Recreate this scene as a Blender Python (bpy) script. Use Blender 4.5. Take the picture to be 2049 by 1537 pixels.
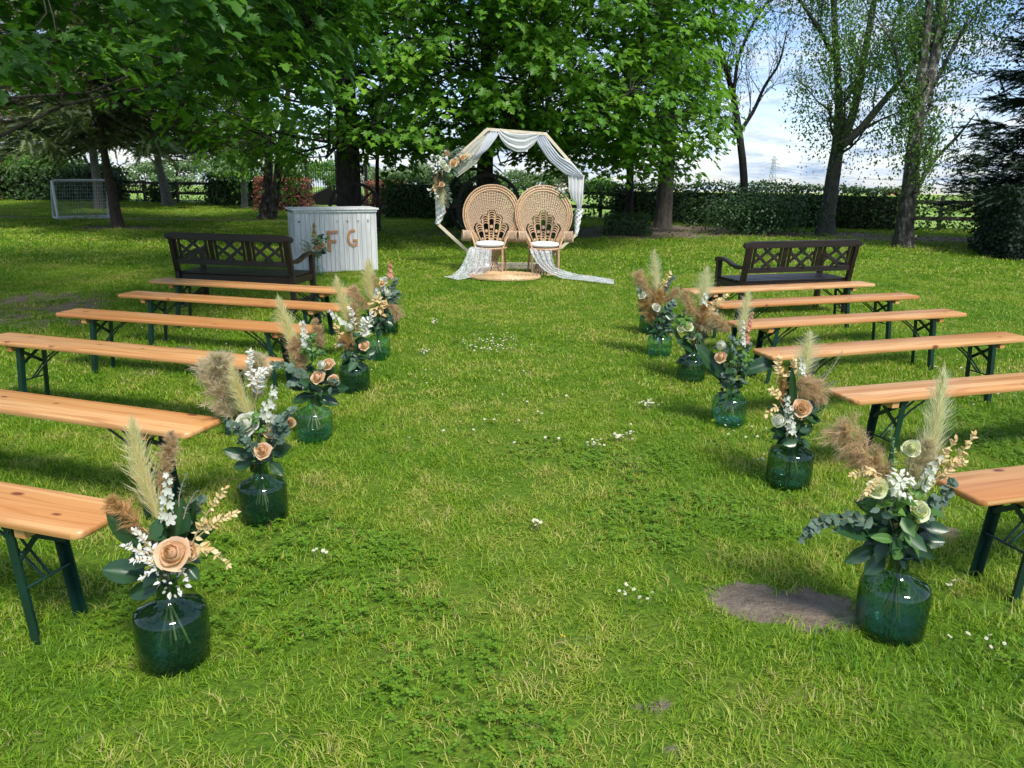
import bpy, bmesh, math, random
import numpy as np
from mathutils import Vector, Matrix, Euler

for _o in list(bpy.data.objects):
    bpy.data.objects.remove(_o)
SC = bpy.context.scene
COL = SC.collection
R_ = math.radians

# ------------------------------------------------------------------ camera
PITCH, ROLL, CAM_H = R_(15.72), R_(0.7), 1.61
FPX, CXP, CYP = 1540.0, 1024.5, 768.5            # focal length in pixels of the 2049 px wide photograph
_F = np.array([0, math.cos(PITCH), -math.sin(PITCH)])
_U0 = np.array([0, math.sin(PITCH), math.cos(PITCH)])
_R0 = np.array([1.0, 0, 0])
_R = math.cos(ROLL) * _R0 + math.sin(ROLL) * _U0
_U = -math.sin(ROLL) * _R0 + math.cos(ROLL) * _U0
cam_data = bpy.data.cameras.new('camera')
cam_data.sensor_width = 36.0
cam_data.lens = FPX / 2049 * 36.0
cam_data.clip_start = 0.05
cam_data.clip_end = 6000
cam = bpy.data.objects.new('camera', cam_data)
COL.objects.link(cam)
cam.matrix_world = Matrix(((_R[0], _U[0], -_F[0], 0), (_R[1], _U[1], -_F[1], 0), (_R[2], _U[2], -_F[2], CAM_H), (0, 0, 0, 1)))
SC.camera = cam

# ------------------------------------------------------------------ light
SUN_DIR = Vector((0.40, -0.72, 1.12)).normalized()      # towards the sun: behind the camera, a little to its right
SUN_EL = math.asin(SUN_DIR.z)
SUN_AZ = math.atan2(SUN_DIR.x, SUN_DIR.y)
sun_data = bpy.data.lights.new('sun', 'SUN')
sun_data.energy = 2.5
sun_data.angle = R_(14)
sun_data.color = (1.0, 0.95, 0.86)
sun = bpy.data.objects.new('sun', sun_data)
COL.objects.link(sun)
sun.rotation_euler = (-SUN_DIR).to_track_quat('-Z', 'Y').to_euler()

def nd(nt, typ, ins=None, **props):
    n = nt.nodes.new(typ)
    for k, v in props.items():
        setattr(n, k, v)
    for k, v in (ins or {}).items():
        s = n.inputs[k]
        if isinstance(v, bpy.types.NodeSocket):
            nt.links.new(v, s)
        else:
            s.default_value = v
    return n

def ramp(nt, fac, stops, interp='LINEAR'):
    n = nt.nodes.new('ShaderNodeValToRGB')
    cr = n.color_ramp
    cr.interpolation = interp
    while len(cr.elements) < len(stops):
        cr.elements.new(0.5)
    for e, (p, c) in zip(cr.elements, stops):
        e.position = p
        e.color = (c[0], c[1], c[2], 1) if not isinstance(c, (int, float)) else (c, c, c, 1)
    nt.links.new(fac, n.inputs[0])
    return n.outputs[0]

def mth(nt, op, a, b=None, c=None, clamp=False):
    n = nt.nodes.new('ShaderNodeMath')
    n.operation = op
    n.use_clamp = clamp
    for i, v in enumerate((a, b, c)):
        if v is None:
            continue
        if isinstance(v, bpy.types.NodeSocket):
            nt.links.new(v, n.inputs[i])
        else:
            n.inputs[i].default_value = v
    return n.outputs[0]

def mixc(nt, fac, a, b, blend='MIX'):
    n = nt.nodes.new('ShaderNodeMix')
    n.data_type = 'RGBA'
    n.blend_type = blend
    for i, v in ((0, fac), (6, a), (7, b)):
        s = n.inputs[i]
        if isinstance(v, bpy.types.NodeSocket):
            nt.links.new(v, s)
        elif i == 0:
            s.default_value = v
        else:
            s.default_value = (v[0], v[1], v[2], 1)
    return n.outputs[2]

world = bpy.data.worlds.new('World')
SC.world = world
world.use_nodes = True
wt = world.node_tree
wt.nodes.clear()
w_out = wt.nodes.new('ShaderNodeOutputWorld')
sky = nd(wt, 'ShaderNodeTexSky', sky_type='NISHITA', sun_disc=False, sun_elevation=SUN_EL, sun_rotation=SUN_AZ)
sky.air_density = 1.0
sky.dust_density = 0.3
bg_sky = nd(wt, 'ShaderNodeBackground', {'Color': mixc(wt, 1.0, sky.outputs[0], (0.80, 0.89, 1.15), 'MULTIPLY'), 'Strength': 0.10})
tc = wt.nodes.new('ShaderNodeTexCoord')
sep = nd(wt, 'ShaderNodeSeparateXYZ', {0: tc.outputs['Generated']})
zz = mth(wt, 'ADD', mth(wt, 'MAXIMUM', mth(wt, 'ABSOLUTE', sep.outputs[2]), 0.0), 0.20)
px_ = mth(wt, 'DIVIDE', sep.outputs[0], zz)
py_ = mth(wt, 'DIVIDE', sep.outputs[1], zz)
cv = nd(wt, 'ShaderNodeCombineXYZ', {0: px_, 1: py_, 2: 0.0})
n1 = nd(wt, 'ShaderNodeTexNoise', {'Vector': cv.outputs[0], 'Scale': 2.3, 'Detail': 9.0, 'Roughness': 0.60, 'Distortion': 0.25})
n2 = nd(wt, 'ShaderNodeTexNoise', {'Vector': cv.outputs[0], 'Scale': 3.7, 'Detail': 8.0, 'Roughness': 0.62})
cover = ramp(wt, n1.outputs['Fac'], [(0.40, 0.0), (0.60, 1.0)])
ccol = ramp(wt, n2.outputs['Fac'], [(0.36, (0.30, 0.42, 0.62)), (0.49, (0.52, 0.63, 0.80)), (0.64, (0.82, 0.87, 0.95))])
bg_cl = nd(wt, 'ShaderNodeBackground', {'Color': ccol, 'Strength': 0.66})
wmix = nd(wt, 'ShaderNodeMixShader', {0: cover, 1: bg_sky.outputs[0], 2: bg_cl.outputs[0]})
wt.links.new(wmix.outputs[0], w_out.inputs[0])

world.cycles.sampling_method = 'MANUAL'
world.cycles.sample_map_resolution = 512
SC.cycles.use_light_tree = False
SC.view_settings.view_transform = 'Standard'
SC.view_settings.look = 'None'
SC.view_settings.gamma = 1.0
SC.view_settings.exposure = 0.95
SC.cycles.max_bounces = 6
SC.cycles.transparent_max_bounces = 12
SC.cycles.transmission_bounces = 6
SC.cycles.diffuse_bounces = 2
SC.cycles.glossy_bounces = 3
SC.cycles.use_denoising = True
SC.cycles.use_adaptive_sampling = True
SC.cycles.adaptive_threshold = 0.02
SC.cycles.caustics_reflective = False
SC.cycles.caustics_refractive = False

# ------------------------------------------------------------------ measuring helpers (photograph -> metres)
def ray(px, py):
    return (px - CXP) / FPX * _R + _F - (py - CYP) / FPX * _U

def at(px, py, Y):
    d = ray(px, py)
    t = Y / d[1]
    return Vector((d[0] * t, Y, CAM_H + d[2] * t))

def on_ground(px, py, z=0.0):
    d = ray(px, py)
    t = (z - CAM_H) / d[2]
    return Vector((d[0] * t, d[1] * t, z))

# ------------------------------------------------------------------ mesh helpers
def v3(a):
    return np.array([a[0], a[1], a[2]], dtype=float)

def unit(a):
    a = np.asarray(a, float)
    n = np.linalg.norm(a, axis=-1, keepdims=True)
    return a / np.maximum(n, 1e-9)

class MB:
    """collects shapes; build() links them as ONE mesh object"""
    def __init__(self):
        self.v, self.f, self.m, self.t, self.n = [], [], [], [], 0

    def add(self, verts, faces, mat=0, tint=0.5):
        verts = np.asarray(verts, float).reshape(-1, 3)
        self.v.append(verts)
        self.t.append(np.full(len(verts), tint) if np.isscalar(tint) else np.asarray(tint, float))
        o = self.n
        self.f += [tuple(int(i) + o for i in f) for f in faces]
        self.m += [mat] * len(faces)
        self.n += len(verts)
        return self

    def box(self, c, s, rot=None, mat=0, tint=0.5):
        h = np.array(s, float) / 2
        p = np.array([[x, y, z] for x in (-1, 1) for y in (-1, 1) for z in (-1, 1)], float) * h
        if rot is not None:
            p = p @ np.array(rot.to_matrix() if hasattr(rot, 'to_matrix') else rot).T
        return self.add(p + np.array(c, float), [(0, 1, 3, 2), (4, 6, 7, 5), (0, 4, 5, 1), (2, 3, 7, 6), (0, 2, 6, 4), (1, 5, 7, 3)], mat, tint)

    def bar(self, a, b, w, d, up=(0, 0, 1), mat=0, tint=0.5):
        """a straight bar of section w x d from a to b"""
        a, b = v3(a), v3(b)
        y = unit(b - a)
        x = np.cross(y, np.array(up, float))
        if np.linalg.norm(x) < 1e-5:
            x = np.cross(y, np.array([1.0, 0, 0]))
        x = unit(x)
        z = np.cross(x, y)
        p = [c + x * sx * w / 2 + z * sz * d / 2 for c in (a, b) for sx, sz in ((-1, -1), (1, -1), (1, 1), (-1, 1))]
        return self.add(p, [(3, 2, 1, 0), (4, 5, 6, 7), (0, 1, 5, 4), (1, 2, 6, 5), (2, 3, 7, 6), (3, 0, 4, 7)], mat, tint)

    def tube(self, pts, rad, n=8, cap=True, closed=False, mat=0, tint=0.5):
        P = np.array([v3(p) for p in pts])
        k = len(P)
        rad = np.full(k, rad) if np.isscalar(rad) else np.asarray(rad, float)
        T = np.roll(P, -1, 0) - np.roll(P, 1, 0) if closed else np.gradient(P, axis=0)
        T = unit(T)
        ref = np.array([0, 0, 1.0]) if abs(T[0][2]) < 0.9 else np.array([1.0, 0, 0])
        V = []
        x = unit(np.cross(T[0], ref))
        ang = np.arange(n) * 2 * math.pi / n
        for i in range(k):
            x = unit(x - T[i] * np.dot(x, T[i]))
            y = np.cross(T[i], x)
            V.append(P[i] + rad[i] * (np.cos(ang)[:, None] * x + np.sin(ang)[:, None] * y))
        F = []
        for i in range(k if closed else k - 1):
            i2 = (i + 1) % k
            for j in range(n):
                j2 = (j + 1) % n
                F.append((i * n + j, i * n + j2, i2 * n + j2, i2 * n + j))
        if cap and not closed:
            F += [tuple(range(n - 1, -1, -1)), tuple((k - 1) * n + j for j in range(n))]
        return self.add(np.concatenate(V), F, mat, tint)

    def lathe(self, prof, n=24, c=(0, 0, 0), mat=0, tint=0.5):
        ang = np.arange(n) * 2 * math.pi / n
        V = np.concatenate([np.stack([r * np.cos(ang), r * np.sin(ang), np.full(n, z)], 1) for r, z in prof]) + np.array(c, float)
        F = []
        for i in range(len(prof) - 1):
            for j in range(n):
                j2 = (j + 1) % n
                F.append((i * n + j, i * n + j2, (i + 1) * n + j2, (i + 1) * n + j))
        return self.add(V, F, mat, tint)

    def grid(self, P, mat=0, tint=0.5, closed=False):
        """P: (a, b, 3) array of points"""
        a, b = P.shape[:2]
        F = [(i * b + j, i * b + (j + 1) % b, (i + 1) * b + (j + 1) % b, (i + 1) * b + j) for i in range(a - 1) for j in range(b if closed else b - 1)]
        return self.add(P.reshape(-1, 3), F, mat, tint)

    def ribbon(self, pts, w, nrm, mat=0, tint=0.5):
        P = np.array([v3(p) for p in pts])
        T = unit(np.gradient(P, axis=0))
        S = unit(np.cross(T, np.broadcast_to(np.array(nrm, float), P.shape)))
        w = np.full(len(P), w) if np.isscalar(w) else np.asarray(w, float)
        return self.grid(np.stack([P - S * w[:, None] / 2, P + S * w[:, None] / 2], 1), mat, tint)

    def extrude(self, poly, depth, mat=0, tint=0.5):
        """poly: list of (x, z) in the XZ plane; thickness along y"""
        k = len(poly)
        V = [(x, -depth / 2, z) for x, z in poly] + [(x, depth / 2, z) for x, z in poly]
        F = [tuple(range(k)), tuple(range(2 * k - 1, k - 1, -1))] + [(i, i + k, (i + 1) % k + k, (i + 1) % k) for i in range(k)]
        return self.add(V, F, mat, tint)

    def build(self, name, mats, parent=None, smooth=False, bevel=0.0, xf=None):
        V = np.concatenate(self.v)
        if xf is not None:
            M = np.array(xf)
            V = V @ M[:3, :3].T + M[:3, 3]
        me = bpy.data.meshes.new(name)
        me.from_pydata(V.tolist(), [], self.f)
        mats = mats if isinstance(mats, (list, tuple)) else [mats]
        for m in mats:
            me.materials.append(m)
        if len(mats) > 1:
            me.polygons.foreach_set('material_index', np.array(self.m, dtype=np.int32))
        at_ = me.attributes.new('tint', 'FLOAT', 'POINT')
        at_.data.foreach_set('value', np.concatenate(self.t).astype(np.float32))
        if bevel > 0:
            bm = bmesh.new()
            bm.from_mesh(me)
            bmesh.ops.recalc_face_normals(bm, faces=bm.faces)
            es = [e for e in bm.edges if len(e.link_faces) == 2 and e.calc_face_angle(0) > 0.5]
            bmesh.ops.bevel(bm, geom=es, offset=bevel, segments=2, profile=0.5, affect='EDGES', clamp_overlap=True)
            bm.to_mesh(me)
            bm.free()
        else:
            bm = bmesh.new()
            bm.from_mesh(me)
            bmesh.ops.recalc_face_normals(bm, faces=bm.faces)
            bm.to_mesh(me)
            bm.free()
        if smooth:
            me.polygons.foreach_set('use_smooth', np.ones(len(me.polygons), dtype=bool))
            if smooth != 'all':
                me.set_sharp_from_angle(angle=R_(40))
        me.update()
        return link(bpy.data.objects.new(name, me), parent)

def link(o, parent=None):
    COL.objects.link(o)
    if parent is not None:
        o.parent = parent
    return o

def np_mesh(name, V, F, mat, tint=None, parent=None, smooth=False):
    """fast mesh from numpy arrays; all faces have the same number of corners"""
    me = bpy.data.meshes.new(name)
    V = np.ascontiguousarray(V, dtype=np.float32)
    F = np.ascontiguousarray(F, dtype=np.int32)
    me.vertices.add(len(V))
    me.vertices.foreach_set('co', V.ravel())
    me.loops.add(F.size)
    me.loops.foreach_set('vertex_index', F.ravel())
    me.polygons.add(len(F))
    me.polygons.foreach_set('loop_start', np.arange(0, F.size, F.shape[1], dtype=np.int32))
    if tint is not None:
        a = me.attributes.new('tint', 'FLOAT', 'POINT')
        a.data.foreach_set('value', np.ascontiguousarray(tint, dtype=np.float32))
    if smooth:
        me.polygons.foreach_set('use_smooth', np.ones(len(F), dtype=bool))
    me.materials.append(mat)
    me.update(calc_edges=True)
    me.validate()
    return link(bpy.data.objects.new(name, me), parent)

def tag(o, label=None, cat=None, group=None, kind=None):
    if label:
        o['label'] = label
    if cat:
        o['category'] = cat
    if group:
        o['group'] = group
    if kind:
        o['kind'] = kind
    return o

def thing(name, label, cat, loc=(0, 0, 0), rotz=0.0, group=None):
    o = bpy.data.objects.new(name, None)
    o.empty_display_size = 0.1
    o.location = loc
    o.rotation_euler = (0, 0, rotz)
    COL.objects.link(o)
    return tag(o, label, cat, group)

def copy_tree(o, parent=None):
    c = o.copy()
    COL.objects.link(c)
    c.parent = parent
    for ch in list(o.children):
        copy_tree(ch, c)
    return c

def frames(N, T):
    """rotation matrices whose z is N and whose y is close to T"""
    Z = unit(N)
    Y = unit(T - Z * np.sum(T * Z, -1, keepdims=True))
    X = np.cross(Y, Z)
    return np.stack([X, Y, Z], -1)

def scatter_mesh(tpl, P, N, T, S):
    """copies of template (V, F) at P, z along N, y along T, size S -> V, F"""
    tv, tf = tpl
    M = frames(N, T)
    S = np.asarray(S, float)
    sv = tv[None] * (S[:, None, None] if S.ndim == 1 else S[:, None, :])
    V = np.einsum('nij,nkj->nki', M, sv) + P[:, None]
    F = tf[None] + (np.arange(len(P)) * len(tv))[:, None, None]
    return V.reshape(-1, 3), F.reshape(-1, tf.shape[1])

def vnoise(x, y, seed=0):
    """cheap smooth 2-d noise in -1..1"""
    r = np.random.default_rng(seed)
    out = 0
    for k in range(6):
        a = r.uniform(0, 2 * math.pi)
        fx, fy, ph = math.cos(a) * (0.6 + 0.35 * k), math.sin(a) * (0.6 + 0.35 * k), r.uniform(0, 6.28)
        out = out + np.sin(x * fx + y * fy + ph + 0.7 * np.sin(y * fx - x * fy + ph * 2))
    return out / 6
# ------------------------------------------------------------------ materials
def new_mat(name):
    m = bpy.data.materials.new(name)
    m.use_nodes = True
    nt = m.node_tree
    nt.nodes.clear()
    out = nt.nodes.new('ShaderNodeOutputMaterial')
    return m, nt, out

def attr(nt, name='tint'):
    return nd(nt, 'ShaderNodeAttribute', attribute_name=name).outputs['Fac']

def objco(nt, scale=(1, 1, 1), rnd=False):
    t = nt.nodes.new('ShaderNodeTexCoord')
    v = t.outputs['Object']
    if rnd:
        oi = nt.nodes.new('ShaderNodeObjectInfo')
        a = nd(nt, 'ShaderNodeVectorMath', operation='ADD')
        nt.links.new(v, a.inputs[0])
        cmb = nd(nt, 'ShaderNodeCombineXYZ', {0: mth(nt, 'MULTIPLY', oi.outputs['Random'], 37.0), 1: mth(nt, 'MULTIPLY', oi.outputs['Random'], 11.3), 2: 0.0})
        nt.links.new(cmb.outputs[0], a.inputs[1])
        v = a.outputs[0]
    mp = nd(nt, 'ShaderNodeMapping', {'Vector': v, 'Scale': scale})
    return mp.outputs[0]

def noise(nt, vec, scale, detail=4.0, rough=0.55):
    return nd(nt, 'ShaderNodeTexNoise', {'Vector': vec, 'Scale': scale, 'Detail': detail, 'Roughness': rough}).outputs['Fac']

def surf(nt, out, col, rough=0.6, metal=0.0, bump=None, bstr=0.3, bdist=0.01, **kw):
    b = nt.nodes.new('ShaderNodeBsdfPrincipled')
    for key, v in (('Base Color', col), ('Roughness', rough), ('Metallic', metal), *kw.items()):
        s = b.inputs[key]
        if isinstance(v, bpy.types.NodeSocket):
            nt.links.new(v, s)
        elif key == 'Base Color':
            s.default_value = (v[0], v[1], v[2], 1)
        else:
            s.default_value = v
    if bump is not None:
        bn = nd(nt, 'ShaderNodeBump', {'Height': bump, 'Strength': bstr, 'Distance': bdist})
        nt.links.new(bn.outputs[0], b.inputs['Normal'])
    nt.links.new(b.outputs[0], out.inputs[0])
    return b

def plain(name, c, rough=0.6, var=0.25, scale=8.0, metal=0.0, bstr=0.2, bdist=0.004, rnd=True, **kw):
    m, nt, out = new_mat(name)
    v = objco(nt, rnd=rnd)
    n = noise(nt, v, scale, 6)
    lo = tuple(x * (1 - var) for x in c)
    hi = tuple(min(1, x * (1 + var)) for x in c)
    surf(nt, out, ramp(nt, n, [(0.3, lo), (0.7, hi)]), rough, metal, noise(nt, v, scale * 4, 4), bstr, bdist, **kw)
    return m

def leafy(name, stops, rough=0.5, trans=0.35, tcol=1.25, spec=0.4, patch=None):
    """foliage: colour by the leaf's own tint value, light coming through"""
    m, nt, out = new_mat(name)
    col = ramp(nt, attr(nt), stops)
    if patch:
        geo = nt.nodes.new('ShaderNodeNewGeometry')
        n = noise(nt, geo.outputs['Position'], patch[0], 3)
        col = mixc(nt, ramp(nt, n, [(0.42, 0.0), (0.62, 1.0)]), col, mixc(nt, 1.0, col, patch[1], 'MULTIPLY'))
    b = nt.nodes.new('ShaderNodeBsdfPrincipled')
    nt.links.new(col, b.inputs['Base Color'])
    b.inputs['Roughness'].default_value = rough
    b.inputs['Specular IOR Level'].default_value = spec
    tcn = mixc(nt, 1.0, col, (tcol, tcol * 1.05, tcol * 0.55), 'MULTIPLY')
    t = nd(nt, 'ShaderNodeBsdfTranslucent', {'Color': tcn})
    mx = nd(nt, 'ShaderNodeMixShader', {0: trans, 1: b.outputs[0], 2: t.outputs[0]})
    nt.links.new(mx.outputs[0], out.inputs[0])
    return m

M = {}
M['maple'] = leafy('maple_leaf', [(0.0, (0.055, 0.15, 0.014)), (0.5, (0.11, 0.27, 0.020)), (1.0, (0.23, 0.43, 0.035))], 0.45, 0.45)
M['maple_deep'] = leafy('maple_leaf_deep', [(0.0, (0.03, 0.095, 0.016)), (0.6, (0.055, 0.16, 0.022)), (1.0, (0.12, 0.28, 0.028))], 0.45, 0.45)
M['birch'] = leafy('birch_leaf', [(0.0, (0.06, 0.15, 0.022)), (1.0, (0.15, 0.29, 0.045))], 0.5, 0.42)
M['lime'] = leafy('lime_leaf', [(0.0, (0.07, 0.18, 0.02)), (1.0, (0.20, 0.38, 0.05))], 0.5, 0.4)
M['spruce'] = leafy('spruce_needle', [(0.0, (0.08, 0.12, 0.05)), (1.0, (0.22, 0.27, 0.12))], 0.6, 0.25)
M['dusky'] = leafy('dusky_needle', [(0.0, (0.16, 0.17, 0.09)), (0.7, (0.27, 0.24, 0.15)), (1.0, (0.46, 0.24, 0.20))], 0.7, 0.2)
M['yew'] = leafy('yew_needle', [(0.0, (0.012, 0.028, 0.014)), (1.0, (0.030, 0.058, 0.026))], 0.6, 0.12)
M['hedge'] = leafy('hedge_leaf', [(0.0, (0.030, 0.065, 0.016)), (0.7, (0.055, 0.12, 0.022)), (1.0, (0.12, 0.22, 0.03))], 0.5, 0.25)
M['redbeech'] = leafy('copper_beech_leaf', [(0.0, (0.10, 0.06, 0.03)), (0.5, (0.24, 0.09, 0.06)), (1.0, (0.42, 0.14, 0.10))], 0.5, 0.3)
M['browntwig'] = leafy('dry_hedge_leaf', [(0.0, (0.07, 0.06, 0.03)), (1.0, (0.16, 0.16, 0.06))], 0.7, 0.2)
M['fartree_haze'] = leafy('far_leaf_haze', [(0.0, (0.09, 0.16, 0.07)), (1.0, (0.22, 0.30, 0.12))], 0.7, 0.25)  # paler leaf tone, distance haze put into the colour
M['shrub'] = leafy('shrub_leaf', [(0.0, (0.035, 0.085, 0.03)), (1.0, (0.09, 0.17, 0.05))], 0.45, 0.25)
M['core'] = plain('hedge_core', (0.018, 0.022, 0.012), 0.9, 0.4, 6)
M['darkleaf'] = leafy('glossy_dark_leaf', [(0.0, (0.012, 0.045, 0.016)), (1.0, (0.035, 0.095, 0.030))], 0.3, 0.12, spec=0.5)
M['midleaf'] = leafy('mid_green_leaf', [(0.0, (0.05, 0.13, 0.03)), (1.0, (0.13, 0.27, 0.05))], 0.4, 0.25)
M['eucalyptus'] = leafy('eucalyptus_leaf', [(0.0, (0.045, 0.090, 0.056)), (1.0, (0.125, 0.190, 0.140))], 0.6, 0.15)
M['plume_cream'] = leafy('cream_pampas', [(0.0, (0.72, 0.62, 0.36)), (1.0, (0.93, 0.88, 0.68))], 0.8, 0.55, 1.15, 0.1)
M['plume_white'] = leafy('white_pampas', [(0.0, (0.72, 0.66, 0.48)), (1.0, (0.93, 0.90, 0.80))], 0.8, 0.55, 1.15, 0.1)
M['plume_tan'] = leafy('tan_pampas', [(0.0, (0.52, 0.36, 0.24)), (1.0, (0.82, 0.64, 0.49))], 0.8, 0.55, 1.15, 0.1)
M['plume_brown'] = leafy('brown_pampas', [(0.0, (0.46, 0.26, 0.11)), (1.0, (0.78, 0.52, 0.28))], 0.8, 0.55, 1.15, 0.1)
M['plume_grey'] = leafy('grey_pampas', [(0.0, (0.54, 0.44, 0.35)), (1.0, (0.84, 0.76, 0.67))], 0.8, 0.55, 1.15, 0.1)
M['ruscus'] = leafy('dried_ruscus', [(0.0, (0.62, 0.42, 0.16)), (1.0, (0.88, 0.70, 0.40))], 0.6, 0.3, 1.0, 0.2)
M['ruscus_white'] = leafy('bleached_ruscus', [(0.0, (0.62, 0.60, 0.54)), (1.0, (0.86, 0.85, 0.80))], 0.6, 0.3, 1.0, 0.2)
M['petal_peach'] = leafy('peach_petal', [(0.0, (0.84, 0.42, 0.20)), (1.0, (0.92, 0.66, 0.46))], 0.8, 0.42, 1.0, 0.08)
M['petal_white'] = leafy('white_petal', [(0.0, (0.66, 0.66, 0.58)), (1.0, (0.88, 0.88, 0.84))], 0.8, 0.42, 1.0, 0.08)
M['petal_cream'] = leafy('cream_petal', [(0.0, (0.66, 0.68, 0.34)), (1.0, (0.86, 0.86, 0.62))], 0.8, 0.42, 1.0, 0.08)
M['petal_coral'] = leafy('coral_petal', [(0.0, (0.75, 0.27, 0.20)), (1.0, (0.85, 0.45, 0.36))], 0.8, 0.42, 1.0, 0.08)
M['petal_pink'] = leafy('pink_petal', [(0.0, (0.55, 0.05, 0.09)), (1.0, (0.75, 0.14, 0.18))], 0.55, 0.2, 1.0, 0.2)
M['petal_yellow'] = leafy('yellow_petal', [(0.0, (0.75, 0.48, 0.01)), (1.0, (0.85, 0.66, 0.03))], 0.6, 0.2, 1.0, 0.2)
M['stem'] = plain('flower_stem', (0.20, 0.20, 0.09), 0.6, 0.3, 20)
M['stem_dry'] = plain('dry_stem', (0.50, 0.38, 0.20), 0.7, 0.3, 20)
M['soil'] = plain('soil', (0.16, 0.125, 0.10), 0.95, 0.35, 9, bstr=0.8, bdist=0.02)
M['black_iron'] = plain('black_iron', (0.012, 0.012, 0.013), 0.45, 0.3, 12, 0.3)
M['dark_wood_wheel'] = plain('wheel_wood', (0.016, 0.013, 0.011), 0.7, 0.4, 10)
M['galv'] = plain('galvanised_tube', (0.72, 0.73, 0.73), 0.45, 0.15, 10, 0.2)
M['net'] = plain('net_cord', (0.50, 0.51, 0.50), 0.8, 0.1, 20)
M['pylon'] = plain('pylon_steel', (0.34, 0.37, 0.42), 0.6, 0.1, 2)
M['fence'] = plain('fence_wood', (0.045, 0.036, 0.030), 0.8, 0.4, 8)
M['white_cloth'] = plain('white_cotton', (0.83, 0.82, 0.80), 0.8, 0.04, 10)
M['jute'] = None

def mk_bark(name, dark, light, vs=14.0, stretch=(1, 1, 0.22), bstr=0.8, bdist=0.03, contrast=(0.35, 0.65)):
    m, nt, out = new_mat(name)
    v = objco(nt, stretch)
    n = noise(nt, v, vs, 8, 0.65)
    vo = nd(nt, 'ShaderNodeTexVoronoi', {'Vector': nd(nt, 'ShaderNodeMixRGB', {0: 0.12, 1: v, 2: nd(nt, 'ShaderNodeTexNoise', {'Vector': v, 'Scale': vs * 0.5, 'Detail': 4.0}).outputs['Color']}).outputs[0], 'Scale': vs * 1.9}, feature='DISTANCE_TO_EDGE').outputs['Distance']
    h = mth(nt, 'ADD', mth(nt, 'MULTIPLY', ramp(nt, vo, [(0.0, 0.0), (0.3, 1.0)]), 0.28), mth(nt, 'MULTIPLY', n, 1.25))
    surf(nt, out, ramp(nt, mth(nt, 'MULTIPLY', h, 0.7), [(contrast[0], dark), (contrast[1], light)]), 0.9, 0, h, bstr, bdist)
    return m
M['bark'] = mk_bark('maple_bark', (0.030, 0.026, 0.021), (0.10, 0.088, 0.072))
M['bark_dark'] = mk_bark('dark_bark', (0.014, 0.012, 0.010), (0.045, 0.040, 0.034))
M['bark_fir'] = mk_bark('spruce_bark', (0.035, 0.024, 0.018), (0.11, 0.080, 0.060), 22, (1, 1, 0.5))
M['bark_grey'] = mk_bark('grey_bark', (0.10, 0.095, 0.085), (0.26, 0.25, 0.22), 18, (1, 1, 0.6))
def mk_birch():
    m, nt, out = new_mat('birch_bark')
    n = noise(nt, objco(nt, (1, 1, 0.45)), 13, 9, 0.72)
    band = noise(nt, objco(nt, (1.2, 1.2, 9)), 3.0, 5, 0.6)
    t = nt.nodes.new('ShaderNodeTexCoord')
    z = nd(nt, 'ShaderNodeSeparateXYZ', {0: t.outputs['Object']}).outputs[2]
    rough_low = ramp(nt, mth(nt, 'MULTIPLY', z, 0.2), [(0.0, 0.085), (0.55, 0.0), (1.0, -0.0)])
    h = mth(nt, 'SUBTRACT', n, rough_low)
    c = ramp(nt, h, [(0.40, (0.022, 0.018, 0.014)), (0.48, (0.085, 0.075, 0.062)), (0.55, (0.15, 0.14, 0.12)), (0.60, (0.46, 0.44, 0.40))])
    c = mixc(nt, ramp(nt, band, [(0.58, 0.0), (0.66, 0.8)]), c, (0.05, 0.045, 0.04))
    surf(nt, out, c, 0.85, 0, n, 0.9, 0.04)
    return m
M['bark_birch'] = mk_birch()
M['bark_ash'] = mk_bark('ash_bark', (0.030, 0.030, 0.024), (0.095, 0.095, 0.078), 16, (1, 1, 0.7), 0.4, 0.015)

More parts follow.
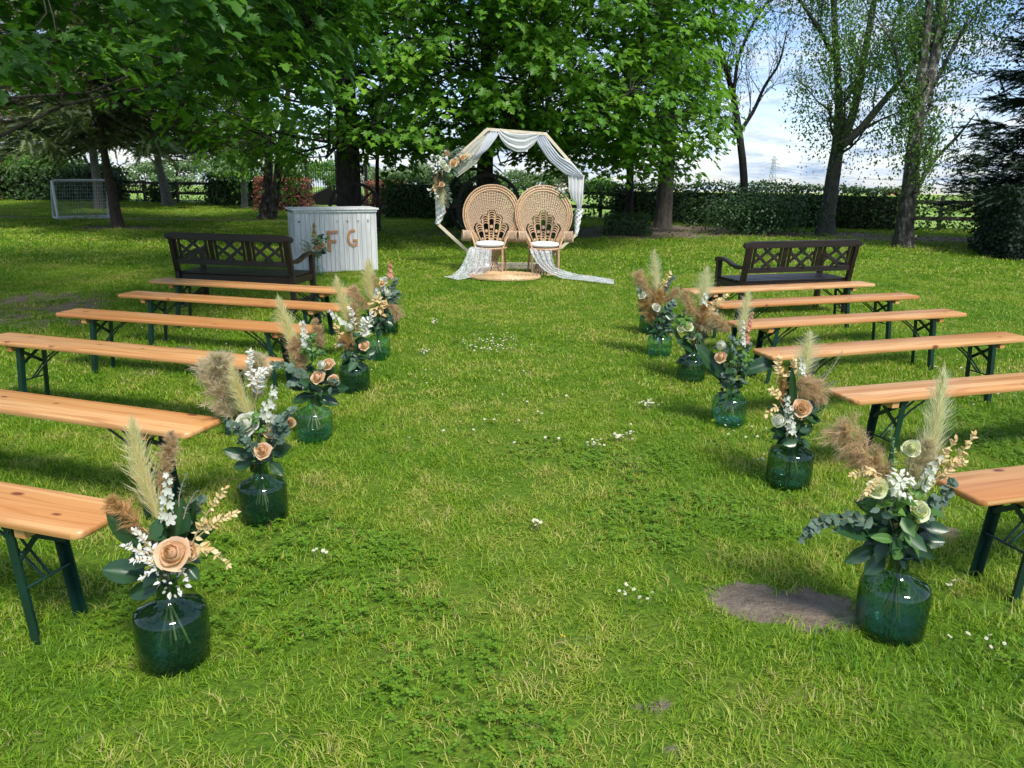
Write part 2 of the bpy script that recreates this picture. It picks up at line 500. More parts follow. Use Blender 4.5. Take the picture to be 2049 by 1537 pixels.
def mk_pine():
    m, nt, out = new_mat('varnished_pine')
    oi = nt.nodes.new('ShaderNodeObjectInfo')
    t = nt.nodes.new('ShaderNodeTexCoord')
    sp = nd(nt, 'ShaderNodeSeparateXYZ', {0: t.outputs['Object']})
    rnd = oi.outputs['Random']
    # glued strips across the width
    strip = mth(nt, 'FLOOR', mth(nt, 'MULTIPLY', mth(nt, 'ADD', sp.outputs[1], 0.125), mth(nt, 'ADD', 14.0, mth(nt, 'MULTIPLY', rnd, 6.0))))
    wn = nd(nt, 'ShaderNodeTexWhiteNoise', {'W': mth(nt, 'ADD', mth(nt, 'MULTIPLY', strip, 1.37), mth(nt, 'MULTIPLY', rnd, 57.0))}, noise_dimensions='1D').outputs['Value']
    off = mth(nt, 'MULTIPLY', wn, 23.0)
    gv = nd(nt, 'ShaderNodeCombineXYZ', {0: mth(nt, 'ADD', sp.outputs[0], off), 1: mth(nt, 'MULTIPLY', sp.outputs[1], 16.0), 2: mth(nt, 'ADD', mth(nt, 'MULTIPLY', sp.outputs[2], 16.0), off)}).outputs[0]
    warp = nd(nt, 'ShaderNodeTexNoise', {'Vector': gv, 'Scale': 0.55, 'Detail': 2.0}).outputs['Fac']
    rings = mth(nt, 'SINE', mth(nt, 'ADD', mth(nt, 'MULTIPLY', warp, 46.0), mth(nt, 'MULTIPLY', sp.outputs[1], 130.0)))
    fine = nd(nt, 'ShaderNodeTexNoise', {'Vector': gv, 'Scale': 3.4, 'Detail': 6.0, 'Roughness': 0.6}).outputs['Fac']
    base = ramp(nt, mth(nt, 'ADD', mth(nt, 'MULTIPLY', wn, 0.7), mth(nt, 'MULTIPLY', fine, 0.3)), [(0.1, (0.74, 0.45, 0.20)), (0.45, (0.63, 0.32, 0.115)), (0.9, (0.50, 0.21, 0.06))])
    c = mixc(nt, ramp(nt, rings, [(0.55, 0.0), (1.0, 0.5)]), base, (0.42, 0.16, 0.045))
    # knots
    kv = nd(nt, 'ShaderNodeCombineXYZ', {0: mth(nt, 'ADD', mth(nt, 'MULTIPLY', sp.outputs[0], 3.0), mth(nt, 'MULTIPLY', rnd, 40.0)), 1: mth(nt, 'MULTIPLY', sp.outputs[1], 6.5), 2: 0.0}).outputs[0]
    vo = nd(nt, 'ShaderNodeTexVoronoi', {'Vector': kv, 'Scale': 1.0, 'Randomness': 1.0}, voronoi_dimensions='2D')
    sel = nd(nt, 'ShaderNodeSeparateColor', {0: vo.outputs['Color']}).outputs[0]
    knot = mth(nt, 'MULTIPLY', ramp(nt, mth(nt, 'SUBTRACT', mth(nt, 'ADD', vo.outputs['Distance'], mth(nt, 'MULTIPLY', fine, 0.05)), mth(nt, 'MULTIPLY', mth(nt, 'FRACT', mth(nt, 'MULTIPLY', sel, 17.0)), 0.07)), [(0.035, 1.0), (0.085, 0.0)]), mth(nt, 'GREATER_THAN', sel, 0.70))
    c = mixc(nt, ramp(nt, rnd, [(0.0, 0.0), (1.0, 0.30)]), c, mixc(nt, 1.0, c, (0.80, 0.62, 0.45), 'MULTIPLY'))
    blot = nd(nt, 'ShaderNodeTexNoise', {'Vector': gv, 'Scale': 0.9, 'Detail': 3.0}).outputs['Fac']
    c = mixc(nt, ramp(nt, blot, [(0.52, 0.0), (0.72, 0.45)]), c, mixc(nt, 1.0, c, (0.72, 0.58, 0.45), 'MULTIPLY'))
    c = mixc(nt, knot, c, (0.20, 0.055, 0.022))
    # little scuffs and grey dents on the varnish
    gen = nd(nt, 'ShaderNodeTexNoise', {'Vector': t.outputs['Object'], 'Scale': 60.0, 'Detail': 3.0}).outputs['Fac']
    c = mixc(nt, ramp(nt, gen, [(0.70, 0.0), (0.76, 0.6)]), c, (0.20, 0.15, 0.12))
    rough = ramp(nt, fine, [(0.3, 0.30), (0.7, 0.46)])
    surf(nt, out, c, rough, 0, fine, 0.06, 0.003, **{'Coat Weight': 0.18, 'Coat Roughness': 0.2})
    return m
M['pine'] = mk_pine()

def mk_leg():
    m, nt, out = new_mat('green_leg_paint')
    v = objco(nt, rnd=True)
    chips = ramp(nt, noise(nt, v, 55, 5, 0.7), [(0.66, 0.0), (0.70, 1.0)])
    c = mixc(nt, chips, ramp(nt, noise(nt, v, 6), [(0.3, (0.004, 0.022, 0.015)), (0.7, (0.007, 0.042, 0.028))]), (0.11, 0.13, 0.12))
    surf(nt, out, c, 0.38, 0, noise(nt, v, 30), 0.15, 0.002)
    return m
M['leg'] = mk_leg()

def mk_brownwood():
    m, nt, out = new_mat('dark_brown_stain')
    v = objco(nt, (1.2, 14, 14))
    n = noise(nt, v, 3.0, 6)
    surf(nt, out, ramp(nt, n, [(0.3, (0.009, 0.005, 0.004)), (0.7, (0.023, 0.011, 0.008))]), ramp(nt, n, [(0.3, 0.32), (0.7, 0.5)]), 0, n, 0.1, 0.002)
    return m
M['brownwood'] = mk_brownwood()

def mk_whitewash():
    m, nt, out = new_mat('whitewashed_board')
    v = objco(nt, (22, 22, 1.1), True)
    n = noise(nt, v, 1.3, 8, 0.62)
    v2 = objco(nt, (3, 3, 3), True)
    c = mixc(nt, ramp(nt, noise(nt, v2, 2.2, 5), [(0.35, 0.0), (0.7, 0.55)]), ramp(nt, n, [(0.34, (0.46, 0.46, 0.45)), (0.60, (0.72, 0.72, 0.70))]), (0.52, 0.52, 0.50))
    surf(nt, out, c, 0.6, 0, n, 0.15, 0.003)
    return m
M['whitewash'] = mk_whitewash()

def mk_osb():
    m, nt, out = new_mat('chipboard_letter')
    v = objco(nt, (1, 1, 1), True)
    n = nd(nt, 'ShaderNodeTexVoronoi', {'Vector': v, 'Scale': 60.0}).outputs['Color']
    s = nd(nt, 'ShaderNodeSeparateColor', {0: n}).outputs[0]
    surf(nt, out, ramp(nt, s, [(0.0, (0.36, 0.17, 0.075)), (1.0, (0.52, 0.28, 0.13))]), 0.75)
    return m
M['osb'] = mk_osb()
M['palewood'] = plain('pale_wood', (0.74, 0.64, 0.46), 0.55, 0.15, 6)

def mk_rattan(name, lo, hi, sc=30):
    m, nt, out = new_mat(name)
    v = objco(nt, rnd=True)
    n = noise(nt, v, sc, 5)
    surf(nt, out, ramp(nt, n, [(0.3, lo), (0.7, hi)]), 0.5, 0, n, 0.25, 0.004)
    return m
M['rattan'] = mk_rattan('rattan_cane', (0.42, 0.25, 0.125), (0.64, 0.43, 0.25))
M['rattan_weave'] = mk_rattan('rattan_weave', (0.40, 0.26, 0.15), (0.60, 0.43, 0.28), 60)
M['jute'] = mk_rattan('jute', (0.44, 0.28, 0.13), (0.66, 0.46, 0.25), 80)

def mk_sheer(name, col, alpha, lace=0.0):
    m, nt, out = new_mat(name)
    d = nd(nt, 'ShaderNodeBsdfDiffuse', {'Color': (*col, 1)})
    t = nd(nt, 'ShaderNodeBsdfTranslucent', {'Color': (*col, 1)})
    tr = nt.nodes.new('ShaderNodeBsdfTransparent')
    a = nd(nt, 'ShaderNodeMixShader', {0: 0.4, 1: d.outputs[0], 2: t.outputs[0]})
    if lace:
        v = objco(nt)
        vo = nd(nt, 'ShaderNodeTexVoronoi', {'Vector': v, 'Scale': lace}, feature='DISTANCE_TO_EDGE').outputs['Distance']
        n = noise(nt, v, lace * 0.35, 4)
        fac = mth(nt, 'MAXIMUM', ramp(nt, vo, [(0.05, 0.85), (0.12, alpha)]), ramp(nt, n, [(0.56, 0.0), (0.60, 0.9)]))
    else:
        fac = alpha
    b = nd(nt, 'ShaderNodeMixShader', {0: fac, 1: tr.outputs[0], 2: a.outputs[0]})
    nt.links.new(b.outputs[0], out.inputs[0])
    return m
M['drape_white'] = mk_sheer('white_voile', (0.90, 0.90, 0.90), 0.93)
M['drape_blue'] = mk_sheer('pale_blue_voile', (0.84, 0.87, 0.94), 0.95)
M['drape_ivory'] = mk_sheer('ivory_voile', (0.86, 0.83, 0.73), 0.82)
M['lace'] = mk_sheer('white_lace', (0.86, 0.88, 0.88), 0.45, 26.0)

def mk_glass(name, tint, edge=0.10, rough=0.03):
    """blown glass wall: coloured light passes, the surface mirrors"""
    m, nt, out = new_mat(name)
    lw = nd(nt, 'ShaderNodeLayerWeight', {'Blend': 0.45})
    deep = tuple(x ** 3.2 for x in tint)
    tc_ = mixc(nt, mth(nt, 'POWER', lw.outputs['Facing'], 1.6), tint, deep)
    tr = nd(nt, 'ShaderNodeBsdfTransparent', {'Color': tc_})
    gl = nd(nt, 'ShaderNodeBsdfGlossy', {'Color': (0.9, 0.95, 0.93, 1), 'Roughness': rough})
    fc = nd(nt, 'ShaderNodeLayerWeight', {'Blend': 0.5}).outputs['Facing']
    fr = mth(nt, 'ADD', 0.05, mth(nt, 'MULTIPLY', mth(nt, 'POWER', fc, 3.6), 0.85))
    dif = nd(nt, 'ShaderNodeBsdfDiffuse', {'Color': (tint[0] * 0.10, tint[1] * 0.22, tint[2] * 0.20, 1)})
    body = nd(nt, 'ShaderNodeMixShader', {0: edge, 1: tr.outputs[0], 2: dif.outputs[0]})
    mx = nd(nt, 'ShaderNodeMixShader', {0: fr, 1: body.outputs[0], 2: gl.outputs[0]})
    nt.links.new(mx.outputs[0], out.inputs[0])
    return m
M['glass_dark'] = mk_glass('dark_green_glass', (0.38, 0.57, 0.475), 0.045)
M['glass_teal'] = mk_glass('teal_glass', (0.68, 0.88, 0.815), 0.03)
M['glass_clear'] = mk_glass('clear_glass', (0.88, 0.94, 0.92), 0.02)
M['water'] = mk_glass('water', (0.86, 0.97, 0.94), 0.01)

# ---- lawn
def mk_lawn():
    m, nt, out = new_mat('lawn_ground')
    geo = nt.nodes.new('ShaderNodeNewGeometry')
    p = geo.outputs['Position']
    n1 = noise(nt, p, 0.55, 5)
    n2 = noise(nt, p, 5.0, 6, 0.65)
    n3 = noise(nt, p, 40.0, 5, 0.7)
    g = ramp(nt, mth(nt, 'ADD', mth(nt, 'MULTIPLY', n1, 0.5), mth(nt, 'MULTIPLY', n2, 0.5)), [(0.35, (0.07, 0.16, 0.010)), (0.5, (0.12, 0.22, 0.016)), (0.65, (0.20, 0.26, 0.035))])
    g = mixc(nt, ramp(nt, n3, [(0.35, 0.55), (0.65, 0.0)]), g, (0.045, 0.065, 0.014))
    dirt_shade = nd(nt, 'ShaderNodeAttribute', attribute_name='dirt_shade').outputs['Fac']
    dn = mth(nt, 'ADD', dirt_shade, mth(nt, 'MULTIPLY', mth(nt, 'SUBTRACT', n2, 0.5), 1.5))
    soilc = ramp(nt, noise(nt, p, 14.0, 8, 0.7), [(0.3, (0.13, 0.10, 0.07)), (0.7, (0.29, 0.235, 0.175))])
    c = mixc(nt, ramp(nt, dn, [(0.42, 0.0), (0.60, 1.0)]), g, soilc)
    h = mth(nt, 'ADD', n3, mth(nt, 'MULTIPLY', n2, 2.0))
    surf(nt, out, c, 0.95, 0, h, 0.7, 0.03, **{'Specular IOR Level': 0.1})
    return m
M['lawn'] = mk_lawn()

def mk_field():
    m, nt, out = new_mat('field')
    geo = nt.nodes.new('ShaderNodeNewGeometry')
    sp = nd(nt, 'ShaderNodeSeparateXYZ', {0: geo.outputs['Position']})
    n = noise(nt, geo.outputs['Position'], 0.02, 3)
    n2 = noise(nt, geo.outputs['Position'], 1.5, 4)
    crop = ramp(nt, mth(nt, 'ADD', mth(nt, 'MULTIPLY', n, 0.7), mth(nt, 'MULTIPLY', n2, 0.3)), [(0.35, (0.16, 0.28, 0.05)), (0.65, (0.27, 0.38, 0.09))])
    # strips of another crop further out
    band = mth(nt, 'MULTIPLY', mth(nt, 'GREATER_THAN', sp.outputs[1], 900.0), mth(nt, 'GREATER_THAN', sp.outputs[0], 60.0))
    c = mixc(nt, band, crop, (0.62, 0.55, 0.10))
    surf(nt, out, c, 0.95, **{'Specular IOR Level': 0.05})
    return m
M['field'] = mk_field()

def mk_grass():
    m, nt, out = new_mat('grass_blade')
    geo = nt.nodes.new('ShaderNodeNewGeometry')
    p = geo.outputs['Position']
    oi = nt.nodes.new('ShaderNodeObjectInfo')
    n1 = noise(nt, p, 0.75, 4)
    n2 = noise(nt, p, 3.6, 4, 0.6)
    mixn = mth(nt, 'ADD', mth(nt, 'MULTIPLY', n1, 0.55), mth(nt, 'MULTIPLY', n2, 0.45))
    sp = nd(nt, 'ShaderNodeSeparateXYZ', {0: p})
    aisle = mth(nt, 'MULTIPLY', mth(nt, 'POWER', 2.718, mth(nt, 'MULTIPLY', mth(nt, 'MULTIPLY', sp.outputs[0], sp.outputs[0]), -0.55)), ramp(nt, mth(nt, 'MULTIPLY', sp.outputs[1], 0.1), [(0.3, 0.055), (1.0, 0.0)]))
    mixn = mth(nt, 'ADD', mixn, aisle)
    f = mth(nt, 'ADD', mixn, mth(nt, 'MULTIPLY', mth(nt, 'SUBTRACT', attr(nt), 0.5), 0.20))
    c = ramp(nt, f, [(0.36, (0.095, 0.225, 0.010)), (0.46, (0.175, 0.325, 0.014)), (0.54, (0.285, 0.40, 0.026)), (0.62, (0.45, 0.45, 0.10))])
    dry = mth(nt, 'GREATER_THAN', mth(nt, 'ADD', attr(nt), mth(nt, 'MULTIPLY', mth(nt, 'SUBTRACT', n2, 0.5), 1.5)), 0.98)
    c = mixc(nt, mth(nt, 'MULTIPLY', dry, 0.85), c, (0.50, 0.42, 0.19))
    b = nt.nodes.new('ShaderNodeBsdfPrincipled')
    nt.links.new(c, b.inputs['Base Color'])
    b.inputs['Roughness'].default_value = 0.45
    b.inputs['Specular IOR Level'].default_value = 0.3
    t = nd(nt, 'ShaderNodeBsdfTranslucent', {'Color': mixc(nt, 1.0, c, (1.2, 1.25, 0.6), 'MULTIPLY')})
    mx = nd(nt, 'ShaderNodeMixShader', {0: 0.35, 1: b.outputs[0], 2: t.outputs[0]})
    nt.links.new(mx.outputs[0], out.inputs[0])
    return m
M['grass'] = mk_grass()
M['clover'] = leafy('clover_leaf', [(0.0, (0.09, 0.21, 0.014)), (1.0, (0.19, 0.33, 0.02))], 0.5, 0.3)
M['litter'] = leafy('dry_leaf_litter', [(0.0, (0.06, 0.045, 0.03)), (1.0, (0.22, 0.17, 0.11))], 0.9, 0.1)
# ------------------------------------------------------------------ ground
# bare patches and the near maple's painted shade: centre px, half-width px, half-height px (measured on the photograph), strength
BARE_SHADE = [(1505, 1200, 85, 40, 1.0), (1625, 1215, 90, 38, 1.0), (1300, 1415, 40, 16, 0.5), (893, 1053, 14, 10, 0.7),
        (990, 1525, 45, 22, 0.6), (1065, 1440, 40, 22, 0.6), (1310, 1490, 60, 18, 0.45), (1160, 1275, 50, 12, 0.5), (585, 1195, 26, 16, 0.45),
        (320, 1185, 40, 16, 0.5), (1895, 1065, 28, 14, 0.8), (30, 612, 190, 32, 0.62), (100, 645, 90, 12, 0.5), (365, 700, 34, 8, 0.7), (290, 742, 45, 9, 0.6),  # wide far-left pair: soil under the near maple, its shade painted in too
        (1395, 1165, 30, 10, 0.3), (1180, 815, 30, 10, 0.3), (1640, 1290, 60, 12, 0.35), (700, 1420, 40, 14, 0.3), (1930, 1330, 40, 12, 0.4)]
PATCH = []
for (x, y, rx, ry, s) in BARE_SHADE:
    c = on_ground(x, y)
    ex = on_ground(x + rx, y) - c
    ey = on_ground(x, y - ry) - on_ground(x, y + ry)
    PATCH.append((c.x, c.y, ex.length, ey.length / 2, s))
# worn ground round the trunks, the shaded bed under the trees and the worn strip across the far lawn
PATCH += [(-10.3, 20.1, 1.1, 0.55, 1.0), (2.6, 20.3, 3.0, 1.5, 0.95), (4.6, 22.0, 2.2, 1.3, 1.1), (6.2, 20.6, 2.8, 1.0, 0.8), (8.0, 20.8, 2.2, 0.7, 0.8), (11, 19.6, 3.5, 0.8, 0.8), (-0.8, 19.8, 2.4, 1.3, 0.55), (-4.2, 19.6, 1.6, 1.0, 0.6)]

def dirt_shade_at(X, Y):
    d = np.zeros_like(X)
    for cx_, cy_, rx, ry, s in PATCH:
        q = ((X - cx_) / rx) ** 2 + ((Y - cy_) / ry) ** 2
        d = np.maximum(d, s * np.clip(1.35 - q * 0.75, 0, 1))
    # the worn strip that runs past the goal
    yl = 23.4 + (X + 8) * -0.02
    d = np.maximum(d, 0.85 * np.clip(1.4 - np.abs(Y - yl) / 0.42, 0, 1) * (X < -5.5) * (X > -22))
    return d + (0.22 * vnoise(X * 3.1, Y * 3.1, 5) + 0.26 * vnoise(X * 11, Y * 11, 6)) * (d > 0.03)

def bumps(X, Y):
    return 0.012 * vnoise(X * 0.9, Y * 0.9, 1) + 0.006 * vnoise(X * 3.7, Y * 3.7, 2)

xs = np.concatenate([np.linspace(-46, -6.2, 70), np.arange(-6, 6, 0.09), np.linspace(6.1, 46, 70)])
ys = np.concatenate([np.linspace(-14, 0.5, 20), np.arange(0.6, 9, 0.09), np.arange(9.1, 36, 0.2)])
GX, GY = np.meshgrid(xs, ys)
GZ = bumps(GX, GY)
nx_, ny_ = len(xs), len(ys)
ii = (np.arange(ny_ - 1)[:, None] * nx_ + np.arange(nx_ - 1)[None]).ravel()
lawn = np_mesh('lawn', np.stack([GX.ravel(), GY.ravel(), GZ.ravel()], 1), np.stack([ii, ii + 1, ii + nx_ + 1, ii + nx_], 1), M['lawn'], smooth=True)
a_ = lawn.data.attributes.new('dirt_shade', 'FLOAT', 'POINT')
a_.data.foreach_set('value', dirt_shade_at(GX, GY).ravel().astype(np.float32))
tag(lawn, 'mown green garden lawn with worn yellow and bare patches', kind='structure')

def edge_y(x):
    return np.interp(x, [-60, -30, -9, -1, 6, 12, 20, 60], [36, 35, 32.6, 27.5, 24.9, 23.4, 21.5, 18])
fx = np.concatenate([np.linspace(-1800, -62, 30), np.linspace(-60, 60, 61), np.linspace(62, 1800, 30)])
fr_ = np.concatenate([[0, 1.5, 4, 8, 14, 22, 34, 50], np.geomspace(70, 3000, 24)])
FX = np.broadcast_to(fx[None], (len(fr_), len(fx)))
FY = edge_y(fx)[None] + fr_[:, None]
FZ = 0.03 - 0.0262 * np.maximum(0, FY - 34)
nx_ = len(fx)
ii = (np.arange(len(fr_) - 1)[:, None] * nx_ + np.arange(nx_ - 1)[None]).ravel()
field = np_mesh('field', np.stack([FX.ravel(), FY.ravel(), FZ.ravel()], 1), np.stack([ii, ii + 1, ii + nx_ + 1, ii + nx_], 1), M['field'], smooth=True)
tag(field, 'pale green crop field stretching to the horizon', kind='structure')

def field_z(y):
    return 0.03 - 0.0262 * max(0.0, y - 34)

# ------------------------------------------------------------------ grass
def instancer(name, P, rot, scl, idx, sources, label):
    col = bpy.data.collections.new(name + '_source')
    for s in sources:
        col.objects.link(s)
    me = bpy.data.meshes.new(name)
    me.vertices.add(len(P))
    me.vertices.foreach_set('co', np.ascontiguousarray(P, dtype=np.float32).ravel())
    for nm, typ, arr, key in (('rot', 'FLOAT_VECTOR', rot, 'vector'), ('scl', 'FLOAT_VECTOR', scl, 'vector'), ('idx', 'INT', idx, 'value')):
        a = me.attributes.new(nm, typ, 'POINT')
        a.data.foreach_set(key, np.ascontiguousarray(arr, dtype=np.int32 if typ == 'INT' else np.float32).ravel())
    o = link(bpy.data.objects.new(name, me))
    ng = bpy.data.node_groups.new(name + '_nodes', 'GeometryNodeTree')
    ng.interface.new_socket('Geometry', in_out='INPUT', socket_type='NodeSocketGeometry')
    ng.interface.new_socket('Geometry', in_out='OUTPUT', socket_type='NodeSocketGeometry')
    gi, go = ng.nodes.new('NodeGroupInput'), ng.nodes.new('NodeGroupOutput')
    ci = ng.nodes.new('GeometryNodeCollectionInfo')
    ci.inputs['Collection'].default_value = col
    ci.inputs['Separate Children'].default_value = True
    ci.inputs['Reset Children'].default_value = True
    ip = ng.nodes.new('GeometryNodeInstanceOnPoints')
    ip.inputs['Pick Instance'].default_value = True
    def na(nm, typ):
        n = ng.nodes.new('GeometryNodeInputNamedAttribute')
        n.data_type = typ
        n.inputs['Name'].default_value = nm
        return n.outputs['Attribute']
    L = ng.links.new
    L(gi.outputs[0], ip.inputs['Points'])
    L(ci.outputs[0], ip.inputs['Instance'])
    L(na('idx', 'INT'), ip.inputs['Instance Index'])
    e2r = ng.nodes.new('FunctionNodeEulerToRotation')
    L(na('rot', 'FLOAT_VECTOR'), e2r.inputs[0])
    L(e2r.outputs[0], ip.inputs['Rotation'])
    L(na('scl', 'FLOAT_VECTOR'), ip.inputs['Scale'])
    L(ip.outputs[0], go.inputs[0])
    md = o.modifiers.new('scatter', 'NODES')
    md.node_group = ng
    return tag(o, label, kind='stuff')

def tuft(name, seed, n, rad, hmin, hmax, w, mat, lean=0.55):
    r = np.random.default_rng(seed)
    V, F, T = [], [], []
    for k in range(n):
        a, q = r.uniform(0, 6.283), rad * math.sqrt(r.uniform(0, 1))
        b = np.array([q * math.cos(a), q * math.sin(a), -0.004])
        h = r.uniform(hmin, hmax)
        d = r.uniform(0, 6.283)
        ln = h * r.uniform(0.05, lean)
        dv = np.array([math.cos(d), math.sin(d), 0])
        s = np.array([-math.sin(d), math.cos(d), 0]) * w * r.uniform(0.6, 1.2) / 2
        mid = b + dv * ln * 0.3 + np.array([0, 0, h * 0.6])
        tip = b + dv * ln * 1.25 + np.array([0, 0, h * r.uniform(0.85, 1.0)])
        i = len(V)
        V += [b - s, b + s, mid - s * 0.8, mid + s * 0.8, tip]
        F += [(i, i + 1, i + 3), (i, i + 3, i + 2), (i + 2, i + 3, i + 4)]
        T += [r.uniform(0, 1)] * 5
    o = np_mesh(name, np.array(V), np.array(F), mat, np.array(T))
    COL.objects.unlink(o)
    return o

def clover(name, seed):
    r = np.random.default_rng(seed)
    V, F, T = [], [], []
    for k in range(16):
        a, q = r.uniform(0, 6.283), 0.07 * math.sqrt(r.uniform(0, 1))
        c = np.array([q * math.cos(a), q * math.sin(a), r.uniform(0.018, 0.04)])
        t = r.uniform(0, 1)
        n0 = r.uniform(0, 6.283)
        for j in range(3):
            an = n0 + j * 2.094
            d = np.array([math.cos(an), math.sin(an), r.uniform(-0.1, 0.3)])
            s = np.array([-math.sin(an), math.cos(an), 0])
            i = len(V)
            V += [c, c + d * 0.006 - s * 0.005, c + d * 0.012 - s * 0.003, c + d * 0.012 + s * 0.003, c + d * 0.006 + s * 0.005]
            F += [(i, i + 1, i + 2), (i, i + 2, i + 3), (i, i + 3, i + 4)]
            T += [t] * 5
    o = np_mesh(name, np.array(V), np.array(F), M['clover'], np.array(T))
    COL.objects.unlink(o)
    return o

def grass_points(seed, y0, y1, dens, margin=1.0):
    r = np.random.default_rng(seed)
    wmax = 0.72 * y1 + margin
    n = int(dens * (y1 - y0) * 2 * wmax)
    Y = r.uniform(y0, y1, n)
    X = r.uniform(-wmax, wmax, n)
    k = (np.abs(X) < 0.72 * Y + margin) & (Y < edge_y(X) - 0.3)
    X, Y = X[k], Y[k]
    d = dirt_shade_at(X, Y) + r.normal(0, 0.2, len(X))
    k = d < 0.52
    X, Y = X[k], Y[k]
    return np.stack([X, Y, bumps(X, Y)], 1), r

def grass(name, seed, y0, y1, dens, tufts, smin, smax, label, clump=None):
    P, r = grass_points(seed, y0, y1, dens)
    n = len(P)
    rot = np.stack([r.normal(0, 0.12, n), r.normal(0, 0.12, n), r.uniform(0, 6.283, n)], 1)
    patch = 0.5 + 0.5 * vnoise(P[:, 0] * 1.3, P[:, 1] * 1.3, 9)
    worn = np.exp(-((P[:, 0] - 0.1) / 0.9) ** 2) * 0.25
    s = r.uniform(smin, smax, n) * (0.72 + 0.55 * patch - worn)
    sz = s * r.uniform(0.8, 1.15, n)
    sxy = r.uniform(smin, smax, n)
    idx = r.integers(0, len(tufts) - (1 if clump else 0), n)
    if clump:
        cl = vnoise(P[:, 0] * 2.3, P[:, 1] * 2.3, 13) > 0.28
        idx = np.where(cl & (r.uniform(0, 1, n) < 0.28), len(tufts) - 1, idx)
    return instancer(name, P, rot, np.stack([sxy, sxy, sz], 1), idx, tufts, label)

near_t = [tuft('a%d_blade_tuft' % k, 100 + k, 30, 0.062, 0.011, 0.038, 0.0040, M['grass'], 1.7) for k in range(5)] + [clover('z_clover_tuft', 7)]
mid_t = [tuft('b%d_blade_tuft' % k, 200 + k, 32, 0.10, 0.014, 0.040, 0.0066, M['grass'], 1.5) for k in range(5)]
far_t = [tuft('c%d_blade_tuft' % k, 300 + k, 34, 0.24, 0.016, 0.042, 0.017, M['grass'], 1.5) for k in range(4)]
grass('grass', 1, 1.1, 5.2, 330, near_t, 0.85, 1.2, 'short lawn grass with clover nearest the camera', True)
grass('grass', 2, 5.2, 12.5, 150, mid_t, 0.9, 1.2, 'short lawn grass between the bench rows')
grass('grass', 3, 12.5, 35, 26, far_t, 0.9, 1.25, 'short lawn grass out towards the hedges')

# daisies dotted through the lawn
def flower_dots(name, spots, label, petal, centre, seed, rad=0.011, n_pet=9):
    r = np.random.default_rng(seed)
    mb = MB()
    for (x, y) in spots:
        z = bumps(np.array([x]), np.array([y]))[0] + r.uniform(0.035, 0.06)
        s = rad * r.uniform(0.8, 1.25)
        tl = r.normal(0, 0.35, 2)
        nrm = unit(np.array([tl[0], tl[1] - 0.25, 1.0]))
        u = unit(np.cross(nrm, [1, 0, 0]))
        w = np.cross(nrm, u)
        c = np.array([x, y, z])
        t = r.uniform(0.5, 1)
        ring = [c + s * (1 if j % 2 else 0.72) * (math.cos(a) * u + math.sin(a) * w) + nrm * 0.001 for j, a in enumerate(np.linspace(0, 6.283, 2 * n_pet, endpoint=False))]
        mb.add([c] + ring, [(0, j + 1, (j + 1) % (2 * n_pet) + 1) for j in range(2 * n_pet)], 0, t)
        mb.add([c + nrm * 0.003] + [c + nrm * 0.002 + s * 0.36 * (math.cos(a) * u + math.sin(a) * w) for a in np.linspace(0, 6.283, 8, endpoint=False)], [(0, j + 1, (j + 1) % 8 + 1) for j in range(8)], 1, 0.6)
        mb.tube([c - np.array([0, 0, z + 0.02]), c], 0.001, 4, mat=2)
    return mb.build(name, [petal, centre, M['stem']])

_r = np.random.default_rng(21)
DAISY = [(1010, 690, 42, 34), (975, 700, 34, 24), (845, 712, 12, 9), (870, 650, 16, 5), (1300, 820, 26, 12), (1245, 885, 20, 16), (1190, 900, 12, 14), (1065, 1062, 8, 10), (1260, 1200, 9, 24),
         (1520, 928, 6, 16), (1960, 1300, 6, 26), (1895, 1190, 3, 12), (640, 1122, 4, 10), (1870, 735, 9, 30), (1990, 790, 7, 40), (1840, 612, 4, 14), (795, 540, 12, 40), (1160, 532, 6, 9),
         (430, 640, 12, 40), (360, 670, 10, 60), (395, 675, 6, 16), (430, 470, 26, 50), (100, 475, 20, 90), (240, 480, 14, 60), (1300, 470, 5, 60), (1000, 870, 12, 90), (950, 780, 14, 120), (700, 600, 12, 60), (1480, 870, 10, 30)]
spots = []
for x, y, n, sp in DAISY:
    for k in range(n):
        g = on_ground(x + _r.normal(0, sp), max(430, y + _r.normal(0, sp * 0.35)))
        spots.append((g.x, g.y))
dz = flower_dots('daisies', spots, '', M['petal_white'], M['petal_yellow'], 4, 0.0085)
tag(dz, 'tiny white daisies dotted through the lawn', kind='stuff')
for (x, y, lab, rr) in ((1427, 851, 'yellow dandelion flower beside the teal vase', 0.017), (1126, 1290, 'yellow dandelion bud in the worn grass of the aisle', 0.011)):
    g = on_ground(x, y)
    d = flower_dots('dandelion', [(g.x, g.y)], '', M['petal_yellow'], M['petal_yellow'], x, rr, 14)
    tag(d, lab, 'flower')
# ------------------------------------------------------------------ leaf templates (y = tip direction, z = upper side)
def fan_leaf(outline, fold=0.12, centre=(0, 0.35)):
    """leaf blade as a fan of triangles round its middle; the middle lies lower than the edge"""
    V = [(centre[0], centre[1], -fold)] + [(x, y, (0.04 if abs(x) > 0.1 else -fold * 0.6) - 0.25 * max(0, y - 0.5) ** 2) for x, y in outline]
    k = len(outline)
    return np.array(V, float), np.array([(0, i + 1, (i + 1) % k + 1) for i in range(k)])
_half = [(0.0, 0.0), (0.16, -0.10), (0.42, -0.06), (0.30, 0.10), (0.50, 0.20), (0.62, 0.36), (0.40, 0.36), (0.26, 0.44), (0.34, 0.66), (0.16, 0.66), (0.0, 1.0)]
MAPLE = fan_leaf(_half + [(-x, y) for x, y in _half[-2:0:-1]], 0.09)
MAPLE = (MAPLE[0] * np.array([1.05, 1.0, 1.0]), MAPLE[1])
